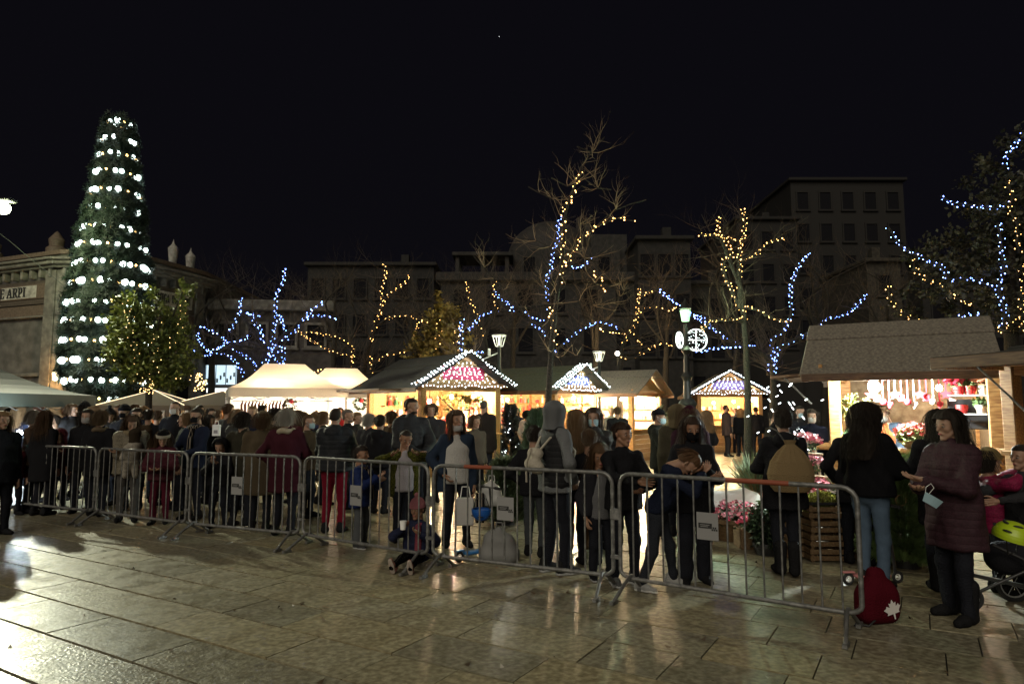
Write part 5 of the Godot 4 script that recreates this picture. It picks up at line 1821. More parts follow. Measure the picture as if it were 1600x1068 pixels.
	for k in 46:
		var q := Vector3(rng.randf_range(-0.35, 0.35), rng.randf_range(-0.1, 1.05), rng.randf_range(-0.9, 0.6))
		ib.seg(q, q + Vector3(0.035, -0.045 if k % 2 else 0.02, 0), 0.006, -1, 4)
	part("bulbs", ib, M.led, o2, "stuff")


# ---------- plants and flowers ----------
func pot(r0: float, r1: float, h: float) -> MB:
	return MB.new().lathe(PackedVector2Array([Vector2(0, h - 0.03), Vector2(r1 * 0.86, h - 0.03), Vector2(r1 * 0.88, h), Vector2(r1, h), Vector2(r1, h - 0.05), Vector2(r1 * 0.93, h - 0.055), Vector2(r0, 0), Vector2(0, 0)]), 14)


func blade(l: float, w: float) -> ArrayMesh:
	var b := MB.new()
	b.quad(Vector3(-w, 0, 0), Vector3(w, 0, 0), Vector3(w * 0.7, l * 0.6, l * 0.08), Vector3(-w * 0.7, l * 0.6, l * 0.08), Vector3(0, 0, 1))
	b.quad(Vector3(-w * 0.7, l * 0.6, l * 0.08), Vector3(w * 0.7, l * 0.6, l * 0.08), Vector3(0, l, l * 0.25), Vector3(0, l, l * 0.25), Vector3(0, 0, 1))
	return b.mesh()


func flower_mesh(n: int, r: float) -> ArrayMesh:
	var b := MB.new()
	for k in n:
		var a := TAU * k / n
		var d := Vector3(cos(a), 0.45, sin(a)) * r
		var s := Vector3(-sin(a), 0, cos(a)) * r * 0.42
		b.quad(Vector3.ZERO, d * 0.55 + s, d, d * 0.55 - s, Vector3.UP)
	return b.mesh()


func bloom(root: Node3D, c: Vector3, rad: Vector3, n: int, fl: Mesh, c0: Color, c1: Color, leaves: int, lc: Color) -> void:
	var xs := []
	var cs := []
	for k in n:
		var u := Vector3(rng.randfn(), absf(rng.randfn()) * 0.9, rng.randfn()).normalized() * rng.randf_range(0.75, 1.05)
		xs.append(Transform3D(Basis.from_euler(Vector3(rng.randf_range(-0.8, 0.8), rng.randf() * 6, rng.randf_range(-0.8, 0.8))).scaled(Vector3.ONE * rng.randf_range(0.7, 1.3)), c + u * rad))
		cs.append(c0.lerp(c1, rng.randf()) * rng.randf_range(0.75, 1.2))
	if n > 0:
		swarm("blossom", fl, M.petal, xs, cs, root)
	xs = []
	cs = []
	for k in leaves:
		var u := Vector3(rng.randfn(), rng.randfn() * 0.8, rng.randfn()).normalized() * pow(rng.randf(), 0.4)
		xs.append(Transform3D(Basis.from_euler(Vector3(rng.randf_range(-1.2, 1.2), rng.randf() * 6, rng.randf_range(-1.2, 1.2))).scaled(Vector3.ONE * rng.randf_range(0.7, 1.4)), c + u * rad * 0.95 - Vector3(0, rad.y * 0.2, 0)))
		cs.append(lc * rng.randf_range(0.6, 1.4))
	if leaves > 0:
		swarm("leaves", leaf_mesh(0.06, 0.02), M.leaf, xs, cs, root)


func conifer(root: Node3D, h: float, r: float, n: int, c: Color, narrow := false) -> void:
	part("stem", MB.new().seg(Vector3.ZERO, Vector3(0, h * 0.95, 0), 0.02, 0.006, 6), M.bark, root)
	var sp := MB.new()
	for k in 9:
		var t := k / 8.0
		for s in [-1, 1]:
			var p := Vector3(0, 0.16 * t, 0)
			sp.quad(p, p + Vector3(s * 0.035, 0.03, 0.006), p + Vector3(s * 0.036, 0.037, 0.006), p + Vector3(0, 0.012, 0), Vector3(0, 0, 1))
			sp.quad(p, p + Vector3(0.006, 0.03, s * 0.035), p + Vector3(0.006, 0.037, s * 0.036), p + Vector3(0, 0.012, 0), Vector3(1, 0, 0))
	sp.seg(Vector3.ZERO, Vector3(0, 0.17, 0), 0.004, 0.002, 3)
	var xs := []
	var cs := []
	for k in n:
		var y := h * (0.08 + 0.92 * pow(rng.randf(), 1.25))
		var rr := r * (1.0 - pow(y / h, 1.0 if not narrow else 2.2)) * rng.randf_range(0.35, 1.0) + 0.01
		var f := rng.randf() * TAU
		var out := Vector3(cos(f), rng.randf_range(0.2, 0.9) if not narrow else 1.6, sin(f)).normalized()
		var x := out.cross(Vector3(0.3, 0.2, 1)).normalized()
		xs.append(Transform3D(Basis(x, out, x.cross(out)).scaled(Vector3.ONE * rng.randf_range(0.7, 1.25)), Vector3(cos(f) * rr, y, sin(f) * rr)))
		cs.append(c * rng.randf_range(0.6, 1.5))
	swarm("foliage", sp.mesh(), M.needle, xs, cs, root)


func crate(w: float, h: float, d: float) -> Node3D:
	var o := Node3D.new()
	for s in [-1, 1]:
		for k in 2:
			part("slat", MB.new().bev(Vector3(0, h * (0.27 + 0.46 * k), s * d * 0.5), Vector3(w, h * 0.34, 0.012), 0.003), M.crate_wood, o)
			part("slat", MB.new().bev(Vector3(s * (w * 0.5 - 0.008), h * (0.27 + 0.46 * k), 0), Vector3(0.012, h * 0.34, d - 0.014), 0.003), M.crate_wood, o)
		for e in [-1, 1]:
			part("corner_post", MB.new().box(Vector3(s * (w * 0.5 - 0.03), h * 0.5, e * (d * 0.5 - 0.022)), Vector3(0.03, h, 0.03)), M.crate_wood, o)
	part("base", MB.new().box(Vector3(0, 0.02, 0), Vector3(w - 0.03, 0.012, d - 0.03)), M.crate_wood, o)
	return o


func build_flowers() -> void:
	rng.seed = 66
	var fl := flower_mesh(6, 0.03)
	var pink0 := Color(0.5, 0.03, 0.1)
	var pink1 := Color(0.7, 0.35, 0.42)
	# potted silvery shrub in an orange pot
	var o := thing("potted_plant", "bushy silver green plant in an orange pot behind the nearest barrier", "potted plant", gx(1186, 9.6))
	part("pot", MB.new().add(pot(0.14, 0.2, 0.36), Transform3D(Basis.IDENTITY, Vector3(0, 0.18, 0))), M.terracotta, o)
	part("stand", MB.new().bev(Vector3(0, 0.09, 0), Vector3(0.36, 0.18, 0.36), 0.01), M.crate_wood, o)
	var xs := []
	var cs := []
	for k in 420:
		var f := rng.randf() * TAU
		var t := rng.randf_range(0.05, 1.0)
		var dir := Vector3(cos(f) * t, 1.15 - 0.5 * t, sin(f) * t).normalized()
		var x := dir.cross(Vector3(0.2, 0.1, 1)).normalized()
		var low := k % 3 == 0
		xs.append(Transform3D(Basis(x, dir, x.cross(dir)).scaled(Vector3.ONE * rng.randf_range(0.55, 1.05) * (0.8 if low else 1.0)), Vector3(cos(f) * 0.12 * t, 0.52 + rng.randf() * 0.22, sin(f) * 0.12 * t)))
		cs.append((Color(0.2, 0.14, 0.07) if low else Color(0.14, 0.2, 0.12)) * rng.randf_range(0.6, 1.5))
	swarm("leaves", blade(0.42, 0.014), M.leaf, xs, cs, o)
	# basket of heather in a white wrap
	o = thing("heather_basket", "low basket of pink heather half covered with white wrapping", "flowers", gx(1150, 9.1))
	part("basket", pot(0.3, 0.42, 0.28), M.crate_wood, o)
	bloom(o, Vector3(-0.05, 0.3, 0.08), Vector3(0.42, 0.18, 0.34), 300, fl, pink0, pink1, 160, Color(0.05, 0.07, 0.03))
	var wr := MB.new().field([[Vector3(-0.3, 0.5, -0.18), Vector3(0.3, 0.46, -0.2), 0.10, 0.12, 1.0], [Vector3(-0.36, 0.36, -0.1), Vector3(0.38, 0.32, -0.12), 0.12, 0.12, 1.0], [Vector3(-0.1, 0.42, -0.28), Vector3(0.2, 0.56, -0.25), 0.1, 0.06, 1.0]], 0.03, 0.08)
	part("white_wrap", wr, M.white, o)
	# second planter with pink flowers further left
	o = thing("flower_box", "small box of red cyclamen beside the white wrapped basket", "flowers", gx(1178, 8.5))
	part("box", MB.new().bev(Vector3(0, 0.12, 0), Vector3(0.4, 0.24, 0.3), 0.01), M.crate_wood, o)
	bloom(o, Vector3(0, 0.26, 0), Vector3(0.2, 0.14, 0.15), 90, fl, pink0, Color(0.6, 0.1, 0.15), 90, Color(0.04, 0.07, 0.03))
	# clipped dark bush on the ground
	o = thing("round_bush", "dark clipped bush standing on the paving before the crates", "shrub", gx(1198, 8.1))
	part("pot", pot(0.12, 0.16, 0.14), M.plastic_black, o)
	crown(o, [[Vector3(0, 0.3, 0), Vector3(0.2, 0.26, 0.2)], [Vector3(0.1, 0.18, 0.05), Vector3(0.16, 0.14, 0.16)]], 2600, leaf_mesh(0.035, 0.014), M.leaf, Color(0.02, 0.04, 0.02), Color(0.05, 0.09, 0.04), 0.7, 1.3, "foliage")
	# rack of heather rising beside the stall post
	o = thing("flower_rack", "tiered rack of pink and white heather left of the flower stall post", "flowers", gx(1276, 9.4))
	for k in 3:
		part("shelf", MB.new().bev(Vector3(0, 0.45 + 0.3 * k, -0.12 * k), Vector3(0.36, 0.03, 0.3), 0.005), M.crate_wood, o)
		bloom(o, Vector3(0, 0.60 + 0.3 * k, -0.12 * k + 0.05), Vector3(0.2, 0.14, 0.16), 150, fl, pink0, Color(0.75, 0.55, 0.58), 70, Color(0.05, 0.08, 0.04))
	for s in [-1, 1]:
		part("leg", MB.new().bar(Vector3(s * 0.16, 0, 0.1), Vector3(s * 0.16, 1.1, -0.3), 0.03, 0.03), M.crate_wood, o)
		part("leg", MB.new().bar(Vector3(s * 0.16, 0, -0.3), Vector3(s * 0.16, 1.1, -0.33), 0.03, 0.03, Vector3.BACK), M.crate_wood, o)
	# table of cyclamen pots
	o = thing("flower_table", "low plank table in front of the flower stall counter", "table", gx(1300, 8.75))
	for k in 3:
		part("plank", MB.new().bev(Vector3(0, 0.47, -0.2 + 0.2 * k), Vector3(1.15, 0.03, 0.19), 0.005), M.pale_wood, o)
	part("apron", MB.new().bev(Vector3(0, 0.41, 0.27), Vector3(1.1, 0.09, 0.02), 0.004), M.crate_wood, o)
	for sx in [-1, 1]:
		for sz in [-1, 1]:
			part("leg", MB.new().box(Vector3(sx * 0.5, 0.225, sz * 0.23), Vector3(0.05, 0.45, 0.05)), M.crate_wood, o)
	var tb := o.transform
	for k in 14:
		var p := tb * Vector3(-0.5 + 0.165 * (k % 7), 0.485, -0.12 + 0.25 * (k / 7))
		var c := thing("cyclamen_pot", "potted %s cyclamen, %s from the left in the %s row on the low plank table" % ["white" if k % 3 == 1 else "pink", ORD[k % 7], "back" if k < 7 else "front"], "flowers", p, rng.randf() * 6, "cyclamen pots on the low plank table")
		part("pot", pot(0.04, 0.055, 0.08), M.terracotta, c)
		var w := k % 3 == 1
		bloom(c, Vector3(0, 0.13, 0), Vector3(0.08, 0.08, 0.08), 26, fl, Color(0.7, 0.6, 0.58) if w else pink0, Color(0.8, 0.75, 0.7) if w else Color(0.65, 0.2, 0.26), 26, Color(0.04, 0.07, 0.035))
	# crate stacks with moss on top
	for q in [[1243, 8.05, 3, 0.36, "left crate stack"], [1288, 7.85, 4, 0.42, "middle crate stack"], [1336, 7.95, 3, 0.36, "right crate stack"]]:
		var base := gx(q[0], q[1])
		for k in q[2]:
			var c := crate(q[3], 0.15, 0.3)
			c.name = numbered("wooden_crate")
			add_child(c, true)
			c.position = base + Vector3(0, 0.153 * k, 0)
			c.rotation.y = rng.randf_range(-0.05, 0.05)
			tag(c, "slatted wooden crate, %s of the %s before the flower stall" % [["bottom one", "second up", "third up", "fourth up"][k], q[4]], "crate")
		var ms := thing("moss_tray", "tray of yellow green moss on top of the %s" % q[4], "moss", base + Vector3(0, 0.153 * q[2], 0))
		part("tray", MB.new().bev(Vector3(0, 0.015, 0), Vector3(q[3] * 0.9, 0.03, 0.26), 0.005), M.plastic_black, ms)
		var mx := []
		var mc := []
		for n in 900:
			var u := Vector3(rng.randf_range(-1, 1), 0, rng.randf_range(-1, 1))
			var y := 0.03 + 0.09 * (1.0 - u.x * u.x) * (1.0 - u.z * u.z) * rng.randf_range(0.7, 1.1)
			mx.append(Transform3D(Basis.from_euler(Vector3(rng.randf_range(-0.7, 0.7), rng.randf() * 6, rng.randf_range(-0.7, 0.7))), Vector3(u.x * q[3] * 0.44, y, u.z * 0.13)))
			mc.append(Color(0.22, 0.24, 0.04).lerp(Color(0.32, 0.3, 0.06), rng.randf()) * rng.randf_range(0.6, 1.3))
		swarm("moss", leaf_mesh(0.03, 0.008), M.leaf, mx, mc, ms)
		part("moss_bed", MB.new().ell(Vector3(0, 0.03, 0), Vector3(q[3] * 0.42, 0.075, 0.12), 14, 8), mk(0.12, 0.14, 0.03, 0.95), ms)
	# fir in a black pot between the two women
	o = thing("potted_fir", "dense green fir in a black pot between the jeans and the burgundy coat", "potted plant", gx(1416, 7.5))
	part("pot", pot(0.15, 0.19, 0.26), M.plastic_black, o)
	conifer(o, 1.1, 0.36, 1500, Color(0.15, 0.23, 0.08))
	for q in [[-0.13, 0.72, 0.2], [0.1, 0.6, 0.27], [0.05, 0.84, 0.17]]:
		var ring := PackedVector3Array()
		for k in 13:
			ring.append(Vector3(q[0] + 0.055 * cos(TAU * k / 12), q[1] + 0.055 * sin(TAU * k / 12), q[2]))
		part("wicker_ring", MB.new().tube(ring, 0.006, 4, false), M.pale_wood, o)
	o = thing("red_flowers", "red flowers low beside the black potted fir", "flowers", gx(1447, 8.6))
	part("pot", pot(0.12, 0.16, 0.2), M.plastic_black, o)
	bloom(o, Vector3(0, 0.32, 0), Vector3(0.16, 0.16, 0.16), 80, fl, Color(0.45, 0.02, 0.03), Color(0.6, 0.08, 0.1), 60, Color(0.04, 0.07, 0.03))
	single("wooden_stake", MB.new().bev(Vector3(0, 0.25, 0), Vector3(0.06, 0.5, 0.06), 0.005), M.crate_wood, "short wooden stake beside the black potted fir", "stake", gx(1437, 8.0))
	# leafy pots and flowers filling the foot of the stall
	for q in [[1322, 8.35, 0.42, 0, "leafy green pot behind the end of the nearest barrier"], [1398, 8.2, 0.5, 0, "leafy green pot between the jeans and the fir"], [1215, 8.9, 0.55, 0, "leafy green pot left of the tan drawstring bag's owner"], [1262, 8.9, 0.35, 1, "pot of white heather below the tiered flower rack"], [1136, 9.6, 0.3, 1, "pot of pale pink heather left of the white wrapped basket"], [1250, 9.5, 0.75, 0, "tall leafy pot behind the tiered flower rack"]]:
		o = thing("potted_plant", q[4], "potted plant", gx(q[0], q[1]))
		part("pot", pot(0.11, 0.15, 0.2), M.terracotta, o)
		bloom(o, Vector3(0, 0.2 + q[2] * 0.5, 0), Vector3(0.22, q[2] * 0.5, 0.2), 160 if q[3] == 1 else 0, fl, Color(0.6, 0.4, 0.42), Color(0.8, 0.7, 0.7), 420, Color(0.12, 0.2, 0.06))
	# plants by the white shirt woman and the hoodie
	o = thing("potted_cypress", "slim dark cypress in a tub before the olive roofed stall", "potted plant", gx(838, 13.2))
	part("pot", pot(0.16, 0.22, 0.3), M.plastic_black, o)
	conifer(o, 1.52, 0.27, 1500, Color(0.03, 0.055, 0.025), true)
	o = thing("potted_plant", "pale variegated leafy plant behind the woman in the white shirt", "potted plant", gx(795, 12.0))
	part("pot", pot(0.14, 0.2, 0.3), M.plastic_black, o)
	bloom(o, Vector3(0, 0.6, 0), Vector3(0.34, 0.32, 0.3), 0, fl, pink0, pink1, 520, Color(0.2, 0.21, 0.14))
	o = thing("potted_fir", "spreading low fir branches beside the blue helmet", "potted plant", gx(790, 10.2))
	part("pot", pot(0.14, 0.2, 0.26), M.plastic_black, o)
	conifer(o, 0.88, 0.42, 900, Color(0.05, 0.07, 0.03))
	o = thing("tinsel_tree", "dark christmas tree with white lights inside the olive roofed stall", "christmas tree", gx(797, 20.2))
	conifer(o, 1.75, 0.4, 700, Color(0.02, 0.03, 0.03))
	var tb2 := MB.new()
	for k in 46:
		var y := rng.randf_range(0.3, 1.7)
		var f := rng.randf() * TAU
		tb2.ell(Vector3(cos(f) * 0.42 * (1 - y / 1.8), y, sin(f) * 0.42 * (1 - y / 1.8)), Vector3.ONE * 0.013, 4, 3)
	part("bulbs", tb2, M.led, o, "stuff")
	o = thing("pampas_grass", "tall fuzzy plume of pampas grass behind the burgundy hat", "plant", gx(1052, 12.0))
	xs = []
	cs = []
	for k in 700:
		var f := rng.randf() * TAU
		var t := rng.randf()
		xs.append(Transform3D(Basis.from_euler(Vector3(rng.randf_range(0.2, 0.8), f, 0)), Vector3(cos(f) * 0.2 * sqrt(rng.randf()), 0.6 + t * 0.85, sin(f) * 0.2 * sqrt(rng.randf()))))
		cs.append(Color(0.2, 0.16, 0.08) * rng.randf_range(0.6, 1.4))
	swarm("plume", blade(0.22, 0.006), M.leaf, xs, cs, o)
	part("pot", pot(0.16, 0.2, 0.6), M.plastic_black, o)
	o = thing("ivy_bush", "dark leafy bush below the lantern post", "shrub", gx(1045, 17.5))
	crown(o, [[Vector3(0, 0.9, 0), Vector3(0.4, 0.9, 0.4)]], 900, leaf_mesh(0.09, 0.03), M.leaf, Color(0.03, 0.04, 0.02), Color(0.09, 0.09, 0.04), 0.8, 1.4, "foliage")


func flower_stall_goods(k5: Node3D) -> void:
	var X := k5.transform
	var fl := flower_mesh(6, 0.035)
	var big := flower_mesh(8, 0.085)
	var o := thing("topiary", "round yellow green ball tree in the left of the flower stall opening", "potted plant", X * Vector3(-0.95, 1.125, -0.722))
	part("pot", pot(0.07, 0.1, 0.14), M.white, o)
	part("stem", MB.new().seg(Vector3(0, 0.1, 0), Vector3(0, 0.45, 0), 0.014, -1, 6), M.bark, o)
	crown(o, [[Vector3(0, 0.52, 0), Vector3(0.22, 0.23, 0.22)]], 1500, leaf_mesh(0.035, 0.012), M.leaf, Color(0.2, 0.22, 0.06), Color(0.32, 0.3, 0.1), 0.7, 1.3, "foliage")
	o = thing("succulent_pot", "white pot of green succulents on the left end of the flower counter", "potted plant", X * Vector3(-1.22, 1.125, -0.754))
	part("pot", pot(0.09, 0.13, 0.15), M.white, o)
	bloom(o, Vector3(0, 0.18, 0), Vector3(0.13, 0.07, 0.12), 40, fl, Color(0.1, 0.2, 0.08), Color(0.2, 0.3, 0.15), 40, Color(0.1, 0.18, 0.08))
	o = thing("flower_bowl", "wide bowl of red and green flowers on the flower counter", "flowers", X * Vector3(-1.25, 1.125, 0.016))
	part("bowl", MB.new().lathe(PackedVector2Array([Vector2(0, 0.06), Vector2(0.19, 0.11), Vector2(0.2, 0.11), Vector2(0.1, 0), Vector2(0, 0)]), 16), M.crate_wood, o)
	bloom(o, Vector3(0, 0.18, 0), Vector3(0.27, 0.17, 0.2), 130, fl, Color(0.5, 0.03, 0.05), Color(0.6, 0.2, 0.15), 260, Color(0.13, 0.17, 0.05))
	o = thing("driftwood", "twisted pale driftwood lying on the flower counter", "driftwood", X * Vector3(-1.28, 1.125, 0.344))
	part("branch", MB.new().tube(PackedVector3Array([Vector3(-0.28, 0.01, 0), Vector3(-0.1, 0.04, 0.03), Vector3(0.1, 0.02, 0), Vector3(0.25, 0.05, 0.02)]), [0.012, 0.02, 0.018, 0.008], 6), M.pale_wood, o)
	part("branch", MB.new().tube(PackedVector3Array([Vector3(-0.1, 0.02, 0.05), Vector3(0.05, 0.12, 0.03), Vector3(0.2, 0.2, 0.0)]), [0.012, 0.01, 0.005], 5), M.pale_wood, o)
	o = thing("gift_bag", "white and red bag of decorations right of the flower bowl", "bag", X * Vector3(-1.15, 1.125, 0.344))
	part("bag", MB.new().field([[Vector3(0, 0.06, 0), Vector3(0, 0.2, 0), 0.075, 0.065, 0.9], [Vector3(-0.05, 0.26, 0), Vector3(0.06, 0.27, 0), 0.03, 0.03, 1.0]], 0.018, 0.05, 0.0), mk(0.65, 0.55, 0.52, 0.6), o)
	for q in [[1.61, 0.75, Color(0.5, 0.02, 0.02), 1, "red pot on the lower white shelf of the flower stall"], [1.61, 1.02, Color(0.55, 0.5, 0.45), 2, "cream pot on the lower white shelf of the flower stall"], [1.872, 0.72, Color(0.5, 0.02, 0.02), 0, "red leaved poinsettia on the upper white shelf"], [1.872, 0.88, Color(0.55, 0.02, 0.02), 2, "green plant in a bright red pot on the upper white shelf"], [1.872, 1.06, Color(0.6, 0.57, 0.5), 3, "salmon poinsettia in a white pot on the upper white shelf"]]:
		o = thing("poinsettia_pot", q[4], "potted plant", X * Vector3(-1.0, q[0], q[1] * 0.82))
		part("pot", pot(0.055, 0.075, 0.12), mk(q[2].r, q[2].g, q[2].b, 0.5), o)
		if q[3] == 0:
			bloom(o, Vector3(0, 0.16, 0), Vector3(0.13, 0.08, 0.12), 26, big, Color(0.45, 0.01, 0.03), Color(0.6, 0.04, 0.08), 30, Color(0.05, 0.1, 0.03))
		elif q[3] == 3:
			bloom(o, Vector3(0, 0.17, 0), Vector3(0.15, 0.08, 0.14), 30, big, Color(0.65, 0.28, 0.16), Color(0.75, 0.4, 0.28), 20, Color(0.05, 0.1, 0.03))
		elif q[3] == 2:
			bloom(o, Vector3(0, 0.14, 0), Vector3(0.1, 0.08, 0.1), 0, fl, Color.RED, Color.RED, 60, Color(0.1, 0.16, 0.06))
	# ornaments hanging on ribbons from the inner rail
	for k in 14:
		var z := -0.5 + k * 0.078
		var red := k % 3 != 1
		var ln := 0.16 + 0.17 * ((k * 5) % 4) / 3.0
		var h := thing("hanging_ornament", "%s %s ornament hanging in the flower stall, %s from the left" % ["red" if red else "white", ["star", "block", "ball", "heart"][k % 4], (ORD[k] if k < 10 else ["eleventh", "twelfth", "thirteenth", "last"][k - 10])], "ornament", X * Vector3(-1.0 + 0.04 * (k % 2), 2.10, z), k5.rotation.y, "ornaments hanging in the flower stall")
		var rm: Material = mk(0.5, 0.03, 0.05, 0.6) if red else mk(0.65, 0.6, 0.52, 0.6)
		part("ribbon", MB.new().box(Vector3(0, -ln * 0.5, 0), Vector3(0.012, ln, 0.018)), rm, h)
		var mb := MB.new()
		match k % 4:
			0:
				var star := PackedVector2Array()
				for q in 10:
					var a := TAU * q / 10 + PI / 2
					star.append(Vector2(cos(a), sin(a)) * (0.085 if q % 2 == 0 else 0.038))
				mb.prism(star, -0.006, 0.006, Transform3D(Basis(Vector3.UP, -PI / 2), Vector3(0, -ln - 0.06, 0)))
			1:
				mb.bev(Vector3(0, -ln - 0.05, 0), Vector3(0.03, 0.1, 0.09), 0.008)
			2:
				mb.ell(Vector3(0, -ln - 0.05, 0), Vector3(0.05, 0.05, 0.05), 10, 7)
			3:
				mb.field([[Vector3(0, -ln - 0.02, -0.02), Vector3(0, -ln - 0.08, 0), 0.03, 0.012, 1.0], [Vector3(0, -ln - 0.02, 0.02), Vector3(0, -ln - 0.08, 0), 0.03, 0.012, 1.0]], 0.009, 0.01)
		part("ornament", mb, rm, h)


# ---------- people ----------
var HEAD: MB
var folds := FastNoiseLite.new()
var HAND: MB
var HAND_OPEN: MB
var shoe_mesh := {}
var hair_mesh := {}
var cloth_cache := {}


func cloth(c: Color, kind := "") -> StandardMaterial3D:
	var key := "%s%s" % [c.to_html(), kind]
	if cloth_cache.has(key):
		return cloth_cache[key]
	c = Color(c.r * 1.1, c.g * 1.1, c.b * 1.1) if kind != "hair" else c
	var m := textured(c, T.cloth, 3.0, 0.85)
	match kind:
		"puffy":
			m = textured(c, T.grain, 3.0, 0.72, T.quilt, 0.45)
			m.uv1_scale = Vector3(8.0, 8.0, 8.0)
		"denim":
			m = textured(c, T.cloth, 2.0, 0.9, T.fine, 0.1)
		"camo":
			m = textured(c, T.camo, 2.6, 0.85)
		"stripe":
			m = textured(c, T.stripe, 14.0, 0.9)
		"fur":
			m = textured(c, T.cloth, 5.0, 0.95, T.fine, 1.5)
		"hair":
			m = textured(c, T.cloth, 4.0, 0.62, T.fine, 0.25)
			m.metallic_specular = 0.3
			m.uv1_scale = Vector3(9, 1.5, 9)
		_:
			m.heightmap_enabled = true
			m.heightmap_texture = T.stone
			m.heightmap_scale = 0.8
	m.metallic_specular = 0.3 if kind in ["puffy", "hair"] else 0.12
	cloth_cache[key] = m
	return m


func make_templates() -> void:
	folds.seed = 5
	folds.frequency = 5.0
	folds.fractal_octaves = 3
	# head: unit height, chin at 0, facing +Z
	HEAD = MB.new()
	HEAD.col = Color.WHITE
	var hb := [[Vector3(0, 0.62, -0.09), Vector3(0, 0.64, 0.05), 0.345, 0.33, 1.1], [Vector3(0, 0.50, 0.12), Vector3(0, 0.22, 0.19), 0.265, 0.165, 1.0], [Vector3(-0.12, 0.42, 0.22), Vector3(0.12, 0.42, 0.22), 0.13, 0.13, 1.0], [Vector3(-0.03, 0.07, 0.30), Vector3(0.03, 0.07, 0.30), 0.07, 0.07, 1.0], [Vector3(-0.22, 0.3, 0.02), Vector3(-0.04, 0.08, 0.25), 0.09, 0.07, 1.0], [Vector3(0.22, 0.3, 0.02), Vector3(0.04, 0.08, 0.25), 0.09, 0.07, 1.0], [Vector3(0, 0.54, 0.385), Vector3(0, 0.40, 0.465), 0.03, 0.052, 1.0], [Vector3(-0.15, 0.585, 0.315), Vector3(0.15, 0.585, 0.315), 0.05, 0.05, 1.0], [Vector3(-0.05, 0.25, 0.37), Vector3(0.05, 0.25, 0.37), 0.038, 0.038, 1.0], [Vector3(-0.35, 0.54, -0.05), Vector3(-0.335, 0.40, -0.0), 0.05, 0.035, 1.0], [Vector3(0.35, 0.54, -0.05), Vector3(0.335, 0.40, -0.0), 0.05, 0.035, 1.0], [Vector3(0, 0.22, -0.08), Vector3(0, -0.32, -0.12), 0.235, 0.25, 1.0]]
	HEAD.field(hb, 0.036, 0.05, -1e9, [[Vector3(-0.15, 0.515, 0.45), 0.058], [Vector3(0.15, 0.515, 0.45), 0.058]])
	for s in [-1, 1]:
		HEAD.col = Color(0.2, 0.16, 0.14)
		HEAD.ell(Vector3(s * 0.145, 0.513, 0.345), Vector3(0.056, 0.03, 0.058), 8, 6)
		HEAD.col = Color(0.02, 0.015, 0.01)
		HEAD.ell(Vector3(s * 0.143, 0.513, 0.392), Vector3(0.024, 0.024, 0.014), 8, 5)
		HEAD.ell(Vector3(s * 0.15, 0.605, 0.362), Vector3(0.085, 0.016, 0.02), 8, 5, Basis(Vector3.BACK, s * -0.12))
	HEAD.col = Color(0.30, 0.09, 0.08)
	HEAD.ell(Vector3(0, 0.262, 0.402), Vector3(0.085, 0.016, 0.02), 10, 5)
	HEAD.ell(Vector3(0, 0.236, 0.398), Vector3(0.07, 0.02, 0.02), 10, 5)
	# right hand hanging down, palm towards +X (the body), fingers -Y, thumb forward +Z
	for variant in 2:
		var mb := MB.new()
		mb.col = Color.WHITE
		var op := variant == 1
		var b := [[Vector3(0, 0.03, 0), Vector3(0, -0.02, 0), 0.024, 0.026, 1.0], [Vector3(0, -0.02, -0.022), Vector3(0.002, -0.085, -0.026), 0.016, 0.014, 1.0], [Vector3(0, -0.02, 0.02), Vector3(0.002, -0.088, 0.027), 0.017, 0.0145, 1.0], [Vector3(0, -0.03, 0), Vector3(0.002, -0.09, 0.0), 0.016, 0.015, 1.0]]
		for f in 4:
			var z := 0.030 - 0.0195 * f
			var ln: float = [0.072, 0.080, 0.074, 0.058][f]
			var cu: float = (0.25 if op else 0.75) + 0.12 * f
			var sp := (0.10 if op else 0.03) * (1.5 - f)
			var p := Vector3(0.003, -0.088 + (0.004 if f == 3 else 0.0) + (0.003 if f == 0 else 0.0), z)
			var a := 0.12
			for k in 3:
				var l: float = ln * [0.45, 0.30, 0.25][k]
				var q: Vector3 = p + Vector3(sin(a), -cos(a), sp).normalized() * l
				b.append([p, q, 0.0088 - 0.0008 * k, 0.0083 - 0.0009 * k, 1.0])
				p = q
				a += cu * 0.62
		var t0 := Vector3(0.006, -0.022, 0.026)
		var t1 := t0 + Vector3(0.012, -0.030, 0.028)
		var t2 := t1 + Vector3(0.010, -0.028, 0.008)
		var t3 := t2 + Vector3(0.008, -0.022, -0.002)
		b.append([t0, t1, 0.0135, 0.0105, 1.0])
		b.append([t1, t2, 0.0105, 0.0092, 1.0])
		b.append([t2, t3, 0.0092, 0.0075, 1.0])
		mb.field(b, 0.005, 0.004)
		if variant == 0:
			HAND = mb
		else:
			HAND_OPEN = mb
	var sh := MB.new().field([[Vector3(0, 0.045, -0.05), Vector3(0, 0.04, 0.06), 0.042, 0.043, 1.0], [Vector3(0, 0.04, 0.06), Vector3(0, 0.03, 0.155), 0.043, 0.032, 0.95], [Vector3(0, 0.06, -0.045), Vector3(0, 0.115, -0.04), 0.044, 0.042, 1.0]], 0.015, 0.03, 0.0)
	shoe_mesh["shoe"] = sh.mesh()
	shoe_mesh["boot"] = MB.new().field([[Vector3(0, 0.05, -0.05), Vector3(0, 0.04, 0.06), 0.045, 0.045, 1.0], [Vector3(0, 0.045, 0.06), Vector3(0, 0.035, 0.15), 0.045, 0.036, 0.95], [Vector3(0, 0.06, -0.04), Vector3(0, 0.30, -0.05), 0.05, 0.065, 1.0]], 0.016, 0.03, 0.0).mesh()
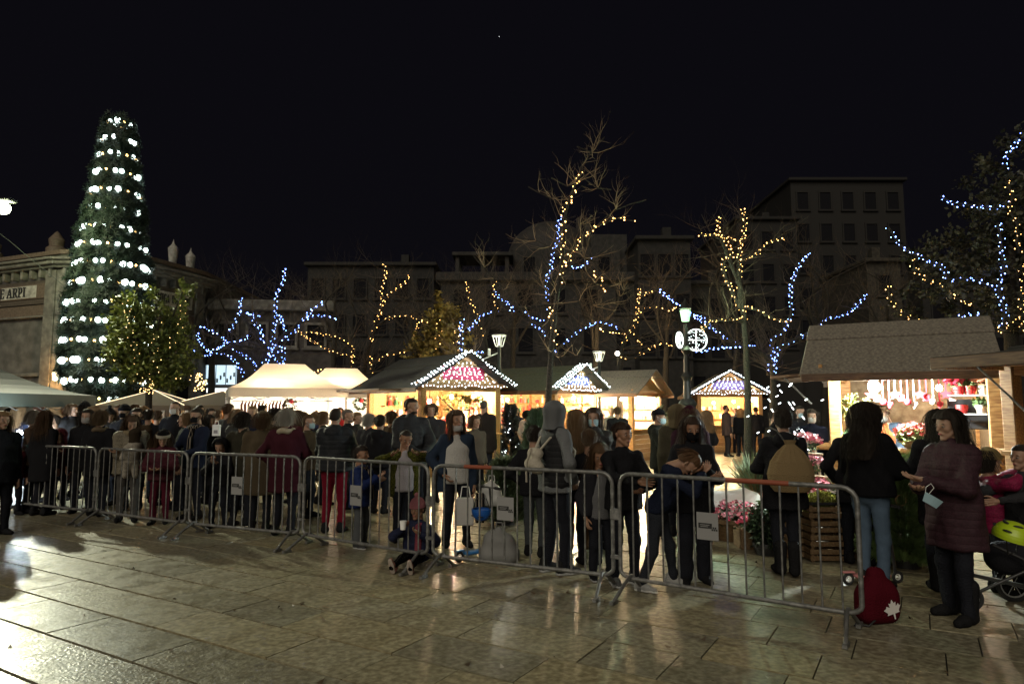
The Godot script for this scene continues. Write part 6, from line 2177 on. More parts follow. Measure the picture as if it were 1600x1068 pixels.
	shoe_mesh["sole"] = MB.new().field([[Vector3(0, 0.0, -0.05), Vector3(0, 0.0, 0.06), 0.046, 0.047, 1.0], [Vector3(0, 0.0, 0.06), Vector3(0, 0.0, 0.155), 0.047, 0.036, 0.95]], 0.015, 0.02, -0.004).mesh()


func hairdo(style: String) -> Mesh:
	if hair_mesh.has(style):
		return hair_mesh[style]
	# back, side, front hem; volume; angle where the face opens; ripple; flare
	var q: Array = {"short": [0.24, 0.5, 0.80, 0.025, 72, 0.03, 0.0], "buzz": [0.30, 0.56, 0.84, 0.008, 70, 0.0, 0.0], "boy": [0.22, 0.46, 0.76, 0.038, 80, 0.06, 0.0], "bob": [0.02, 0.10, 0.76, 0.052, 112, 0.04, 0.06], "long": [-1.0, -0.75, 0.80, 0.06, 112, 0.05, 0.22], "vlong": [-1.7, -1.0, 0.8, 0.06, 110, 0.05, 0.2], "curly": [-1.2, -0.9, 0.78, 0.19, 110, 0.12, 0.34], "tied": [0.20, 0.46, 0.82, 0.02, 74, 0.03, 0.0], "hood": [-0.28, -0.25, 0.94, 0.095, 118, 0.012, 0.16], "furhood": [-0.3, -0.28, 0.96, 0.17, 116, 0.06, 0.15], "wavy": [-0.95, -0.75, 0.80, 0.11, 104, 0.10, 0.32]}[style]
	var n := 56
	var rows := 22
	var mb := MB.new()
	var g := [[], []]
	for layer in 2:
		for v in rows + 1:
			var row := []
			for u in n:
				var f := TAU * u / n - PI
				var af := absf(rad_to_deg(f))
				var back: float = lerpf(q[0], q[1], smoothstep(30, 100, af))
				var ye: float = lerpf(back, q[2], smoothstep(q[4] - 8, q[4] + 22, af))
				var tt := pow(v / float(rows), 1.4)
				var top: float = 1.03 + q[3] * (0.55 if style in ["hood", "furhood"] else 1.0)
				var y := lerpf(top, ye, tt)
				var hd := 1.13 if style in ["hood", "furhood"] else 1.0
				var rx: float = (0.365 + q[3]) * hd
				var rz: float = (0.415 + q[3]) * hd
				var ry := top - 0.6
				var s := 1.0
				if y > 0.6:
					s = sqrt(maxf(0.0, 1.0 - pow((y - 0.6) / ry, 2)))
				else:
					s = 1.0 - 0.10 * smoothstep(0.6, 0.15, y) + q[6] * smoothstep(0.1, -0.7, y)
				var rip: float = q[5] * (0.6 * sin(f * 11.0 + 2.0 * sin(f * 3.0) + y * 2.0) + 0.5 * sin(f * 23.0 + y * 5.0) * 0.5) * smoothstep(0.0, 0.4, tt)
				if style == "curly":
					rip += 0.05 * sin(y * 16.0 + f * 9.0) + 0.04 * sin(y * 29.0 - f * 13.0)
				if style == "wavy":
					rip += 0.035 * sin(y * 9.0 + sin(f * 5.0) * 2.0)
				s += rip
				if layer == 1:
					s = maxf(0.0, s - 0.07 - 0.05 * tt)
					y -= 0.02
				var p := Vector3(sin(f) * rx * s, y, -cos(f) * rz * s - 0.035)
				if y < 0.0 and cos(f) < 0.3:
					p.z += 0.06 * smoothstep(0.0, -0.5, y)
				row.append(p)
			g[layer].append(row)
	for layer in 2:
		var nr := []
		for v in rows + 1:
			var r2 := []
			for u in n:
				var a: Vector3 = g[layer][v][(u + 1) % n] - g[layer][v][(u + n - 1) % n]
				var b: Vector3 = g[layer][mini(v + 1, rows)][u] - g[layer][maxi(v - 1, 0)][u]
				var nn := a.cross(b).normalized()
				var out: Vector3 = g[layer][v][u] - Vector3(0, minf(0.5, g[layer][v][u].y), -0.03)
				if nn.dot(out) < 0: nn = -nn
				r2.append(nn if layer == 0 else -nn)
			nr.append(r2)
		for v in rows:
			for u in n:
				var w := (u + 1) % n
				mb.quad_s(g[layer][v][u], g[layer][v][w], g[layer][v + 1][w], g[layer][v + 1][u], nr[v][u], nr[v][w], nr[v + 1][w], nr[v + 1][u])
	for u in n:
		var w := (u + 1) % n
		mb.quad(g[0][rows][u], g[0][rows][w], g[1][rows][w], g[1][rows][u], Vector3.DOWN)
	if not style in ["hood", "furhood", "buzz"]:
		# loose strands over the shell break up its outline
		var r := RandomNumberGenerator.new()
		r.seed = 17
		for k in (220 if style in ["short", "boy", "tied"] else 620):
			var u := r.randi() % n
			if absf(rad_to_deg(TAU * u / n - PI)) > q[4] - 4:
				continue
			var start := r.randi_range(1, 12)
			var pp := PackedVector3Array()
			var dr := Vector3(r.randfn(), 0, r.randfn()) * 0.012
			var lift: float = r.randf_range(0.0, 0.035) + q[3] * 0.2
			var v := start
			var uu := float(u)
			while v <= rows:
				var p: Vector3 = g[0][v][int(uu + n) % n]
				var nm := Vector3(p.x, 0.0, p.z + 0.035).normalized()
				if style == "curly" or style == "wavy":
					p += nm.cross(Vector3.UP) * 0.045 * sin(v * 1.9 + k) + nm * 0.035 * cos(v * 1.9 + k)
				pp.append(p + nm * lift + dr * (v - start))
				uu += r.randf_range(-0.4, 0.4)
				v += 2 if rows - start > 8 else 1
			if pp.size() > 2:
				var e: Vector3 = pp[-1] + (pp[-1] - pp[-2]) * r.randf_range(0.1, 0.6) + Vector3(r.randfn(), 0, r.randfn()) * 0.02
				pp.append(e)
				var w0 := r.randf_range(0.006, 0.016)
				var rr := []
				for m in pp.size():
					rr.append(w0 * (1.0 - 0.85 * m / (pp.size() - 1.0)))
				mb.tube(pp, rr, 3, false)
	if style == "tied":
		mb.field([[Vector3(0, 0.75, -0.48), Vector3(0, 0.72, -0.56), 0.12, 0.13, 1.0], [Vector3(0, 0.66, -0.6), Vector3(0, -0.15, -0.55), 0.1, 0.05, 1.0]], 0.04, 0.06)
	hair_mesh[style] = mb.mesh()
	return hair_mesh[style]


func hat_shape(kind: String) -> MB:
	var mb := MB.new()
	var xf := Transform3D(Basis.from_scale(Vector3(0.41, 1, 0.465)), Vector3(0, 0, -0.03))
	match kind:
		"beanie", "pom":
			mb.lathe(PackedVector2Array([Vector2(0, 1.16), Vector2(0.35, 1.13), Vector2(0.72, 1.02), Vector2(0.95, 0.85), Vector2(1.0, 0.68), Vector2(0.9, 0.66)]), 20, xf)
			mb.lathe(PackedVector2Array([Vector2(0.98, 0.82), Vector2(1.07, 0.80), Vector2(1.08, 0.62), Vector2(0.96, 0.60)]), 20, xf)
			if kind == "pom":
				mb.ell(Vector3(0, 1.24, -0.03), Vector3(0.15, 0.14, 0.15), 10, 7)
		"cap":
			mb.lathe(PackedVector2Array([Vector2(0, 1.10), Vector2(0.5, 1.06), Vector2(0.88, 0.92), Vector2(1.0, 0.72), Vector2(0.96, 0.68)]), 20, xf)
			mb.ell(Vector3(0, 0.70, 0.48), Vector3(0.30, 0.025, 0.24), 14, 6, Basis(Vector3.RIGHT, 0.2))
	return mb


func bones_to(a: Vector3, t: Vector3, l1: float, l2: float, hint: Vector3) -> Array:
	var d := t - a
	var L := clampf(d.length(), 0.05, (l1 + l2) * 0.995)
	var n := d.normalized()
	var c := (l1 * l1 + L * L - l2 * l2) / (2.0 * L)
	var h := sqrt(maxf(0.0, l1 * l1 - c * c))
	var s := (hint - n * hint.dot(n)).normalized()
	return [a + n * c + s * h, a + n * L]


func person(label: String, px: float, z: float, h: float, yaw: float, o := {}) -> Node3D:
	var base := gx(px, z)
	var root := thing("person", label, "person", base, deg_to_rad(yaw))
	var cell: float = 0.022 if z < 7.6 else 0.027 if z < 10.5 else 0.034 if z < 15 else 0.045
	var child := h < 1.45
	var HH: float = lerpf(0.205, 0.228, clampf((h - 1.0) / 0.65, 0, 1))
	var s := h / 1.7
	var gw: float = o.get("girth", 1.0)
	var woman: bool = o.get("slim", false)
	var hipy: float = o.get("hip", (0.49 if child else 0.51) * h)
	var full := (0.49 if child else 0.51) * h
	var ysh := h - HH * 1.36 - full + hipy
	var sw := (0.098 if woman or child else 0.112) * h
	var lean := deg_to_rad(o.get("lean", 0.0))
	var pel := Vector3(0, hipy, 0)
	var up := Transform3D(Basis(Vector3.RIGHT, lean), pel) * Transform3D(Basis.IDENTITY, -pel)
	var coat: Color = o.get("coat", Color(0.02, 0.02, 0.022))
	var ck: String = o.get("kind", "")
	var thick: float = {"puffy": 0.032, "fur": 0.035, "thin": 0.006}.get(ck, 0.02)
	var skin: Color = o.get("skin", Color(0.24, 0.135, 0.09))
	var tilt: Array = o.get("head", [0.0, 0.0])
	# legs
	var feet: Array = o.get("feet", [])
	var lb := []
	var core := []
	var off := rng.randf_range(-0.04, 0.04)
	for k in 2:
		var sd := 1.0 if k == 0 else -1.0
		var hp := pel + Vector3(sd * 0.052 * h, -0.02, 0)
		var ft := Vector3(sd * 0.062 * h, 0.075, sd * off)
		var fdir := deg_to_rad(sd * 9.0)
		if feet.size() == 2:
			ft = feet[k]
		var reach: float = full * 0.94 if o.get("sit", false) else hp.distance_to(ft) * 1.004
		var kn: Array = bones_to(hp, ft, reach * 0.515, reach * 0.485, o.get("knee", Vector3(0, 0.15, 1)))
		var wide: float = o.get("wide", 0.0)
		lb.append([hp, kn[0], 0.088 * s * gw, 0.064 * s + wide * 0.01, 1.0])
		lb.append([kn[0], kn[1], 0.063 * s + wide * 0.012, 0.05 * s + wide * 0.025, 1.0])
		core.append([hp, kn[0], 0.06 * s, 0.045 * s, 1.0])
		core.append([kn[0], kn[1], 0.045 * s, 0.04 * s, 1.0])
		var shoe := MeshInstance3D.new()
		shoe.name = "boot" if o.get("boot", false) else "shoe"
		shoe.mesh = shoe_mesh[String(shoe.name)]
		shoe.material_override = cloth(o.get("shoe", Color(0.015, 0.015, 0.016)))
		root.add_child(shoe, true)
		var sb := Basis(Vector3.UP, fdir)
		if o.get("sit", false):
			sb = sb * Basis(Vector3.RIGHT, -1.15)
		var fs := s * 0.98
		shoe.transform = Transform3D(sb.scaled(Vector3.ONE * fs), kn[1] + Vector3(0, -0.075 * (1.0 if not o.get("sit", false) else 0.2), 0) * 1.0)
		if o.has("sole"):
			var so := part("sole", shoe_mesh["sole"], cloth(o.sole), shoe)
			so.position.y = 0.004
	lb.append([pel + Vector3(0, 0.05 * h, 0), pel + Vector3(0, -0.01, 0), 0.10 * s * gw, 0.112 * s * gw, 0.72])
	# shoulders, arms
	var jb := []
	var chest := 0.120 * s * gw + thick * 0.9
	var waist := up * Vector3(0, lerpf(hipy, ysh, 0.35), 0)
	jb.append([waist, up * Vector3(0, ysh - 0.085 * h, 0.0), chest * (0.93 if not woman else 0.84), chest * 0.98, 0.70])
	jb.append([up * Vector3(-sw * 0.85, ysh - 0.02 * h, 0), up * Vector3(sw * 0.85, ysh - 0.02 * h, 0), 0.058 * s + thick, 0.058 * s + thick, 1.0])
	var hem: float = o.get("hem", 0.46) * h
	if hem < hipy:
		jb.append([pel + Vector3(0, 0.06 * h, 0), Vector3(0, hem, -0.0) if not o.get("sit", false) else pel, 0.118 * s * gw + thick, 0.128 * s * gw + thick * 1.2, 0.70])
	jb.append([waist, pel + Vector3(0, 0.04 * h, 0), chest * 0.9, 0.115 * s * gw + thick, 0.70])
	core.append([pel, up * Vector3(0, ysh - 0.09 * h, 0), 0.08 * s, 0.09 * s, 0.75])
	core.append([up * Vector3(-sw * 0.7, ysh - 0.03 * h, 0), up * Vector3(sw * 0.7, ysh - 0.03 * h, 0), 0.04 * s, 0.04 * s, 1.0])
	var neck := up * Vector3(0, ysh - 0.01 * h, -0.005)
	var chin := up * Vector3(0, ysh + HH * 0.36, 0.02)
	core.append([up * Vector3(0, ysh - 0.05 * h, 0), chin + Vector3(0, HH * 0.1, -0.03), 0.05 * s, 0.047 * s, 1.0])
	jb.append([neck, up * Vector3(0, ysh + 0.022 * h, -0.008), 0.062 * s + thick, 0.056 * s + thick * 0.7, 1.0])
	if o.get("hood", false):
		jb.append([up * Vector3(-0.05, ysh + 0.01, -0.10 * s), up * Vector3(0.05, ysh + 0.01, -0.10 * s), 0.075 * s, 0.075 * s, 1.0])
		jb.append([up * Vector3(0, ysh - 0.05, -0.12 * s), up * Vector3(0, ysh - 0.13, -0.12 * s), 0.06 * s, 0.03 * s, 1.0])
	var arms: Array = o.get("arms", ["down", "down"])
	var hands := []
	for k in 2:
		var sd := 1.0 if k == 0 else -1.0
		var sp := up * Vector3(sd * sw, ysh - 0.028 * h, 0)
		var tgt: Vector3
		var hint := Vector3(sd * 0.4, 0, -1)
		var nm = arms[k]
		if nm is Vector3:
			tgt = nm
			hint = Vector3(sd * 0.8, -0.6, -0.5)
		else:
			match nm:
				"down": tgt = up * Vector3(sd * 0.132 * h, 0.47 * h - full + hipy, 0.03); hint = Vector3(sd * 0.3, 0, -1)
				"pocket": tgt = up * Vector3(sd * 0.115 * h, 0.545 * h - full + hipy, 0.10); hint = Vector3(sd, 0, -0.7)
				"front": tgt = up * Vector3(sd * 0.035 * h, 0.60 * h - full + hipy, 0.17 * h); hint = Vector3(sd, -0.5, -0.3)
				"rail": tgt = Vector3(sd * 0.13 * h, 1.10, 0.19 * h); hint = Vector3(sd, -0.4, -0.4)
				"phone": tgt = up * Vector3(sd * 0.04 * h, 0.72 * h, 0.2 * h); hint = Vector3(sd * 0.8, -1, -0.2)
				"chin": tgt = chin + Vector3(sd * 0.03, -0.03, 0.10); hint = Vector3(sd * 0.8, -1, 0.2)
				"cross": tgt = up * Vector3(-sd * 0.06 * h, 0.645 * h, 0.125 * h); hint = Vector3(sd, -0.8, -0.1)
				"reach": tgt = up * Vector3(sd * 0.12 * h, 0.66 * h, 0.3 * h); hint = Vector3(sd, -0.6, -0.3)
				"raise": tgt = up * Vector3(sd * 0.12 * h, 0.95 * h, 0.2 * h); hint = Vector3(sd, -0.3, -0.1)
		var el: Array = bones_to(sp, tgt, 0.172 * h, 0.158 * h, hint)
		jb.append([sp, el[0], 0.050 * s + thick * 0.7, 0.042 * s + thick * 0.8, 1.0])
		jb.append([el[0], el[1], 0.043 * s + thick * 0.8, 0.034 * s + thick * 0.7, 1.0])
		core.append([sp, el[0], 0.035 * s, 0.033 * s, 1.0])
		core.append([el[0], el[1], 0.033 * s, 0.026 * s, 1.0])
		var down: Vector3 = -(el[1] - el[0]).normalized()
		var fwd := Vector3(0, 0, 1)
		if absf(down.z) > 0.8:
			fwd = Vector3.UP
		var xx := down.cross(fwd).normalized()
		var hb := Basis(xx, down, xx.cross(down).normalized())
		if k == 0:
			hb = hb * Basis.from_scale(Vector3(-1, 1, 1))
		hands.append(Transform3D(hb.scaled(Vector3.ONE * clampf(h / 1.68, 0.72, 1.05)), el[1] - down * 0.035))
	# body: one continuous surface from feet to head, most of it under the clothes
	var body := MB.new()
	body.col = skin
	body.field(core, 0.042 if z > 8 else 0.036, 0.03)
	var hx := up.basis * Basis(Vector3.UP, deg_to_rad(tilt[0])) * Basis(Vector3.RIGHT, deg_to_rad(tilt[1]))
	var head := Transform3D(hx.scaled(Vector3.ONE * HH), Vector3.ZERO)
	var piv := up * Vector3(0, ysh + HH * 0.42, -0.02)
	head.origin = piv - head.basis * Vector3(0, 0.06, -0.09)
	body.add(HEAD, head, skin)
	var open: Array = o.get("open", [false, false])
	for k in 2:
		if o.get("gloves", false):
			body.add(HAND, hands[k], Color(0.02, 0.02, 0.02))
		else:
			body.add(HAND_OPEN if open[k] else HAND, hands[k], skin)
	part("body", body, M.skin, root)
	var lk: String = o.get("legkind", "")
	part("trousers", MB.new().field(lb, cell, 0.03).rough(folds, 0.012, Vector3(1.0, 1.6, 1.0)), cloth(o.get("legs", Color(0.016, 0.017, 0.022)), lk), root)
	if o.has("shirt"):
		var tb := MB.new().field([[waist, up * Vector3(0, ysh - 0.10 * h, 0.0), 0.125 * s * gw, 0.122 * s * gw, 0.72], [waist, pel + Vector3(0, -0.07 * h, 0.01), 0.122 * s * gw, 0.122 * s * gw, 0.72], [neck, neck + Vector3(0, 0.02, 0), 0.06 * s, 0.055 * s, 1.0]], cell, 0.04, hipy - 0.05 * h)
		part("shirt", tb, cloth(o.shirt), root)
		# an open jacket: the front of the chest is left free
		jb = jb.slice(1)
		var q := []
		for sd in [-1.0, 1.0]:
			q.append([up * Vector3(sd * 0.068 * h, ysh - 0.06 * h, -0.0), Vector3(sd * 0.098 * h, hem, -0.005), 0.062 * s + thick, 0.06 * s + thick, 1.0])
			q.append([up * Vector3(sd * 0.05 * h, ysh - 0.015 * h, -0.01), up * Vector3(sd * sw * 0.85, ysh - 0.02 * h, 0), 0.05 * s + thick * 0.6, 0.058 * s + thick, 1.0])
		q.append([up * Vector3(0, ysh - 0.07 * h, -0.05), Vector3(0, hem, -0.06), 0.095 * s, 0.1 * s, 0.6])
		for b in jb:
			if b[4] > 0.9 and absf(b[0].x + b[1].x) > 0.02:
				q.append(b)
		jb = q
	part(o.get("garment", "jacket"), MB.new().field(jb, cell, 0.032, hem if not o.get("sit", false) else -1e9).rough(folds, 0.02 if z < 11 else 0.012, Vector3(1.3, 0.75, 1.3)), cloth(coat, ck), root)
	if o.has("vest"):
		part("vest", MB.new().field([[waist, up * Vector3(0, ysh - 0.085 * h, 0.0), chest + 0.012, chest + 0.014, 0.70], [waist, pel + Vector3(0, 0.02 * h, 0), chest * 0.96 + 0.012, 0.12 * s + 0.034, 0.70], [up * Vector3(-sw * 0.55, ysh - 0.02 * h, 0), up * Vector3(sw * 0.55, ysh - 0.02 * h, 0), 0.07 * s + 0.02, 0.07 * s + 0.02, 1.0]], cell, 0.04, hipy - 0.02 * h), cloth(o.vest, "puffy"), root)
	# head wear
	var hc: Color = o.get("haircol", Color(0.018, 0.012, 0.008))
	var hs: String = o.get("hair", "short")
	if hs != "none":
		var hm := part("hair", hairdo(hs), cloth(hc, "hair"), root)
		hm.transform = head
	if o.has("hooded"):
		var hm := part("hood", hairdo("furhood" if o.get("furry", false) else "hood"), cloth(o.hooded, "fur" if o.get("furry", false) else ""), root)
		hm.transform = head
	if o.has("hat"):
		var ht := part(o.hat[0] if o.hat[0] != "pom" else "pom_hat", hat_shape(o.hat[0]), cloth(o.hat[1], "fur"), root)
		ht.transform = head
		if o.hat.size() > 2:
			var bd := MB.new().lathe(PackedVector2Array([Vector2(1.09, 0.82), Vector2(1.12, 0.8), Vector2(1.12, 0.62), Vector2(1.09, 0.6)]), 20, Transform3D(Basis.from_scale(Vector3(0.41, 1, 0.465)), Vector3(0, 0, -0.03)))
			part("hat_band", bd, cloth(o.hat[2]), ht)
	if o.has("mask"):
		var mk2 := MB.new()
		var low: float = -0.25 if o.get("chin_mask", false) else 0.0
		var grid := []
		for a in 7:
			var row := []
			for b in 11:
				var f := deg_to_rad(lerpf(-64, 64, b / 10.0))
				var y := lerpf(0.44 + low, 0.06 + low * 0.6, a / 6.0)
				var rr := 1.0 - 0.10 * absf(a / 6.0 - 0.4) - 0.1 * smoothstep(0.7, 1.0, a / 6.0)
				row.append(Vector3(sin(f) * 0.31 * rr, y, cos(f) * 0.455 * rr + 0.035 * exp(-pow(f * 4, 2)) - 0.0))
			grid.append(row)
		for a in 6:
			for b in 10:
				for lay in 2:
					var sh := Vector3(0.97, 1, 0.97) if lay == 1 else Vector3.ONE
					var p0: Vector3 = grid[a][b] * sh
					mk2.quad(p0, grid[a][b + 1] * sh, grid[a + 1][b + 1] * sh, grid[a + 1][b] * sh, p0 - Vector3(0, 0.25, 0))
		for sd in [-1, 1]:
			mk2.seg(Vector3(sd * 0.27, 0.36 + low, 0.2), Vector3(sd * 0.36, 0.56, -0.04), 0.012, -1, 4)
			mk2.seg(Vector3(sd * 0.26, 0.14 + low, 0.19), Vector3(sd * 0.36, 0.40, -0.02), 0.012, -1, 4)
		var mm := part("face_mask", mk2, cloth(o.mask), root)
		mm.transform = head
	if o.has("scarf"):
		var sc := MB.new()
		var ring := PackedVector3Array()
		for k in 15:
			var a := TAU * k / 14
			ring.append(neck + up.basis * Vector3(cos(a) * 0.088 * s, 0.035 * s + 0.01 * sin(a * 3), sin(a) * 0.085 * s))
		sc.tube(ring, 0.042 * s, 8, false)
		sc.tube(PackedVector3Array([neck + up.basis * Vector3(0.03, 0.02, 0.11 * s), neck + up.basis * Vector3(0.05, -0.14, 0.16 * s), neck + up.basis * Vector3(0.045, -0.34, 0.165 * s)]), [0.035, 0.04, 0.045], 7)
		part("scarf", sc, cloth(o.scarf, o.get("scarfkind", "")), root)
	if o.get("beard", false):
		var bd := MB.new().ell(Vector3(0, 0.15, 0.17), Vector3(0.23, 0.13, 0.21), 12, 8)
		var be := part("beard", bd, cloth(hc, "hair"), root)
		be.transform = head
	if o.get("zip", false):
		pass
	root.set_meta("chin", chin)
	root.set_meta("hand_l", hands[0].origin - hands[0].basis.y * 0.06)
	root.set_meta("hand_r", hands[1].origin - hands[1].basis.y * 0.06)
	return root


func hand_of(p: Node3D, k: String) -> Vector3:
	return p.transform * (p.get_meta("hand_" + k) as Vector3)


func build_people() -> void:
	rng.seed = 88
	M.skin = mk(1, 1, 1, 0.6)
	M.skin.vertex_color_use_as_albedo = true
	M.skin.subsurf_scatter_enabled = true
	M.skin.subsurf_scatter_strength = 0.1
	make_templates()
	var blk := Color(0.013, 0.013, 0.015)
	var navy := Color(0.014, 0.018, 0.035)
	var char := Color(0.03, 0.03, 0.033)
	var brown := Color(0.05, 0.033, 0.02)
	var fair := Color(0.27, 0.16, 0.105)
	var tan := Color(0.2, 0.105, 0.062)
	var dk := Color(0.014, 0.009, 0.006)
	var bl := Color(0.16, 0.095, 0.045)
	var lb := Color(0.07, 0.038, 0.018)
	var gry := Color(0.28, 0.26, 0.22)
	var blue_m := Color(0.35, 0.5, 0.55)
	var wm := Color(0.6, 0.6, 0.58)
	# --- in front, right of the barriers
	var p := person("woman with long dark hair in a burgundy quilted coat talking at right", 1502, 5.65, 1.655, -72, {"coat": Color(0.042, 0.017, 0.024), "kind": "puffy", "hem": 0.34, "hair": "wavy", "slim": true, "girth": 1.06, "boot": true, "skin": fair, "arms": [Vector3(0.03, 1.10, 0.29), Vector3(-0.03, 1.05, 0.33)], "open": [true, true], "head": [-6, 6], "feet": [Vector3(0.13, 0.075, 0.08), Vector3(-0.13, 0.075, -0.04)]})
	woman_mask = p
	person("woman in jeans with long curly dark hair seen from behind at right", 1366, 6.65, 1.70, 128, {"coat": blk, "kind": "fur", "hem": 0.50, "hair": "curly", "slim": true, "legs": Color(0.085, 0.125, 0.18), "legkind": "denim", "skin": fair, "arms": ["front", "front"], "head": [-10, 0], "shoe": Color(0.02, 0.02, 0.02)})
	person("dark haired woman half hidden behind the curly haired woman", 1344, 7.6, 1.63, 170, {"coat": blk, "hair": "tied", "slim": true, "hem": 0.4, "arms": ["pocket", "pocket"]})
	person("woman with dark hair and tall boots standing just behind the burgundy coat", 1482, 6.5, 1.66, 160, {"coat": blk, "hair": "long", "slim": true, "hem": 0.36, "boot": true, "arms": ["front", "front"]})
	person("child in a pink jacket and beige knit hat behind the burgundy coat", 1560, 6.5, 1.29, 60, {"coat": Color(0.24, 0.012, 0.06), "kind": "puffy", "hem": 0.42, "hat": ["beanie", Color(0.3, 0.22, 0.1)], "hair": "bob", "arms": ["rail", "rail"], "skin": fair, "scarf": Color(0.12, 0.03, 0.04)})
	person("person in a dark grey jacket cut off by the right edge", 1612, 6.2, 1.35, -80, {"coat": char, "hair": "short", "arms": ["reach", "reach"]})
	p = person("woman seen from behind with a tan drawstring bag on her back", 1232, 7.05, 1.665, 172, {"coat": blk, "hem": 0.40, "hair": "boy", "slim": true, "girth": 1.06, "hood": true, "boot": true, "arms": ["front", "front"], "feet": [Vector3(0.07, 0.09, 0.05), Vector3(-0.055, 0.09, -0.02)]})
	drawstring(p, "tan drawstring bag hanging on the back of the woman in black", Color(0.19, 0.135, 0.07), 1.0)
	# --- along the nearest two barriers
	person("masked woman with very long straight hair leaning at the nearest barrier", 1086, 6.8, 1.60, 0, {"coat": blk, "hem": 0.42, "hair": "vlong", "haircol": Color(0.03, 0.016, 0.009), "slim": true, "skin": tan, "mask": blk, "wide": 1.0, "arms": [Vector3(0.05, 1.08, 0.22), Vector3(-0.10, 1.08, 0.25)], "head": [0, 12]})
	person("boy seen from behind bending over the barrier rail, white sneakers", 1030, 6.62, 1.40, 66, {"coat": navy, "hem": 0.50, "hood": true, "hair": "boy", "haircol": Color(0.1, 0.05, 0.022), "lean": 26, "head": [0, 40], "shoe": Color(0.35, 0.35, 0.34), "sole": Color(0.6, 0.6, 0.58), "arms": [Vector3(0.20, 1.0, 0.45), Vector3(0.02, 1.06, 0.42)], "feet": [Vector3(0.16, 0.075, 0.10), Vector3(-0.18, 0.075, -0.12)], "legs": Color(0.025, 0.028, 0.035)})
	person("smiling boy in black with one hand over the barrier rail", 976, 6.75, 1.54, 20, {"coat": blk, "hem": 0.46, "hair": "boy", "haircol": Color(0.03, 0.016, 0.009), "skin": tan, "shoe": Color(0.1, 0.1, 0.1), "sole": Color(0.5, 0.5, 0.5), "arms": ["front", Vector3(-0.10, 1.02, 0.42)], "open": [false, true], "head": [12, 4]})
	person("girl with long brown hair looking down behind the barrier", 940, 6.95, 1.34, 12, {"coat": Color(0.02, 0.02, 0.024), "shirt": Color(0.12, 0.12, 0.125), "hem": 0.46, "hair": "long", "haircol": lb, "skin": tan, "head": [-12, 24], "arms": ["down", "down"], "sole": Color(0.4, 0.4, 0.4)})
	person("dark haired girl between the hoodie and the long haired girl", 922, 7.6, 1.45, 185, {"coat": blk, "hair": "boy", "haircol": lb, "arms": ["pocket", "pocket"]})
	person("woman with a blue face mask touching her cheek", 930, 8.5, 1.68, -12, {"coat": Color(0.035, 0.035, 0.035), "kind": "puffy", "hair": "long", "haircol": Color(0.035, 0.02, 0.012), "slim": true, "mask": blue_m, "skin": fair, "arms": ["chin", "pocket"], "open": [true, false], "head": [0, 2]})
	person("woman with long fair hair seen from behind, tan boots", 902, 8.4, 1.66, 178, {"coat": Color(0.05, 0.045, 0.03), "hair": "vlong", "haircol": bl, "slim": true, "boot": true, "shoe": Color(0.12, 0.07, 0.035), "arms": ["front", "front"]})
	p = person("tall youth with a grey hood up, black vest and pale mini backpack", 868, 7.2, 1.75, 118, {"coat": Color(0.14, 0.145, 0.15), "hem": 0.47, "vest": blk, "hair": "none", "hooded": Color(0.15, 0.155, 0.16), "skin": fair, "arms": ["down", "pocket"], "shoe": Color(0.018, 0.018, 0.02), "sole": Color(0.4, 0.4, 0.4), "head": [14, 4]})
	backpack(p, "small pale beige backpack on the hooded youth")
	person("dark haired girl beside the hooded youth, half hidden", 836, 8.0, 1.48, 160, {"coat": blk, "hair": "boy", "arms": ["pocket", "pocket"], "legs": Color(0.05, 0.055, 0.06)})
	# --- behind the middle barriers
	p = person("woman in a white shirt and open denim jacket looking towards the right", 712, 8.6, 1.64, 14, {"coat": Color(0.02, 0.03, 0.05), "kind": "denim", "hem": 0.40, "shirt": Color(0.42, 0.41, 0.39), "hair": "wavy", "haircol": Color(0.05, 0.027, 0.014), "slim": true, "girth": 1.06, "skin": tan, "mask": Color(0.38, 0.37, 0.36), "chin_mask": true, "arms": ["down", "pocket"], "head": [14, -6], "feet": [Vector3(0.13, 0.075, 0.05), Vector3(-0.12, 0.075, 0.0)]})
	white_shirt = p
	person("bearded man in a black quilted jacket looking right", 640, 9.7, 1.82, 34, {"coat": Color(0.02, 0.021, 0.024), "kind": "puffy", "hem": 0.47, "hair": "short", "beard": true, "skin": fair, "arms": ["front", "front"], "head": [28, 2]})
	person("girl in a camouflage jacket looking down at the rail", 630, 8.9, 1.41, 10, {"coat": Color(0.19, 0.2, 0.1), "kind": "camo", "shirt": Color(0.3, 0.28, 0.3), "hem": 0.40, "hair": "tied", "skin": tan, "arms": ["rail", "rail"], "head": [16, 20]})
	person("young child in a bright blue puffer jacket facing right", 562, 8.5, 1.22, 68, {"coat": Color(0.01, 0.024, 0.11), "kind": "puffy", "hem": 0.40, "hair": "boy", "skin": tan, "legs": Color(0.08, 0.085, 0.09), "legkind": "denim", "shoe": Color(0.06, 0.06, 0.06), "sole": Color(0.5, 0.5, 0.5), "arms": [Vector3(0.02, 0.80, 0.26), Vector3(-0.06, 0.84, 0.24)], "scarf": Color(0.3, 0.27, 0.25), "scarfkind": "stripe", "wide": 1.2})
	person("man in red trousers and black quilted jacket seen from behind", 520, 9.5, 1.68, 176, {"coat": Color(0.016, 0.018, 0.022), "kind": "puffy", "hem": 0.49, "girth": 1.15, "hair": "buzz", "legs": Color(0.15, 0.01, 0.022), "arms": ["front", "front"], "hood": true})
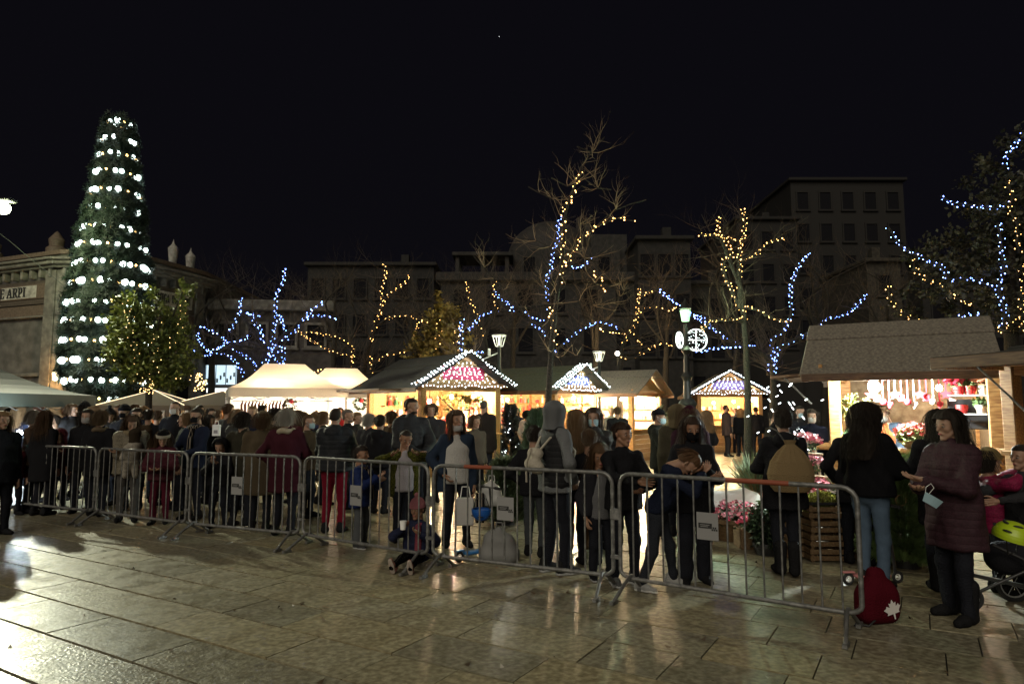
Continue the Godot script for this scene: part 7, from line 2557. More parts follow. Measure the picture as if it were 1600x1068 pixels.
	sitter = person("small child with a pink hat sitting on the ground at the barrier", 652, 7.62, 1.10, -14, {"coat": Color(0.014, 0.018, 0.05), "kind": "puffy", "hip": 0.13, "sit": true, "hem": 0.05, "hair": "boy", "hat": ["pom", Color(0.42, 0.16, 0.18)], "skin": tan, "legs": Color(0.05, 0.05, 0.055), "legkind": "stripe", "shoe": Color(0.35, 0.17, 0.14), "sole": Color(0.5, 0.42, 0.36), "arms": [Vector3(0.12, 0.34, 0.16), Vector3(-0.10, 0.40, 0.2)], "feet": [Vector3(0.12, 0.06, 0.50), Vector3(-0.08, 0.06, 0.54)], "knee": Vector3(0, 1, 0.2), "head": [-8, 6], "scarf": Color(0.2, 0.05, 0.07)})
	person("elderly person with a grey bob in a long maroon coat seen from behind", 442, 9.3, 1.67, 172, {"coat": Color(0.045, 0.012, 0.018), "hem": 0.34, "hair": "bob", "haircol": gry, "girth": 1.08, "garment": "coat", "arms": ["pocket", "front"], "scarf": Color(0.35, 0.3, 0.22)})
	person("person in a beige cap and long fur trimmed coat from behind", 404, 9.7, 1.62, 188, {"coat": Color(0.11, 0.085, 0.055), "kind": "fur", "hem": 0.3, "hair": "bob", "haircol": lb, "hat": ["beanie", Color(0.14, 0.11, 0.075)], "garment": "coat", "arms": ["front", "front"]})
	person("dark haired person in an olive coat left of the beige cap", 374, 10.0, 1.62, 165, {"coat": Color(0.03, 0.028, 0.02), "hem": 0.4, "hair": "bob", "arms": ["pocket", "pocket"]})
	person("fair haired woman in profile in a quilted jacket beside the hanging sausages", 366, 11.5, 1.66, 70, {"coat": Color(0.04, 0.04, 0.038), "kind": "puffy", "hair": "bob", "haircol": bl, "skin": fair, "slim": true, "arms": ["front", "front"]})
	person("child with a softly lit face in dark clothes behind the third barrier", 340, 9.9, 1.27, 6, {"coat": blk, "hair": "boy", "hooded": blk, "skin": fair, "arms": ["phone", "phone"], "head": [0, 22]})
	person("man in a black face mask and striped scarf", 300, 10.6, 1.68, -22, {"coat": navy, "hair": "boy", "mask": blk, "skin": fair, "scarf": Color(0.4, 0.38, 0.35), "scarfkind": "stripe", "arms": ["front", "front"]})
	person("tall balding man with a white face mask in black", 266, 12.2, 1.80, -14, {"coat": blk, "hair": "buzz", "haircol": Color(0.04, 0.025, 0.016), "mask": wm, "skin": fair, "arms": ["down", "pocket"]})
	person("dark haired man behind the white masked man", 306, 13.4, 1.74, 30, {"coat": char, "hair": "short", "skin": fair})
	person("child in a maroon jacket with a black hat with white band", 248, 10.2, 1.36, 12, {"coat": Color(0.06, 0.007, 0.015), "kind": "puffy", "hair": "long", "haircol": lb, "hat": ["beanie", blk, Color(0.5, 0.46, 0.38)], "skin": fair, "legs": Color(0.07, 0.01, 0.02), "arms": ["front", "front"], "head": [10, 16]})
	p = person("woman in a pale fur hooded jacket cradling a wrapped baby", 197, 10.4, 1.60, 26, {"coat": Color(0.19, 0.165, 0.12), "kind": "puffy", "hem": 0.44, "hair": "long", "haircol": Color(0.05, 0.028, 0.015), "skin": fair, "legs": Color(0.08, 0.075, 0.07), "arms": ["cross", "cross"], "head": [8, 30], "hood": true, "scarf": Color(0.2, 0.16, 0.1)})
	baby(p)
	person("person in black between baby carrier and white masked man", 226, 12.4, 1.66, 185, {"coat": blk, "hair": "boy"})
	person("person in a black knit hat and black mask", 186, 12.2, 1.73, -10, {"coat": blk, "hair": "short", "hat": ["beanie", blk], "mask": blk, "skin": fair})
	person("person in a bobble hat with lit cheek", 163, 12.6, 1.66, 40, {"coat": char, "hair": "bob", "haircol": lb, "hat": ["pom", Color(0.02, 0.02, 0.022)], "skin": fair})
	person("fair haired woman in a dark fur collared coat from behind", 149, 10.9, 1.64, 182, {"coat": blk, "hem": 0.38, "hair": "bob", "haircol": Color(0.1, 0.065, 0.035), "scarf": Color(0.12, 0.09, 0.06), "girth": 1.1})
	person("long dark haired woman with a pale patterned mask", 126, 11.3, 1.66, 18, {"coat": blk, "hair": "long", "mask": Color(0.35, 0.33, 0.32), "skin": fair, "hem": 0.4, "slim": true})
	person("person in a tall black hat in front of the conifer planter", 124, 13.6, 1.80, 170, {"coat": blk, "hat": ["beanie", blk], "hair": "short"})
	person("crouching child in dark red behind the farthest barrier", 90, 11.7, 1.36, 14, {"coat": Color(0.04, 0.012, 0.014), "hair": "boy", "haircol": lb, "skin": tan, "lean": 10, "head": [0, 16], "hooded": Color(0.08, 0.015, 0.02)})
	person("dark haired woman in a long black coat near the left end", 62, 11.0, 1.64, 168, {"coat": blk, "hem": 0.32, "hair": "long", "haircol": lb, "slim": true, "girth": 1.1})
	person("grey haired person in a brown jacket beside the bright lamp at left", 44, 11.3, 1.64, 100, {"coat": Color(0.06, 0.04, 0.028), "hair": "bob", "haircol": Color(0.12, 0.1, 0.08), "arms": ["front", "front"]})
	person("child in a red jacket near the left edge behind the barriers", 17, 11.0, 1.25, 60, {"coat": Color(0.06, 0.01, 0.014), "hair": "boy", "haircol": bl, "skin": fair})
	person("fair haired person in dark clothes cut off by the left edge", -9, 9.3, 1.63, 60, {"coat": Color(0.018, 0.02, 0.026), "hem": 0.42, "hair": "long", "haircol": bl, "girth": 1.15, "skin": fair})
	# --- second line, towards the tents and stalls
	person("man with short dark hair in front of the first white tent", 406, 14.5, 1.74, 150, {"coat": brown, "hair": "short"})
	person("person in profile with a pale scarf beside the maroon coat", 478, 10.8, 1.58, 80, {"coat": Color(0.05, 0.035, 0.022), "hair": "short", "haircol": lb, "mask": blue_m, "skin": fair, "arms": ["front", "front"]})
	person("fair haired person in a green coat behind the red trousered man", 502, 12.2, 1.62, 110, {"coat": Color(0.035, 0.038, 0.025), "hair": "bob", "haircol": bl, "skin": fair})
	person("man in profile with grey hair left of the pink sign stall", 541, 11.8, 1.66, 70, {"coat": blk, "hair": "short", "haircol": Color(0.14, 0.12, 0.1), "skin": fair, "beard": true})
	person("grey haired person queueing at the side counter of the pink sign stall", 574, 12.6, 1.58, 160, {"coat": char, "hair": "bob", "haircol": gry})
	person("dark haired person queueing beside the grey haired one", 592, 11.2, 1.57, 165, {"coat": blk, "hair": "boy", "girth": 1.1, "hood": true})
	person("person with brown hair near the pink sign stall corner", 610, 13.2, 1.62, 150, {"coat": brown, "hair": "bob", "haircol": lb})
	person("woman in light blue at the table inside the first white tent", 436, 16.6, 1.66, 60, {"coat": Color(0.1, 0.2, 0.25), "hair": "bob", "haircol": bl, "skin": fair})
	person("person in a red top inside the second white tent", 528, 18.0, 1.70, -40, {"coat": Color(0.45, 0.03, 0.03), "hair": "short", "haircol": lb, "skin": fair})
	person("person in dark blue reaching up by the second white tent", 470, 14.2, 1.60, 40, {"coat": Color(0.03, 0.035, 0.07), "hair": "bob", "haircol": lb, "arms": ["raise", "front"], "skin": fair})
	person("man in a dark overcoat from behind before the pink sign stall opening", 756, 14.2, 1.84, 150, {"coat": Color(0.035, 0.032, 0.03), "hem": 0.42, "hair": "buzz", "haircol": Color(0.06, 0.05, 0.04), "legs": Color(0.03, 0.035, 0.05), "garment": "coat"})
	person("woman hidden behind the white shirt woman, brown hair", 742, 12.0, 1.56, 40, {"coat": Color(0.08, 0.065, 0.05), "hair": "bob", "haircol": lb, "skin": fair})
	person("stall keeper with dark hair inside the olive roofed stall", 806, 20.4, 1.70, 10, {"coat": navy, "hair": "long", "skin": fair, "arms": ["front", "front"]})
	person("woman in a black knit hat at the olive roofed stall", 846, 17.0, 1.68, 12, {"coat": blk, "hair": "long", "hat": ["beanie", blk], "skin": fair, "arms": ["pocket", "pocket"]})
	person("person in a white coat at the olive roofed stall counter", 824, 19.4, 1.62, 150, {"coat": Color(0.5, 0.47, 0.42), "hair": "bob", "haircol": dk})
	person("person in black from behind before the brown roofed stall", 966, 16.5, 1.72, 176, {"coat": blk, "hair": "short", "haircol": lb})
	person("keeper with grey hair inside the brown roofed stall", 957, 20.2, 1.70, 0, {"coat": Color(0.3, 0.28, 0.25), "hair": "short", "haircol": gry, "skin": fair})
	person("young man in a cap with a blue mask walking right", 1033, 10.6, 1.66, 62, {"coat": Color(0.022, 0.024, 0.02), "hair": "short", "hat": ["cap", blk], "mask": blue_m, "skin": fair, "arms": ["front", "front"], "hood": true})
	person("woman in a burgundy knit hat behind the masked long haired woman", 1083, 8.6, 1.69, 178, {"coat": Color(0.03, 0.012, 0.02), "hair": "long", "haircol": lb, "hat": ["beanie", Color(0.06, 0.012, 0.03)], "slim": true})
	person("person in a fur trimmed hood left of the burgundy hat", 1064, 9.2, 1.72, 176, {"coat": Color(0.05, 0.045, 0.03), "hair": "short", "hooded": Color(0.13, 0.1, 0.06), "furry": true})
	person("fair haired woman in black with a pale skirt crossing the square", 1106, 14.6, 1.62, -150, {"coat": blk, "hem": 0.55, "hair": "wavy", "haircol": bl, "legs": Color(0.35, 0.3, 0.25), "slim": true, "wide": 1.5})
	person("man in a dark overcoat and mask at the violet sign stall", 1137, 24.2, 1.80, 100, {"coat": Color(0.03, 0.025, 0.028), "hem": 0.4, "hair": "buzz", "skin": fair, "mask": blk, "garment": "coat"})
	person("person with a tan fur hood at the violet sign stall counter", 1159, 24.4, 1.66, 178, {"coat": blk, "hair": "short", "hooded": Color(0.3, 0.17, 0.08), "furry": true})
	person("person in black leaning at the right of the violet sign stall", 1184, 24.2, 1.74, 172, {"coat": blk, "hair": "short", "lean": 6})
	person("keeper with a pale mask behind the violet sign stall counter", 1152, 26.4, 1.68, 0, {"coat": Color(0.2, 0.18, 0.17), "hair": "short", "mask": wm, "skin": fair})
	person("person in black behind the icicle lights", 1216, 13.0, 1.66, 60, {"coat": blk, "hair": "short", "skin": fair})
	person("person with a white mask under the icicle lights", 1274, 11.6, 1.66, -10, {"coat": navy, "hair": "bob", "mask": wm, "skin": fair})
	person("person with a pale mask left of the stall post", 1256, 13.2, 1.72, 5, {"coat": blk, "hair": "short", "mask": blue_m, "skin": fair})
	person("flower seller in a dark blue fleece bending over inside the flower stall", 1404, 10.6, 1.78, -58, {"coat": Color(0.04, 0.055, 0.08), "hair": "boy", "haircol": lb, "mask": Color(0.3, 0.28, 0.26), "skin": fair, "lean": 20, "arms": ["front", "front"], "head": [0, 16], "shirt": Color(0.35, 0.09, 0.03)})
	# a scattered far crowd in the dark between the barriers and the parasols
	var tones := [blk, char, navy, brown, Color(0.05, 0.012, 0.015), Color(0.03, 0.035, 0.03)]
	var spots := [[110, 15.5, "beside the pink notice"], [205, 15.2, "under the green leafy tree"], [216, 14.6, "next to the tree trunk"], [325, 15.8, "below the brown parasol"], [336, 14.9, "left of the first white tent"], [352, 16.6, "at the corner of the first white tent"], [285, 16.4, "between the two parasols"], [178, 16.0, "in front of the beige parasol"], [96, 16.4, "below the wall lantern"], [62, 15.0, "under the green canopy"], [452, 15.6, "at the first tent counter"], [490, 16.2, "between the white tents"], [75, 12.6, "behind the crouching child"], [104, 12.9, "left of the tall black hat"], [140, 13.2, "right of the tall black hat"], [205, 11.6, "behind the woman with the baby"], [240, 13.0, "behind the black hat with white band"], [282, 11.6, "left of the striped scarf"], [322, 12.4, "right of the striped scarf"], [352, 12.6, "above the softly lit child"], [388, 12.2, "behind the olive coat"], [425, 12.8, "right of the beige cap"], [460, 12.4, "behind the maroon coat"], [556, 14.0, "behind the grey profile man"], [630, 13.6, "behind the bearded man"], [672, 12.6, "right of the bearded man"], [20, 12.4, "by the bright lamp at left"], [4, 13.6, "farthest left in the queue"]]
	var hs := ["short", "bob", "long", "boy"]
	for k in spots.size():
		var q: Array = spots[k]
		person("distant person in dark winter clothes %s" % q[2], q[0], q[1], 1.56 + 0.04 * ((k * 5) % 6), [10, 170, -60, 80, 150][k % 5], {"coat": tones[k % 6], "hair": hs[k % 4], "haircol": [dk, lb, bl][k % 3], "skin": fair})


var woman_mask: Node3D
var white_shirt: Node3D
var sitter: Node3D


func drawstring(p: Node3D, label: String, c: Color, s: float) -> void:
	var o := thing("drawstring_bag", label, "bag", p.transform * Vector3(0, 0.86, -0.25), p.rotation.y)
	var b := MB.new()
	var n := 40
	var prof := [[0.0, 0.0], [0.16, 0.01], [0.215, 0.08], [0.225, 0.18], [0.19, 0.30], [0.12, 0.40], [0.045, 0.47], [0.06, 0.51]]
	var rows := []
	for q in prof:
		var row := []
		for u in n:
			var a := TAU * u / n
			var fold: float = 1.0 + 0.07 * sin(a * 13.0 + sin(a * 4)) * smoothstep(0.1, 0.4, q[1])
			row.append(Vector3(cos(a) * q[0] * fold, q[1], sin(a) * q[0] * 0.5 * fold) * s)
		rows.append(row)
	for r in rows.size() - 1:
		for u in n:
			var w := (u + 1) % n
			b.quad(rows[r][u], rows[r][w], rows[r + 1][w], rows[r + 1][u], rows[r][u] - Vector3(0, 0.2, 0))
	part("sack", b, cloth(c), o)
	for sd in [-1, 1]:
		part("cord", MB.new().tube(PackedVector3Array([Vector3(sd * 0.03, 0.47, 0), Vector3(sd * 0.1, 0.60, 0.07), Vector3(sd * 0.14, 0.63, 0.2)]), 0.008, 5), M.black, o)


func backpack(p: Node3D, label: String) -> void:
	var o := thing("backpack", label, "backpack", p.transform * Vector3(0, 1.02, -0.235), p.rotation.y)
	var c := cloth(Color(0.42, 0.38, 0.31))
	part("sack", MB.new().field([[Vector3(-0.06, 0.06, 0), Vector3(0.06, 0.06, 0), 0.065, 0.065, 1.0], [Vector3(-0.05, 0.2, 0), Vector3(0.05, 0.2, 0), 0.06, 0.06, 1.0], [Vector3(-0.04, 0.1, -0.06), Vector3(0.04, 0.1, -0.06), 0.04, 0.04, 1.0]], 0.015, 0.06), c, o)
	for sd in [-1, 1]:
		part("strap", MB.new().tube(PackedVector3Array([Vector3(sd * 0.05, 0.24, 0.03), Vector3(sd * 0.10, 0.36, 0.12), Vector3(sd * 0.12, 0.37, 0.26), Vector3(sd * 0.13, 0.22, 0.40), Vector3(sd * 0.16, 0.06, 0.34), Vector3(sd * 0.19, 0.03, 0.2), Vector3(sd * 0.09, 0.05, 0.03)]), 0.014, 5), c, o)
	part("toggle", MB.new().tube(PackedVector3Array([Vector3(0, 0.25, -0.05), Vector3(-0.02, 0.1, -0.12), Vector3(-0.03, -0.08, -0.12)]), 0.012, 5), c, o)


func baby(p: Node3D) -> void:
	var o := thing("person", "baby wrapped in a shiny quilted snowsuit held by the pale jacketed woman", "person", p.transform * Vector3(0.02, 0.86, 0.22), p.rotation.y)
	var b := MB.new()
	b.col = Color(0.4, 0.24, 0.17)
	b.field([[Vector3(0.06, 0.30, 0.02), Vector3(0.0, 0.02, 0.0), 0.06, 0.05, 1.0]], 0.02, 0.02)
	b.add(HEAD, Transform3D(Basis(Vector3.UP, 1.9).scaled(Vector3.ONE * 0.16), Vector3(0.06, 0.36, 0.0)), Color(0.4, 0.24, 0.17))
	part("body", b, M.skin, o)
	part("snowsuit", MB.new().field([[Vector3(0.05, 0.27, 0.0), Vector3(-0.01, 0.06, 0.02), 0.10, 0.11, 1.0], [Vector3(-0.05, 0.02, 0.04), Vector3(-0.05, -0.16, 0.06), 0.06, 0.045, 1.0], [Vector3(0.07, 0.02, 0.04), Vector3(0.08, -0.16, 0.06), 0.06, 0.045, 1.0], [Vector3(-0.05, 0.24, 0.04), Vector3(-0.1, 0.1, 0.1), 0.05, 0.04, 1.0]], 0.02, 0.04), cloth(Color(0.3, 0.27, 0.22), "puffy"), o)
	var h := part("hood", hairdo("hood"), cloth(Color(0.04, 0.03, 0.02)), o)
	h.transform = Transform3D(Basis(Vector3.UP, 1.9).scaled(Vector3.ONE * 0.165), Vector3(0.06, 0.355, 0.0))


func plastic_bag(label: String, pos: Vector3, s: Vector3, m: Material) -> Node3D:
	var o := thing("shopping_bag", label, "bag", pos, rng.randf_range(-0.5, 0.5))
	part("bag", MB.new().field([[Vector3(-s.x * 0.28, s.y * 0.18, 0), Vector3(s.x * 0.28, s.y * 0.18, 0), s.z * 0.5, s.z * 0.5, 1.0], [Vector3(-s.x * 0.2, s.y * 0.55, 0), Vector3(s.x * 0.2, s.y * 0.5, 0), s.z * 0.42, s.z * 0.4, 1.0], [Vector3(0, s.y * 0.55, 0), Vector3(0, s.y * 0.85, 0), s.z * 0.3, s.z * 0.1, 1.0]], 0.02, 0.06, 0.0), m, o)
	part("handle", MB.new().tube(PackedVector3Array([Vector3(-0.04, s.y * 0.8, 0), Vector3(-0.03, s.y, 0), Vector3(0.03, s.y, 0), Vector3(0.04, s.y * 0.8, 0)]), 0.008, 5), m, o)
	return o


func helmet(label: String, pos: Vector3, turn: float, m: Material, tilt := 0.0) -> void:
	var o := thing("bike_helmet", label, "helmet", pos, turn)
	var b := MB.new()
	var bs := Basis(Vector3.RIGHT, tilt)
	var pr := PackedVector2Array()
	for k in 9:
		var f := PI * 0.55 * k / 8.0
		pr.append(Vector2(sin(f) * 0.125, cos(f) * 0.12))
	pr.append(Vector2(0.11, -0.02))
	b.lathe(pr, 20, Transform3D(bs * Basis.from_scale(Vector3(0.9, 1, 1.18)), Vector3.ZERO))
	part("shell", b, m, o)
	for k in 5:
		for r in 2:
			var a := TAU * (k + 0.5 * r) / 5.0
			var th := 0.55 + 0.55 * r
			var d := Vector3(sin(th) * cos(a) * 0.113, cos(th) * 0.121, sin(th) * sin(a) * 0.148)
			part("vent", MB.new().ell(bs * d, Vector3(0.016, 0.008, 0.036), 8, 5, bs * Basis(Vector3.UP, -a)), M.black, o)
	part("strap", MB.new().tube(PackedVector3Array([bs * Vector3(-0.1, 0, 0), bs * Vector3(-0.06, -0.13, 0.02), bs * Vector3(0.06, -0.13, 0.02), bs * Vector3(0.1, 0, 0)]), 0.006, 4), M.black, o)


func wheel(root: Node3D, c: Vector3, r: float, w: float, ax: Basis, rim: Material, spokes := true) -> void:
	var ring := PackedVector3Array()
	for k in 21:
		var a := TAU * k / 20
		ring.append(c + ax * Vector3(cos(a) * r, sin(a) * r, 0))
	var wh := part("wheel", MB.new().tube(ring, w, 7, false), M.rubber, root)
	var rr := PackedVector3Array()
	for q in ring:
		rr.append(c + (q - c) * (1.0 - w * 1.25 / r))
	part("rim", MB.new().tube(rr, w * 0.4, 5, false), rim, wh)
	part("hub", MB.new().seg(c - ax.z * w * 1.3, c + ax.z * w * 1.3, w * 0.7, -1, 8), rim, wh)
	if spokes:
		for k in 6:
			var a := TAU * k / 6
			part("spoke", MB.new().seg(c, c + ax * Vector3(cos(a), sin(a), 0) * (r - w), 0.004, -1, 4), rim, wh)


func scooter(label: String, pos: Vector3, turn: float, deck: Material, bar_h: float) -> void:
	var o := thing("kick_scooter", label, "scooter", pos, turn)
	part("deck", MB.new().bev(Vector3(0, 0.085, 0), Vector3(0.36, 0.03, 0.11), 0.01), deck, o)
	wheel(o, Vector3(0.28, 0.06, 0), 0.045, 0.015, Basis.IDENTITY, M.white, false)
	wheel(o, Vector3(-0.24, 0.06, 0.0), 0.045, 0.015, Basis.IDENTITY, M.white, false)
	part("fender", MB.new().bev(Vector3(-0.24, 0.125, 0), Vector3(0.12, 0.015, 0.05), 0.005), deck, o)
	part("stem", MB.new().seg(Vector3(0.26, 0.1, 0), Vector3(0.18, bar_h, 0), 0.016, 0.013, 8), M.plastic_black, o)
	part("handlebar", MB.new().seg(Vector3(0.18, bar_h, -0.18), Vector3(0.18, bar_h, 0.18), 0.012, -1, 8), M.steel, o)
	for s in [-1, 1]:
		part("grip", MB.new().seg(Vector3(0.18, bar_h, s * 0.10), Vector3(0.18, bar_h, s * 0.2), 0.017, -1, 8), M.rubber, o)


func build_small_things() -> void:
	rng.seed = 111
	# red drawstring bag with a white leaf
	var g := gp(1372, 972)
	var o := thing("drawstring_bag", "red drawstring bag with a white leaf emblem standing on the paving", "bag", g, 0.2)
	var b := MB.new().field([[Vector3(-0.08, 0.09, 0), Vector3(0.08, 0.09, 0), 0.10, 0.10, 1.0], [Vector3(-0.08, 0.2, 0), Vector3(0.08, 0.2, 0), 0.10, 0.10, 1.0], [Vector3(-0.04, 0.27, 0), Vector3(0.05, 0.27, 0), 0.08, 0.08, 1.0], [Vector3(0, 0.34, 0), Vector3(0.0, 0.36, 0), 0.05, 0.045, 1.0], [Vector3(-0.03, 0.39, 0), Vector3(0.03, 0.385, 0), 0.035, 0.03, 1.0]], 0.014, 0.06, 0.0)
	part("sack", b, cloth(Color(0.075, 0.006, 0.012)), o)
	var leaf := PackedVector2Array()
	for q in [[0, 1], [0.18, 0.62], [0.38, 0.72], [0.32, 0.32], [0.66, 0.5], [0.72, 0.32], [1, 0.2], [0.62, -0.14], [0.72, -0.34], [0.1, -0.3], [0.06, -0.8], [-0.06, -0.8], [-0.1, -0.3], [-0.72, -0.34], [-0.62, -0.14], [-1, 0.2], [-0.72, 0.32], [-0.66, 0.5], [-0.32, 0.32], [-0.38, 0.72], [-0.18, 0.62]]:
		leaf.append(Vector2(q[0], q[1]) * 0.085)
	# the emblem lies on the curved front of the sack
	var em := MB.new()
	var ix := Geometry2D.triangulate_polygon(leaf)
	for k in range(0, ix.size(), 3):
		var t := []
		for m in 3:
			var q := leaf[ix[k + m]].rotated(0.2) + Vector2(0.055, 0.12)
			t.append(Vector3(q.x, q.y, 0.112 - 1.6 * pow(maxf(0.0, absf(q.x) - 0.08), 1.5)))
		em.tri(t[0], t[1], t[2], Vector3(0, 0, 1), Vector3(0, 0, 1), Vector3(0, 0, 1))
	part("leaf_emblem", em, mk(0.5, 0.48, 0.46, 0.7), o)
	part("cord", MB.new().tube(PackedVector3Array([Vector3(-0.08, 0.05, 0.08), Vector3(-0.16, 0.012, 0.1), Vector3(-0.22, 0.012, 0.03), Vector3(-0.18, 0.012, 0.0), Vector3(-0.26, 0.012, 0.07)]), 0.008, 5), M.black, o)
	# face mask dangling from the wrist of the woman in burgundy
	var hp := hand_of(woman_mask, "r")
	o = thing("dangling_mask", "pale blue face mask hanging from the hand of the woman in burgundy", "face mask", hp + Vector3(0.08, -0.04, 0.08), -0.2)
	o.rotation.z = -0.55
	o.scale = Vector3.ONE * 0.85
	var mm := MB.new()
	for k in 4:
		for lay in 2:
			var z0 := 0.018 * sin(PI * k / 4.0) - 0.002 * lay
			var z1 := 0.018 * sin(PI * (k + 1) / 4.0) - 0.002 * lay
			mm.quad(Vector3(-0.085 + k * 0.0425, -0.02, z0), Vector3(-0.0425 + k * 0.0425, -0.02, z1), Vector3(-0.0325 + k * 0.0325, -0.105, z1), Vector3(-0.065 + k * 0.0325, -0.105, z0), Vector3(0, 0, 1 - 2 * lay))
	part("cloth", mm, mk(0.2, 0.3, 0.34, 0.8), o)
	part("ear_loop", MB.new().tube(PackedVector3Array([Vector3(-0.08, -0.03, 0), Vector3(-0.10, 0.02, 0), Vector3(-0.08, 0.07, 0), Vector3(-0.04, 0.05, 0), Vector3(-0.05, -0.02, 0)]), 0.0025, 4), M.white, o)
	# pink kick scooter behind the red bag
	scooter("small pink kick scooter on the paving behind the red bag", gx(1362, 6.75), 0.15, mk(0.5, 0.2, 0.2, 0.4), 0.75)
	scooter("blue kick scooter lying by the barrier foot near the shopping bags", gx(745, 7.85), 0.7, mk(0.03, 0.16, 0.42, 0.4), 0.78)
	helmet("bright lime green bicycle helmet hanging at the right edge", at(1583, 838, 5.5), 0.5, mk(0.33, 0.45, 0.015, 0.35), 0.25)
	helmet("blue bicycle helmet hanging from the scooter handlebar", at(752, 797, 7.95), 0.2, mk(0.01, 0.08, 0.32, 0.35), PI)
	# shopping
	var wb := mk(0.3, 0.3, 0.29, 0.5)
	plastic_bag("grey plastic bag hanging beside the woman in the white shirt", at(768, 790, 8.4), Vector3(0.24, 0.36, 0.18), wb)
	plastic_bag("pale grey sack standing on the ground behind the barrier", gx(780, 7.75), Vector3(0.36, 0.42, 0.26), mk(0.15, 0.15, 0.145, 0.7))
	o = thing("shopping_bag", "flat white paper bag with striped panel behind the barrier", "bag", gx(728, 8.3) + Vector3(0, 0.30, 0), 0.1)
	part("bag", MB.new().bev(Vector3(-0.02, 0.16, 0), Vector3(0.22, 0.32, 0.1), 0.01), mk(0.36, 0.35, 0.33, 0.7), o)
	part("striped_panel", MB.new().box(Vector3(0.16, 0.2, 0.0), Vector3(0.1, 0.34, 0.09)), cloth(Color(0.5, 0.48, 0.45), "stripe"), o)
	part("handle", MB.new().tube(PackedVector3Array([Vector3(-0.07, 0.32, 0), Vector3(-0.05, 0.45, 0), Vector3(0.03, 0.45, 0), Vector3(0.05, 0.32, 0)]), 0.006, 5), M.white, o)
	# toy held by the sitting child
	single("paper_cup", MB.new().lathe(PackedVector2Array([Vector2(0, 0.09), Vector2(0.038, 0.09), Vector2(0.028, 0), Vector2(0, 0)]), 12), M.white, "white paper cup in the hand of the sitting child", "cup", hand_of(sitter, "r") + Vector3(-0.02, -0.03, 0.06))
	# lamp and white toy stand by the left edge
	var lp := at(30, 676, 11.6)
	o = thing("led_lamp", "small dazzling white lamp held up near the left edge", "lamp", lp)
	part("lamp_face", MB.new().ell(Vector3.ZERO, Vector3(0.05, 0.05, 0.03), 12, 8), M.cool_lamp, o)
	part("lamp_stand", MB.new().seg(Vector3(0, -0.05, 0), Vector3(0, -lp.y, 0), 0.015, -1, 6), M.plastic_black, o)
	lamp(Vector3.ZERO, Color(0.9, 0.97, 1.0), 3.0, 0.05, o)
	o = thing("toy_stand", "low white glowing toy stand at the ground near the left edge", "stand", gx(27, 11.4))
	part("light_panel", MB.new().bev(Vector3(0, 0.72, 0), Vector3(0.2, 0.3, 0.05), 0.01), glow(0.8, 0.93, 1.0, 0.8), o)
	part("light_base", MB.new().lathe(PackedVector2Array([Vector2(0, 0.42), Vector2(0.14, 0.38), Vector2(0.16, 0.2), Vector2(0.1, 0.12), Vector2(0, 0.12)]), 14), glow(0.8, 0.93, 1.0, 0.7), o)
	part("frame", MB.new().tube(PackedVector3Array([Vector3(-0.15, 0, 0), Vector3(0, 0.5, 0), Vector3(0.15, 0, 0)]), 0.02, 6), M.plastic_black, o)
	single("star_light", MB.new().ell(Vector3.ZERO, Vector3.ONE * 0.2, 8, 6), glow(0.9, 0.95, 1.0, 1.5), "single bright star high in the night sky", "star", at(780, 57, 480.0))
	# pink notice at the left stall
	o = thing("notice_board", "pink notice board standing under the green canopy", "sign", gx(52, 14.6))
	part("panel", MB.new().bev(Vector3(0, 1.62, 0), Vector3(0.24, 0.42, 0.02), 0.004), mk(0.5, 0.26, 0.28, 0.6), o)
	part("post", MB.new().seg(Vector3(0, 0, -0.02), Vector3(0, 1.45, -0.02), 0.02, -1, 6), M.iron, o)
	# carrier bag held high with print
	o = thing("paper_bag", "small white printed paper bag held over the heads left of the sausages", "bag", at(338, 672, 10.4))
	part("bag", MB.new().bev(Vector3.ZERO, Vector3(0.11, 0.17, 0.06), 0.006), mk(0.62, 0.64, 0.66, 0.6), o)
	part("print", MB.new().box(Vector3(0, -0.02, 0.0315), Vector3(0.06, 0.05, 0.002)), mk(0.2, 0.2, 0.22, 0.6), o)
	part("handle", MB.new().tube(PackedVector3Array([Vector3(-0.03, 0.08, 0), Vector3(-0.02, 0.14, 0), Vector3(0.02, 0.14, 0), Vector3(0.03, 0.08, 0)]), 0.005, 4), M.white, o)
	# pushchair at the right edge
	g = gx(1585, 5.95)
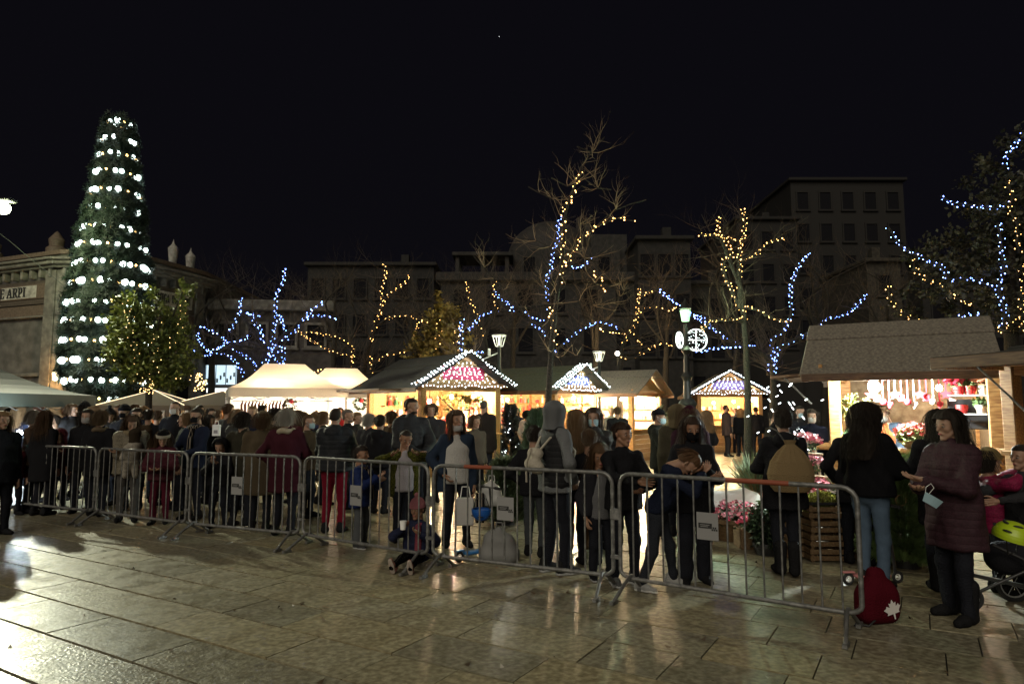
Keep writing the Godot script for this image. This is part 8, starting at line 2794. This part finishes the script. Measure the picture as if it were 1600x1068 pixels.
	o = thing("pushchair", "black pushchair with spoked wheels cut off by the right edge", "pushchair", g, -0.2)
	wheel(o, Vector3(0.12, 0.15, 0.25), 0.14, 0.02, Basis(Vector3.UP, 0.15), mk(0.3, 0.3, 0.3, 0.4))
	wheel(o, Vector3(-0.36, 0.09, 0.1), 0.08, 0.018, Basis(Vector3.UP, 0.1), mk(0.3, 0.3, 0.3, 0.4))
	wheel(o, Vector3(0.12, 0.15, -0.25), 0.14, 0.02, Basis(Vector3.UP, 0.15), mk(0.3, 0.3, 0.3, 0.4))
	part("frame", MB.new().tube(PackedVector3Array([Vector3(-0.36, 0.12, 0.1), Vector3(0.12, 0.42, 0.22), Vector3(0.42, 0.98, 0.2)]), 0.014, 6), M.plastic_black, o)
	part("frame", MB.new().tube(PackedVector3Array([Vector3(0.12, 0.16, 0.24), Vector3(0.0, 0.45, 0.2), Vector3(-0.2, 0.55, 0.15)]), 0.014, 6), M.plastic_black, o)
	part("axle", MB.new().seg(Vector3(0.12, 0.15, 0.25), Vector3(0.12, 0.15, -0.25), 0.012), M.steel, o)
	part("seat", MB.new().field([[Vector3(-0.05, 0.42, 0), Vector3(0.12, 0.40, 0), 0.14, 0.14, 0.9], [Vector3(0.15, 0.45, 0), Vector3(0.26, 0.75, 0), 0.12, 0.10, 0.9]], 0.03, 0.06), cloth(Color(0.02, 0.02, 0.022)), o)
	part("handlebar", MB.new().seg(Vector3(0.42, 0.98, 0.2), Vector3(0.42, 0.98, -0.2), 0.016), M.rubber, o)
	o = thing("bench_frame", "low dark metal frame behind the burgundy coat", "frame", gx(1528, 6.1))
	part("rail", MB.new().bar(Vector3(-0.3, 0.30, 0), Vector3(0.35, 0.18, 0.2), 0.04, 0.03), M.iron, o)
	part("leg", MB.new().bar(Vector3(-0.22, 0.0, 0), Vector3(-0.22, 0.9, 0), 0.03, 0.03, Vector3.BACK), M.iron, o)
	part("leg", MB.new().bar(Vector3(0.3, 0.0, 0.18), Vector3(0.3, 0.5, 0.18), 0.03, 0.03, Vector3.BACK), M.iron, o)
